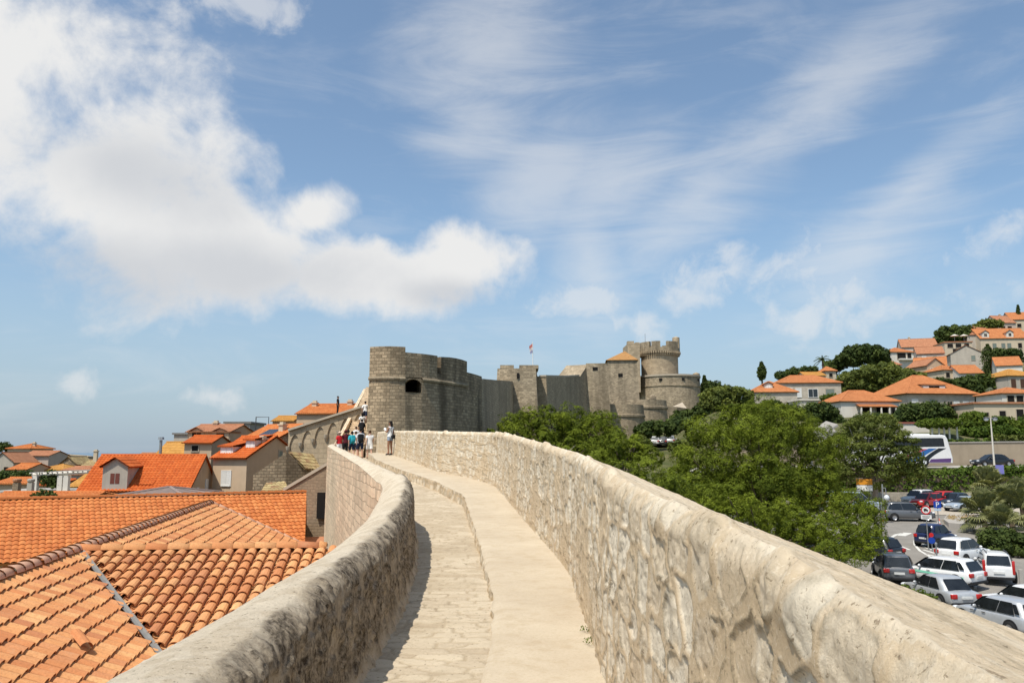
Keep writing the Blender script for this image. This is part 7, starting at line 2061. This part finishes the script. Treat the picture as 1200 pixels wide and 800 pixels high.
    # small weeds at the foot of the right parapet
    for i, (px, py, lab) in enumerate(((687, 742, 'tiny green weed growing at the foot of the right parapet'), (692, 757, 'tiny weed nearer the camera at the foot of the right parapet'))):
        p = on(px, py, z_ledge); p.x = float(xRB(p.y)) - .01; p.z = z_ledge(p.y) + .03
        r = thing('weed', lab, 'weed', p); leaf_mesh('foliage', r, [(p.x, p.y, p.z + .01, .035), (p.x - .02, p.y + .06, p.z, .025)], 'leaf_b', 16, .010, 90 + i, aspect=.5)
trees()

# ---------------------------------------------------------------- people
SK = {}
def skin_mat(name, col):
    t = NT(name); n = t.noise(t.coord('Object'), 8, 3); t.b.inputs['Subsurface Weight'].default_value = .08
    return t.fin(t.ramp(n, [(.3, mul(col, .9)), (.7, mul(col, 1.08))]), .5, None, .4)
def cloth(name, col): return m_plain(name, col, .85, .14, 14, .2)

def body_mesh(P):
    """one continuous skin grown over a skeleton; returns mesh and bones"""
    J = P; names = list(J.keys()); 
    edges = [('pelvis', 'belly'), ('belly', 'chest'), ('chest', 'neck'), ('neck', 'jaw'), ('jaw', 'head'), ('head', 'crownp')]
    for s in 'LR': edges += [('chest', 'sh' + s), ('sh' + s, 'el' + s), ('el' + s, 'wr' + s), ('wr' + s, 'pa' + s), ('pelvis', 'hip' + s), ('hip' + s, 'kn' + s), ('kn' + s, 'an' + s), ('an' + s, 'to' + s), ('an' + s, 'he' + s)]
    rad = dict(pelvis=(.15, .11), belly=(.125, .095), chest=(.145, .105), neck=(.052, .055), jaw=(.062, .075), head=(.078, .095), crownp=(.055, .065), sh=(.058, .055), el=(.042, .040), wr=(.027, .030), pa=(.036, .018), hip=(.088, .090), kn=(.056, .058), an=(.038, .042), to=(.036, .024), he=(.030, .026))
    pts = {k: Vector(v) for k, v in J.items()}
    for s in 'LR':
        w, p = pts['wr' + s], pts['pa' + s]; d = (p - w).normalized(); side = Vector((0, 1, 0)).cross(d)
        side = side.normalized() if side.length > .1 else Vector((1, 0, 0)); fw = d.cross(side).normalized()
        for i, (o_, l_) in enumerate(((-.030, .060), (-.010, .075), (.012, .070), (.032, .055))):
            a = p + fw * o_ + d * .015; b = a + d * l_ * .55 + side * .004; c = b + d * l_ * .45 + side * .016
            pts[f'f{i}a{s}'], pts[f'f{i}b{s}'], pts[f'f{i}c{s}'] = a, b, c; edges += [('pa' + s, f'f{i}a{s}'), (f'f{i}a{s}', f'f{i}b{s}'), (f'f{i}b{s}', f'f{i}c{s}')]
        t0 = w.lerp(p, .45) - fw * .035; pts['tha' + s] = t0; pts['thb' + s] = t0 - fw * .03 + d * .045; edges += [('wr' + s, 'tha' + s), ('tha' + s, 'thb' + s)]
    idx = {k: i for i, k in enumerate(pts)}
    me = bpy.data.meshes.new('body'); me.from_pydata([tuple(v) for v in pts.values()], [(idx[a], idx[b]) for a, b in edges], [])
    o = bpy.data.objects.new('tmp_body', me); COL.objects.link(o)
    o.modifiers.new('s', 'SKIN'); ss = o.modifiers.new('u', 'SUBSURF'); ss.levels = 1; ss.render_levels = 1
    for k, i in idx.items():
        kk = k if k in rad else k[:-1]
        r = rad.get(kk, (.009, .009)); me.skin_vertices[0].data[i].radius = r
        me.skin_vertices[0].data[i].use_root = (k == 'pelvis')
    dg = bpy.context.evaluated_depsgraph_get(); out = bpy.data.meshes.new_from_object(o.evaluated_get(dg)); bpy.data.objects.remove(o); bpy.data.meshes.remove(me)
    out.shade_smooth()
    return out, pts

def garment(src, pick, grow, name, mat, root):
    """cloth shell: the picked part of the body grown outwards"""
    bm = bmesh.new(); bm.from_mesh(src); bm.normal_update()
    bmesh.ops.delete(bm, geom=[f for f in bm.faces if not pick(f.calc_center_median())], context='FACES')
    for v in bm.verts: v.co += v.normal * grow(v.co)
    me = bpy.data.meshes.new(name); bm.to_mesh(me); bm.free(); me.materials.clear(); me.materials.append(mat); me.shade_smooth()
    o = bpy.data.objects.new(name, me); COL.objects.link(o); o.parent = root
    return o

def pose(kind):
    """facing +y; z up; 1.70 tall"""
    J = dict(pelvis=(0, 0, .95), belly=(0, .01, 1.12), chest=(0, 0, 1.32), neck=(0, -.005, 1.47), jaw=(0, .02, 1.545), head=(0, .005, 1.615), crownp=(0, -.005, 1.675))
    for s, k in (('L', -1), ('R', 1)):
        J['sh' + s] = (.175 * k, -.005, 1.385); J['el' + s] = (.235 * k, -.035, 1.12); J['wr' + s] = (.245 * k, .055, .895); J['pa' + s] = (.24 * k, .085, .83)
        J['hip' + s] = (.095 * k, 0, .89); J['kn' + s] = (.10 * k, .015, .49); J['an' + s] = (.10 * k, -.03, .085); J['to' + s] = (.115 * k, .13, .028); J['he' + s] = (.10 * k, -.065, .03)
    if kind == 'walk':
        J['knL'] = (-.09, .15, .52); J['anL'] = (-.09, .14, .11); J['toL'] = (-.095, .29, .075); J['heL'] = (-.09, .10, .06)
        J['knR'] = (.09, -.06, .50); J['anR'] = (.09, -.24, .13); J['toR'] = (.095, -.09, .03); J['heR'] = (.09, -.29, .09)
        J['elL'] = (-.24, -.12, 1.14); J['wrL'] = (-.23, -.10, .91); J['paL'] = (-.23, -.08, .85); J['elR'] = (.24, .08, 1.14); J['wrR'] = (.22, .20, .96); J['paR'] = (.22, .24, .91)
    if kind == 'phone':
        J['elL'] = (-.22, .05, 1.13); J['wrL'] = (-.10, .25, 1.26); J['paL'] = (-.07, .30, 1.31); J['elR'] = (.235, -.03, 1.12); J['wrR'] = (.22, .10, .92); J['paR'] = (.215, .13, .86)
        J['knL'] = (-.09, .05, .49); J['anL'] = (-.10, .02, .085); J['toL'] = (-.12, .18, .028); J['heL'] = (-.10, -.015, .03)
    return J

def person(label, x, y, z, heading, kind, skin, top, bottom, hair, height=1.7, bottom_kind='shorts', top_kind='tee', hair_kind='short', hat=None, shoe=None, group=None):
    s = height / 1.70
    J = {k: tuple(c * s for c in v) for k, v in pose(kind).items()}
    root = thing('person', label, 'person', (x, y, z), -R(heading), group)
    me, pts = body_mesh(J)
    me.materials.append(skin); body = bpy.data.objects.new('body', me); COL.objects.link(body); body.parent = root
    hx = Vector(J['head'])
    up0 = 1.42 * s
    armx = lambda c: abs(c.x) > .17 * s
    def pt(c):
        if c.z > up0 + .02 * s and abs(c.x) < .07 * s: return False
        if c.z > 1.45 * s: return False
        if top_kind == 'tank': return c.z > .93 * s and c.z < 1.42 * s and abs(c.x) < .165 * s
        if c.z < .93 * s: return False
        return not (abs(c.x) > .19 * s and c.z < 1.20 * s) and not (abs(c.x) > .17 * s and c.z < 1.12 * s)
    if top_kind == 'dress':
        garment(me, lambda c: .60 * s < c.z < 1.43 * s and not (abs(c.x) > .185 * s and c.z < 1.26 * s), lambda c: .016 * s + .06 * max(0, (1.02 * s - c.z)), 'dress', top, root)
    else:
        garment(me, pt, lambda c: .016 * s + (.012 * s if c.z < 1.05 * s else 0), 'shirt', top, root)
    if top_kind != 'dress':
        lo = {'shorts': .58, 'short_shorts': .74, 'trousers': .10}[bottom_kind] * s
        garment(me, lambda c: lo < c.z < .985 * s and not (abs(c.x) > .20 * s), lambda c: .014 * s + (.014 * s if bottom_kind == 'shorts' and c.z < .8 * s else 0), bottom_kind.replace('short_', ''), bottom, root)
    for sd in (-1, 1):
        garment(me, (lambda sd: lambda c: c.z < .075 * s + (.06 * s if False else 0) and c.x * sd > 0 or (c.x * sd > 0 and c.z < .15 * s and abs(c.y - J['an' + ('L' if sd < 0 else 'R')][1]) > .045 * s and c.z < J['an' + ('L' if sd < 0 else 'R')][2]))(sd), lambda c: .010 * s, 'shoe', shoe or M['trim'], root)
    # hair, face
    mb = MB(); mb.ell((hx.x, hx.y - .018 * s, hx.z + .028 * s), (.088 * s, .098 * s, .088 * s), 14, 8)
    if hair_kind == 'long': mb.ell((hx.x, hx.y - .075 * s, hx.z - .11 * s), (.085 * s, .045 * s, .16 * s), 12, 8)
    if hair_kind == 'bun': mb.ell((hx.x, hx.y - .085 * s, hx.z + .075 * s), (.05 * s, .05 * s, .048 * s), 10, 6)
    if hair_kind == 'tail': mb.ell((hx.x, hx.y - .12 * s, hx.z - .05 * s), (.028 * s, .035 * s, .12 * s), 10, 6)
    mb.build('hair', hair, root, world=False, smooth=True)
    mb = MB(); mb.ell((hx.x, hx.y + .095 * s, hx.z - .012 * s), (.014 * s, .020 * s, .022 * s), 8, 6); mb.build('nose', skin, root, world=False, smooth=True)
    for sd in (-1, 1):
        mb = MB(); mb.ell((hx.x + sd * .085 * s, hx.y - .005 * s, hx.z - .01 * s), (.012 * s, .022 * s, .032 * s), 8, 6); mb.build('ear', skin, root, world=False, smooth=True)
        mb = MB(); mb.ell((hx.x + sd * .032 * s, hx.y + .084 * s, hx.z + .010 * s), (.014 * s, .008 * s, .008 * s), 8, 6); mb.build('eye', M['trim'], root, world=False, smooth=True)
    mb = MB(); mb.ell((hx.x, hx.y + .085 * s, hx.z - .058 * s), (.024 * s, .010 * s, .007 * s), 8, 6); mb.build('mouth', M['lamp_red'], root, world=False, smooth=True)
    if hat:
        mb = MB(); mb.ell((hx.x, hx.y - .01 * s, hx.z + .05 * s), (.098 * s, .108 * s, .082 * s), 14, 8); mb.lathe([(.02, hx.z + .05 * s), (.17 * s, hx.z + .035 * s), (.17 * s, hx.z + .028 * s)], 16, (hx.x, hx.y + .0)); mb.build('hat', hat, root, world=False, smooth=True)
    return root

def backpack(label, pr, col, heading, size=1.0, dx=0.0):
    m4 = Matrix.Translation(pr.location) @ Matrix.Rotation(pr.rotation_euler.z, 4, 'Z')
    c = m4 @ Vector((dx, -.20, 1.0))
    r = thing('backpack', label, 'backpack', c, pr.rotation_euler.z)
    mb = MB(); w, d, h = .155 * size, .09 * size, .26 * size
    mb.box(-w, w, -d, d, -.02, 2 * h - .06); mb.build('bag', col, r, world=False, bevel=.05, smooth=True)
    mb = MB(); mb.box(-w * .75, w * .75, -d - .055, -d + .03, .02, h * .95); mb.build('pocket', col, r, world=False, bevel=.025, smooth=True)
    for s in (-1, 1):
        mb = MB(); mb.tube([(s * w * .6, d, 2 * h - .1), (s * w * .75, d + .12, 2 * h - .05), (s * w * .8, d + .22, 2 * h - .12), (s * w * .85, d + .20, h * .8), (s * w * .7, d, .08)], .016, 6); mb.build('strap', col, r, world=False)

def people():
    sk = [skin_mat('tanned skin', (.42, .22, .14)), skin_mat('light skin', (.52, .32, .23)), skin_mat('deep tan skin', (.30, .15, .09))]
    hb = cloth('black hair', (.012, .010, .009)); hbr = cloth('brown hair', (.07, .035, .018))
    white = cloth('white cotton', (.74, .73, .71)); grey = cloth('light grey cotton', (.50, .49, .50)); denim = cloth('faded denim', (.26, .32, .40)); navy = cloth('navy cotton', (.018, .024, .05)); red = cloth('red cotton', (.50, .02, .025)); maroon = cloth('dark maroon cotton', (.10, .015, .022)); teal = cloth('teal cotton', (.03, .32, .38)); black = cloth('black cotton', (.012, .012, .014))
    G = 'visitors on the wall walk'
    # woman on the raised walk
    p = on(457, 533.5, z_ledge); p = Vector((p.x, p.y, z_ledge(p.y) + .012))
    w = person('woman in a white sleeveless top and denim shorts standing alone on the raised walk', p.x, p.y, p.z, -62, 'phone', sk[2], white, denim, hb, 1.66, 'short_shorts', 'tank', 'long', None, M['trim'], G)
    r = thing('shoulder_bag', 'small dark shoulder bag at the hip of the woman on the raised walk', 'bag', w.location, w.rotation_euler.z)
    mb = MB(); mb.box(-.10, .10, -.25, -.15, .80, 1.0); mb.build('bag', black, r, world=False, bevel=.03)
    mb = MB(); mb.tube([(-.08, -.2, 1.0), (-.14, -.12, 1.25), (.0, -.10, 1.44), (.17, .02, 1.44), (.13, .14, 1.2), (.10, -.16, 1.0)], .010, 5); mb.build('strap', black, r, world=False)
    zc = z_chan(48) + .012
    def cr(px, Y, *a, **k):
        x = xat(px, Y, 530)
        return person(a[0], x, Y, z_chan(Y) + .015, *a[1:], **k)
    a = cr(433, 47.2, 'woman with a brown bun in a loose white tunic, rightmost by the stairs', -22, 'walk', sk[1], white, white, hbr, 1.64, 'short_shorts', 'dress', 'bun', None, M['trim'], G)
    b = cr(422, 47.6, 'man in a pale grey shirt and navy shorts carrying a black backpack', -18, 'walk', sk[0], grey, navy, hb, 1.78, 'shorts', 'tee', 'short', None, M['trim'], G)
    backpack('black backpack on the man in the pale grey shirt', b, black, -18)
    c = cr(412, 48.5, 'person in a teal top with dark hair, left of the man in pale grey', -30, 'walk', sk[1], teal, navy, hb, 1.62, 'shorts', 'tee', 'tail', None, M['trim'], G)
    backpack('teal backpack on the person in the teal top', c, teal, -30, .9)
    d = cr(404.5, 50.2, 'person in a dark maroon top and a dark cap near the wall end', -26, 'stand', sk[0], maroon, black, hb, 1.72, 'trousers', 'tee', 'short', maroon, M['trim'], G)
    d2 = cr(407.5, 51.4, 'person in black with black hair behind the one in maroon', -10, 'stand', sk[2], black, black, hb, 1.76, 'trousers', 'tee', 'short', None, M['trim'], G)
    e = cr(397.5, 50.0, 'person in a red top and pale hat at the end of the left parapet', -40, 'stand', sk[1], red, white, hbr, 1.62, 'shorts', 'tee', 'short', cloth('pale straw hat', (.62, .48, .38)), M['trim'], G)
    f = cr(416.5, 53.2, 'person in a white shirt with brown hair at the foot of the stairs', -15, 'walk', sk[1], white, navy, hbr, 1.72, 'shorts', 'tee', 'short', None, M['trim'], G)
    # on the stairs
    def stz(Y): k = (Y - 55.5) / 26 * 40; return -.42 + 7.0 * (int(k) + 1) / 40 + .012
    for (px, Y, lab, tp, hr, hk, ht, sk_) in ((417.5, 57.2, 'lowest climber on the stairs, in a white top', white, hbr, 'short', 1.70, sk[1]), (424, 58.8, 'climber in black carrying a large black pack on the stairs', black, hb, 'short', 1.76, sk[0]), (424.5, 61.6, 'black haired climber in white higher up the stairs', white, hb, 'long', 1.66, sk[2]), (427.5, 65.5, 'highest climber on the stairs, in a white shirt', white, hb, 'short', 1.74, sk[1])):
        x = xat(px, Y, 500)
        q = person(lab, x, Y, stz(Y), -6, 'walk', sk_, tp, navy, hr, ht, 'shorts', 'tee', hk, None, M['trim'], 'visitors climbing the stairs')
        if 'large black pack' in lab: backpack('large black pack on the climber in black', q, black, 0, 1.15)
    # figure high up by the skyline roof
    a, b = at(334, 502, 66.0), at(428, 474, 66.0); x = xat(394.5, 66.6, 478); k = (x - a.x) / (b.x - a.x); Y = 66.0 + 1.2 * (1 - k) + .55
    person('small dark clothed figure standing on the top of the arcaded wall', x, Y, a.z + (b.z - a.z) * k + .01, 90, 'stand', sk[2], black, black, hb, 1.5, 'trousers', 'tee', 'short', None, M['trim'])
people()
# ================================================================ camera, sky, sun
def setup():
    cam = bpy.data.cameras.new('Camera'); co = bpy.data.objects.new('Camera', cam); COL.objects.link(co)
    cam.sensor_width = 36; cam.lens = F / 1200 * 36
    cam.clip_start = 0.05; cam.clip_end = 200000
    co.rotation_euler = (PI / 2 + TILT, 0, 0)
    sc.camera = co
    toward = Vector((-0.59, -0.81, 0)).normalized(); EL = R(61.5)
    d = Vector((toward.x * math.cos(EL), toward.y * math.cos(EL), math.sin(EL)))
    sl = bpy.data.lights.new('Sun', 'SUN'); sl.energy = 4.8; sl.angle = R(0.5); sl.color = (1.0, 0.94, 0.84)
    so = bpy.data.objects.new('Sun', sl); COL.objects.link(so)
    so.rotation_euler = d.to_track_quat('Z', 'Y').to_euler()
    so.location = (0, 0, 60)
    w = bpy.data.worlds.new('World'); sc.world = w; w.use_nodes = True
    t = w.node_tree; n = t.nodes; l = t.links
    bg = n['Background']
    sky = n.new('ShaderNodeTexSky'); sky.sky_type = 'NISHITA'; sky.sun_disc = False
    sky.sun_elevation = EL; sky.sun_rotation = math.atan2(toward.x, toward.y)
    sky.air_density = 1.0; sky.dust_density = 1.6; sky.ozone_density = 1.0; sky.altitude = 30
    def math_(op, a, b=0.0, c=None, clamp=False):
        m = n.new('ShaderNodeMath'); m.operation = op; m.use_clamp = clamp
        for i, x in enumerate((a, b) if c is None else (a, b, c)):
            if isinstance(x, (int, float)): m.inputs[i].default_value = x
            else: l.new(x, m.inputs[i])
        return m.outputs[0]
    def mixc(f, a, b):
        m = n.new('ShaderNodeMix'); m.data_type = 'RGBA'
        for i, x in ((0, f), (6, a), (7, b)):
            if isinstance(x, (int, float)): m.inputs[i].default_value = x
            elif isinstance(x, tuple): m.inputs[i].default_value = (*x, 1)
            else: l.new(x, m.inputs[i])
        return m.outputs[2]
    def smooth(x, a, b):
        m = n.new('ShaderNodeMapRange'); m.interpolation_type = 'SMOOTHSTEP'
        m.inputs[1].default_value = a; m.inputs[2].default_value = b
        l.new(x, m.inputs[0]); return m.outputs[0]
    tc = n.new('ShaderNodeTexCoord'); dirv = tc.outputs['Generated']
    sp = n.new('ShaderNodeSeparateXYZ'); l.new(dirv, sp.inputs[0])
    az = math_('ARCTAN2', sp.outputs[0], sp.outputs[1]); el = math_('ARCSINE', sp.outputs[2])
    def noise(vec, scale, detail, rough, dist=0.0):
        k = n.new('ShaderNodeTexNoise'); k.inputs['Scale'].default_value = scale; k.inputs['Detail'].default_value = detail
        k.inputs['Roughness'].default_value = rough; k.inputs['Distortion'].default_value = dist
        l.new(vec, k.inputs['Vector']); return k.outputs[0]
    def azel(px, py):
        r = ray(px, py).normalized(); return math.atan2(r.x, r.y), math.asin(r.z)
    def blob(px, py, rx, ry, rot=0.0):
        """elliptical falloff 1 at its middle, 0 at its rim, in sky angles"""
        a0, e0 = azel(px, py)
        ce = math.cos(e0)
        dx = math_('MULTIPLY', math_('SUBTRACT', az, a0), ce); dy = math_('SUBTRACT', el, e0)
        c, s_ = math.cos(rot), math.sin(rot)
        u = math_('ADD', math_('MULTIPLY', dx, c), math_('MULTIPLY', dy, s_))
        v = math_('SUBTRACT', math_('MULTIPLY', dy, c), math_('MULTIPLY', dx, s_))
        q = math_('ADD', math_('POWER', math_('ABSOLUTE', math_('DIVIDE', u, rx / F * .93)), 2.0), math_('POWER', math_('ABSOLUTE', math_('DIVIDE', v, ry / F * .93)), 2.0))
        return math_('SUBTRACT', 1.0, math_('SQRT', q), clamp=False)
    def union(bl):
        r = None
        for b in bl:
            if r is None: r = b
            else:
                m = n.new('ShaderNodeMath'); m.operation = 'SMOOTH_MAX'; m.inputs[2].default_value = 0.25
                l.new(r, m.inputs[0]); l.new(b, m.inputs[1]); r = m.outputs[0]
        return r
    # heaped clouds
    n1 = noise(dirv, 4.6, 10, 0.58, 0.25); n2 = noise(dirv, 13.0, 8, 0.62, 0.3)
    nn = math_('ADD', math_('MULTIPLY', math_('SUBTRACT', n1, 0.5), 2.0), math_('MULTIPLY', math_('SUBTRACT', n2, 0.5), 0.9))
    cum = union([blob(*a) for a in CUMULUS])
    dens = smooth(math_('ADD', cum, nn), 0.0, 0.55)
    sm = union([blob(*a) for a in PUFFS])
    n4 = noise(dirv, 26.0, 7, 0.62, 0.6)
    nn4 = math_('ADD', math_('MULTIPLY', math_('SUBTRACT', n2, 0.5), 2.6), math_('MULTIPLY', math_('SUBTRACT', n4, 0.5), 1.8))
    dens2 = math_('MULTIPLY', smooth(math_('ADD', sm, nn4), 0.0, 1.0), 0.55)
    # streaked high cloud, stretched along its own direction
    mp = n.new('ShaderNodeMapping'); mp.inputs['Rotation'].default_value = (0, R(38), 0); mp.inputs['Scale'].default_value = (1.3, 1.3, 6.5)
    l.new(dirv, mp.inputs[0])
    c1 = noise(mp.outputs[0], 3.4, 11, 0.64, 0.8)
    cn = math_('ADD', math_('MULTIPLY', math_('SUBTRACT', c1, 0.5), 2.0), math_('MULTIPLY', math_('SUBTRACT', n1, 0.5), 1.1))
    cir = union([blob(*a) for a in CIRRUS])
    dens3 = math_('MULTIPLY', smooth(math_('ADD', cir, cn), -0.30, 1.2), 0.48)
    veil = math_('MULTIPLY', smooth(math_('ADD', c1, math_('MULTIPLY', math_('SUBTRACT', n1, .5), .6)), 0.45, 0.80), 0.18)
    low = smooth(el, 0.30, 0.0)                                # milky air above the horizon
    tot = math_('MAXIMUM', math_('MAXIMUM', dens, dens2), math_('MAXIMUM', dens3, veil))
    # thick middles are greyer than the sunlit upper rims
    core = smooth(math_('ADD', union([blob(*a) for a in GREYS]), math_('MULTIPLY', math_('SUBTRACT', n1, 0.5), 1.6)), -0.1, 0.9)
    k = 1 / SKYK
    ccol = mixc(core, (0.84 * k, 0.84 * k, 0.835 * k), (0.64 * k, 0.66 * k, 0.69 * k))
    hs = n.new('ShaderNodeHueSaturation'); hs.inputs['Saturation'].default_value = 0.92; hs.inputs['Value'].default_value = 1.0
    tn = n.new('ShaderNodeMix'); tn.data_type = 'RGBA'; tn.blend_type = 'MULTIPLY'; tn.inputs[0].default_value = 1.0
    l.new(sky.outputs[0], tn.inputs[6]); tn.inputs[7].default_value = (0.84, 1.02, 1.08, 1)
    l.new(tn.outputs[2], hs.inputs['Color'])
    air = mixc(math_('MULTIPLY', low, 0.7), hs.outputs[0], (0.43 * k, 0.53 * k, 0.65 * k))
    air = mixc(0.05, air, (0.50 * k, 0.60 * k, 0.72 * k))
    col = mixc(tot, air, ccol)
    l.new(col, bg.inputs['Color']); bg.inputs['Strength'].default_value = SKYK
    vs = sc.view_settings; vs.view_transform = 'Standard'; vs.look = 'None'; vs.exposure = EXPO; vs.gamma = 1.0
    try: vs.use_curve_mapping = False
    except Exception: pass

SKYK = 0.145
EXPO = 0.0
CUMULUS = [(10, 70, 190, 120, 0), (-20, 105, 270, 190, -.2), (120, 195, 240, 165, -.35), (260, 285, 250, 90, -.2), (420, 322, 190, 62, 0), (525, 312, 110, 55, 0.1), (365, 250, 76, 46, .5)]
PUFFS = [(285, 2, 90, 26, 0), (978, 366, 90, 44, 0), (752, 378, 30, 26, 0), (690, 352, 60, 26, 0.1), (95, 445, 44, 30, 0.3), (250, 463, 30, 18, 0), (880, 322, 100, 40, 0), (815, 352, 60, 22, 0), (1180, 270, 60, 30, 0.2), (1060, 360, 120, 30, 0)]
CIRRUS = [(560, 60, 130, 110, .2), (560, 145, 100, 60, 0), (640, 210, 80, 120, -.6), (690, 300, 60, 120, .2), (950, 130, 190, 55, .55), (820, 230, 170, 65, .55), (1060, 230, 150, 40, .6), (1010, 290, 120, 60, .5), (720, 215, 120, 80, .4)]
GREYS = [(150, 195, 190, 80, -.2), (300, 320, 220, 60, 0), (120, 320, 200, 70, 0), (520, 345, 90, 30, 0)]
setup()
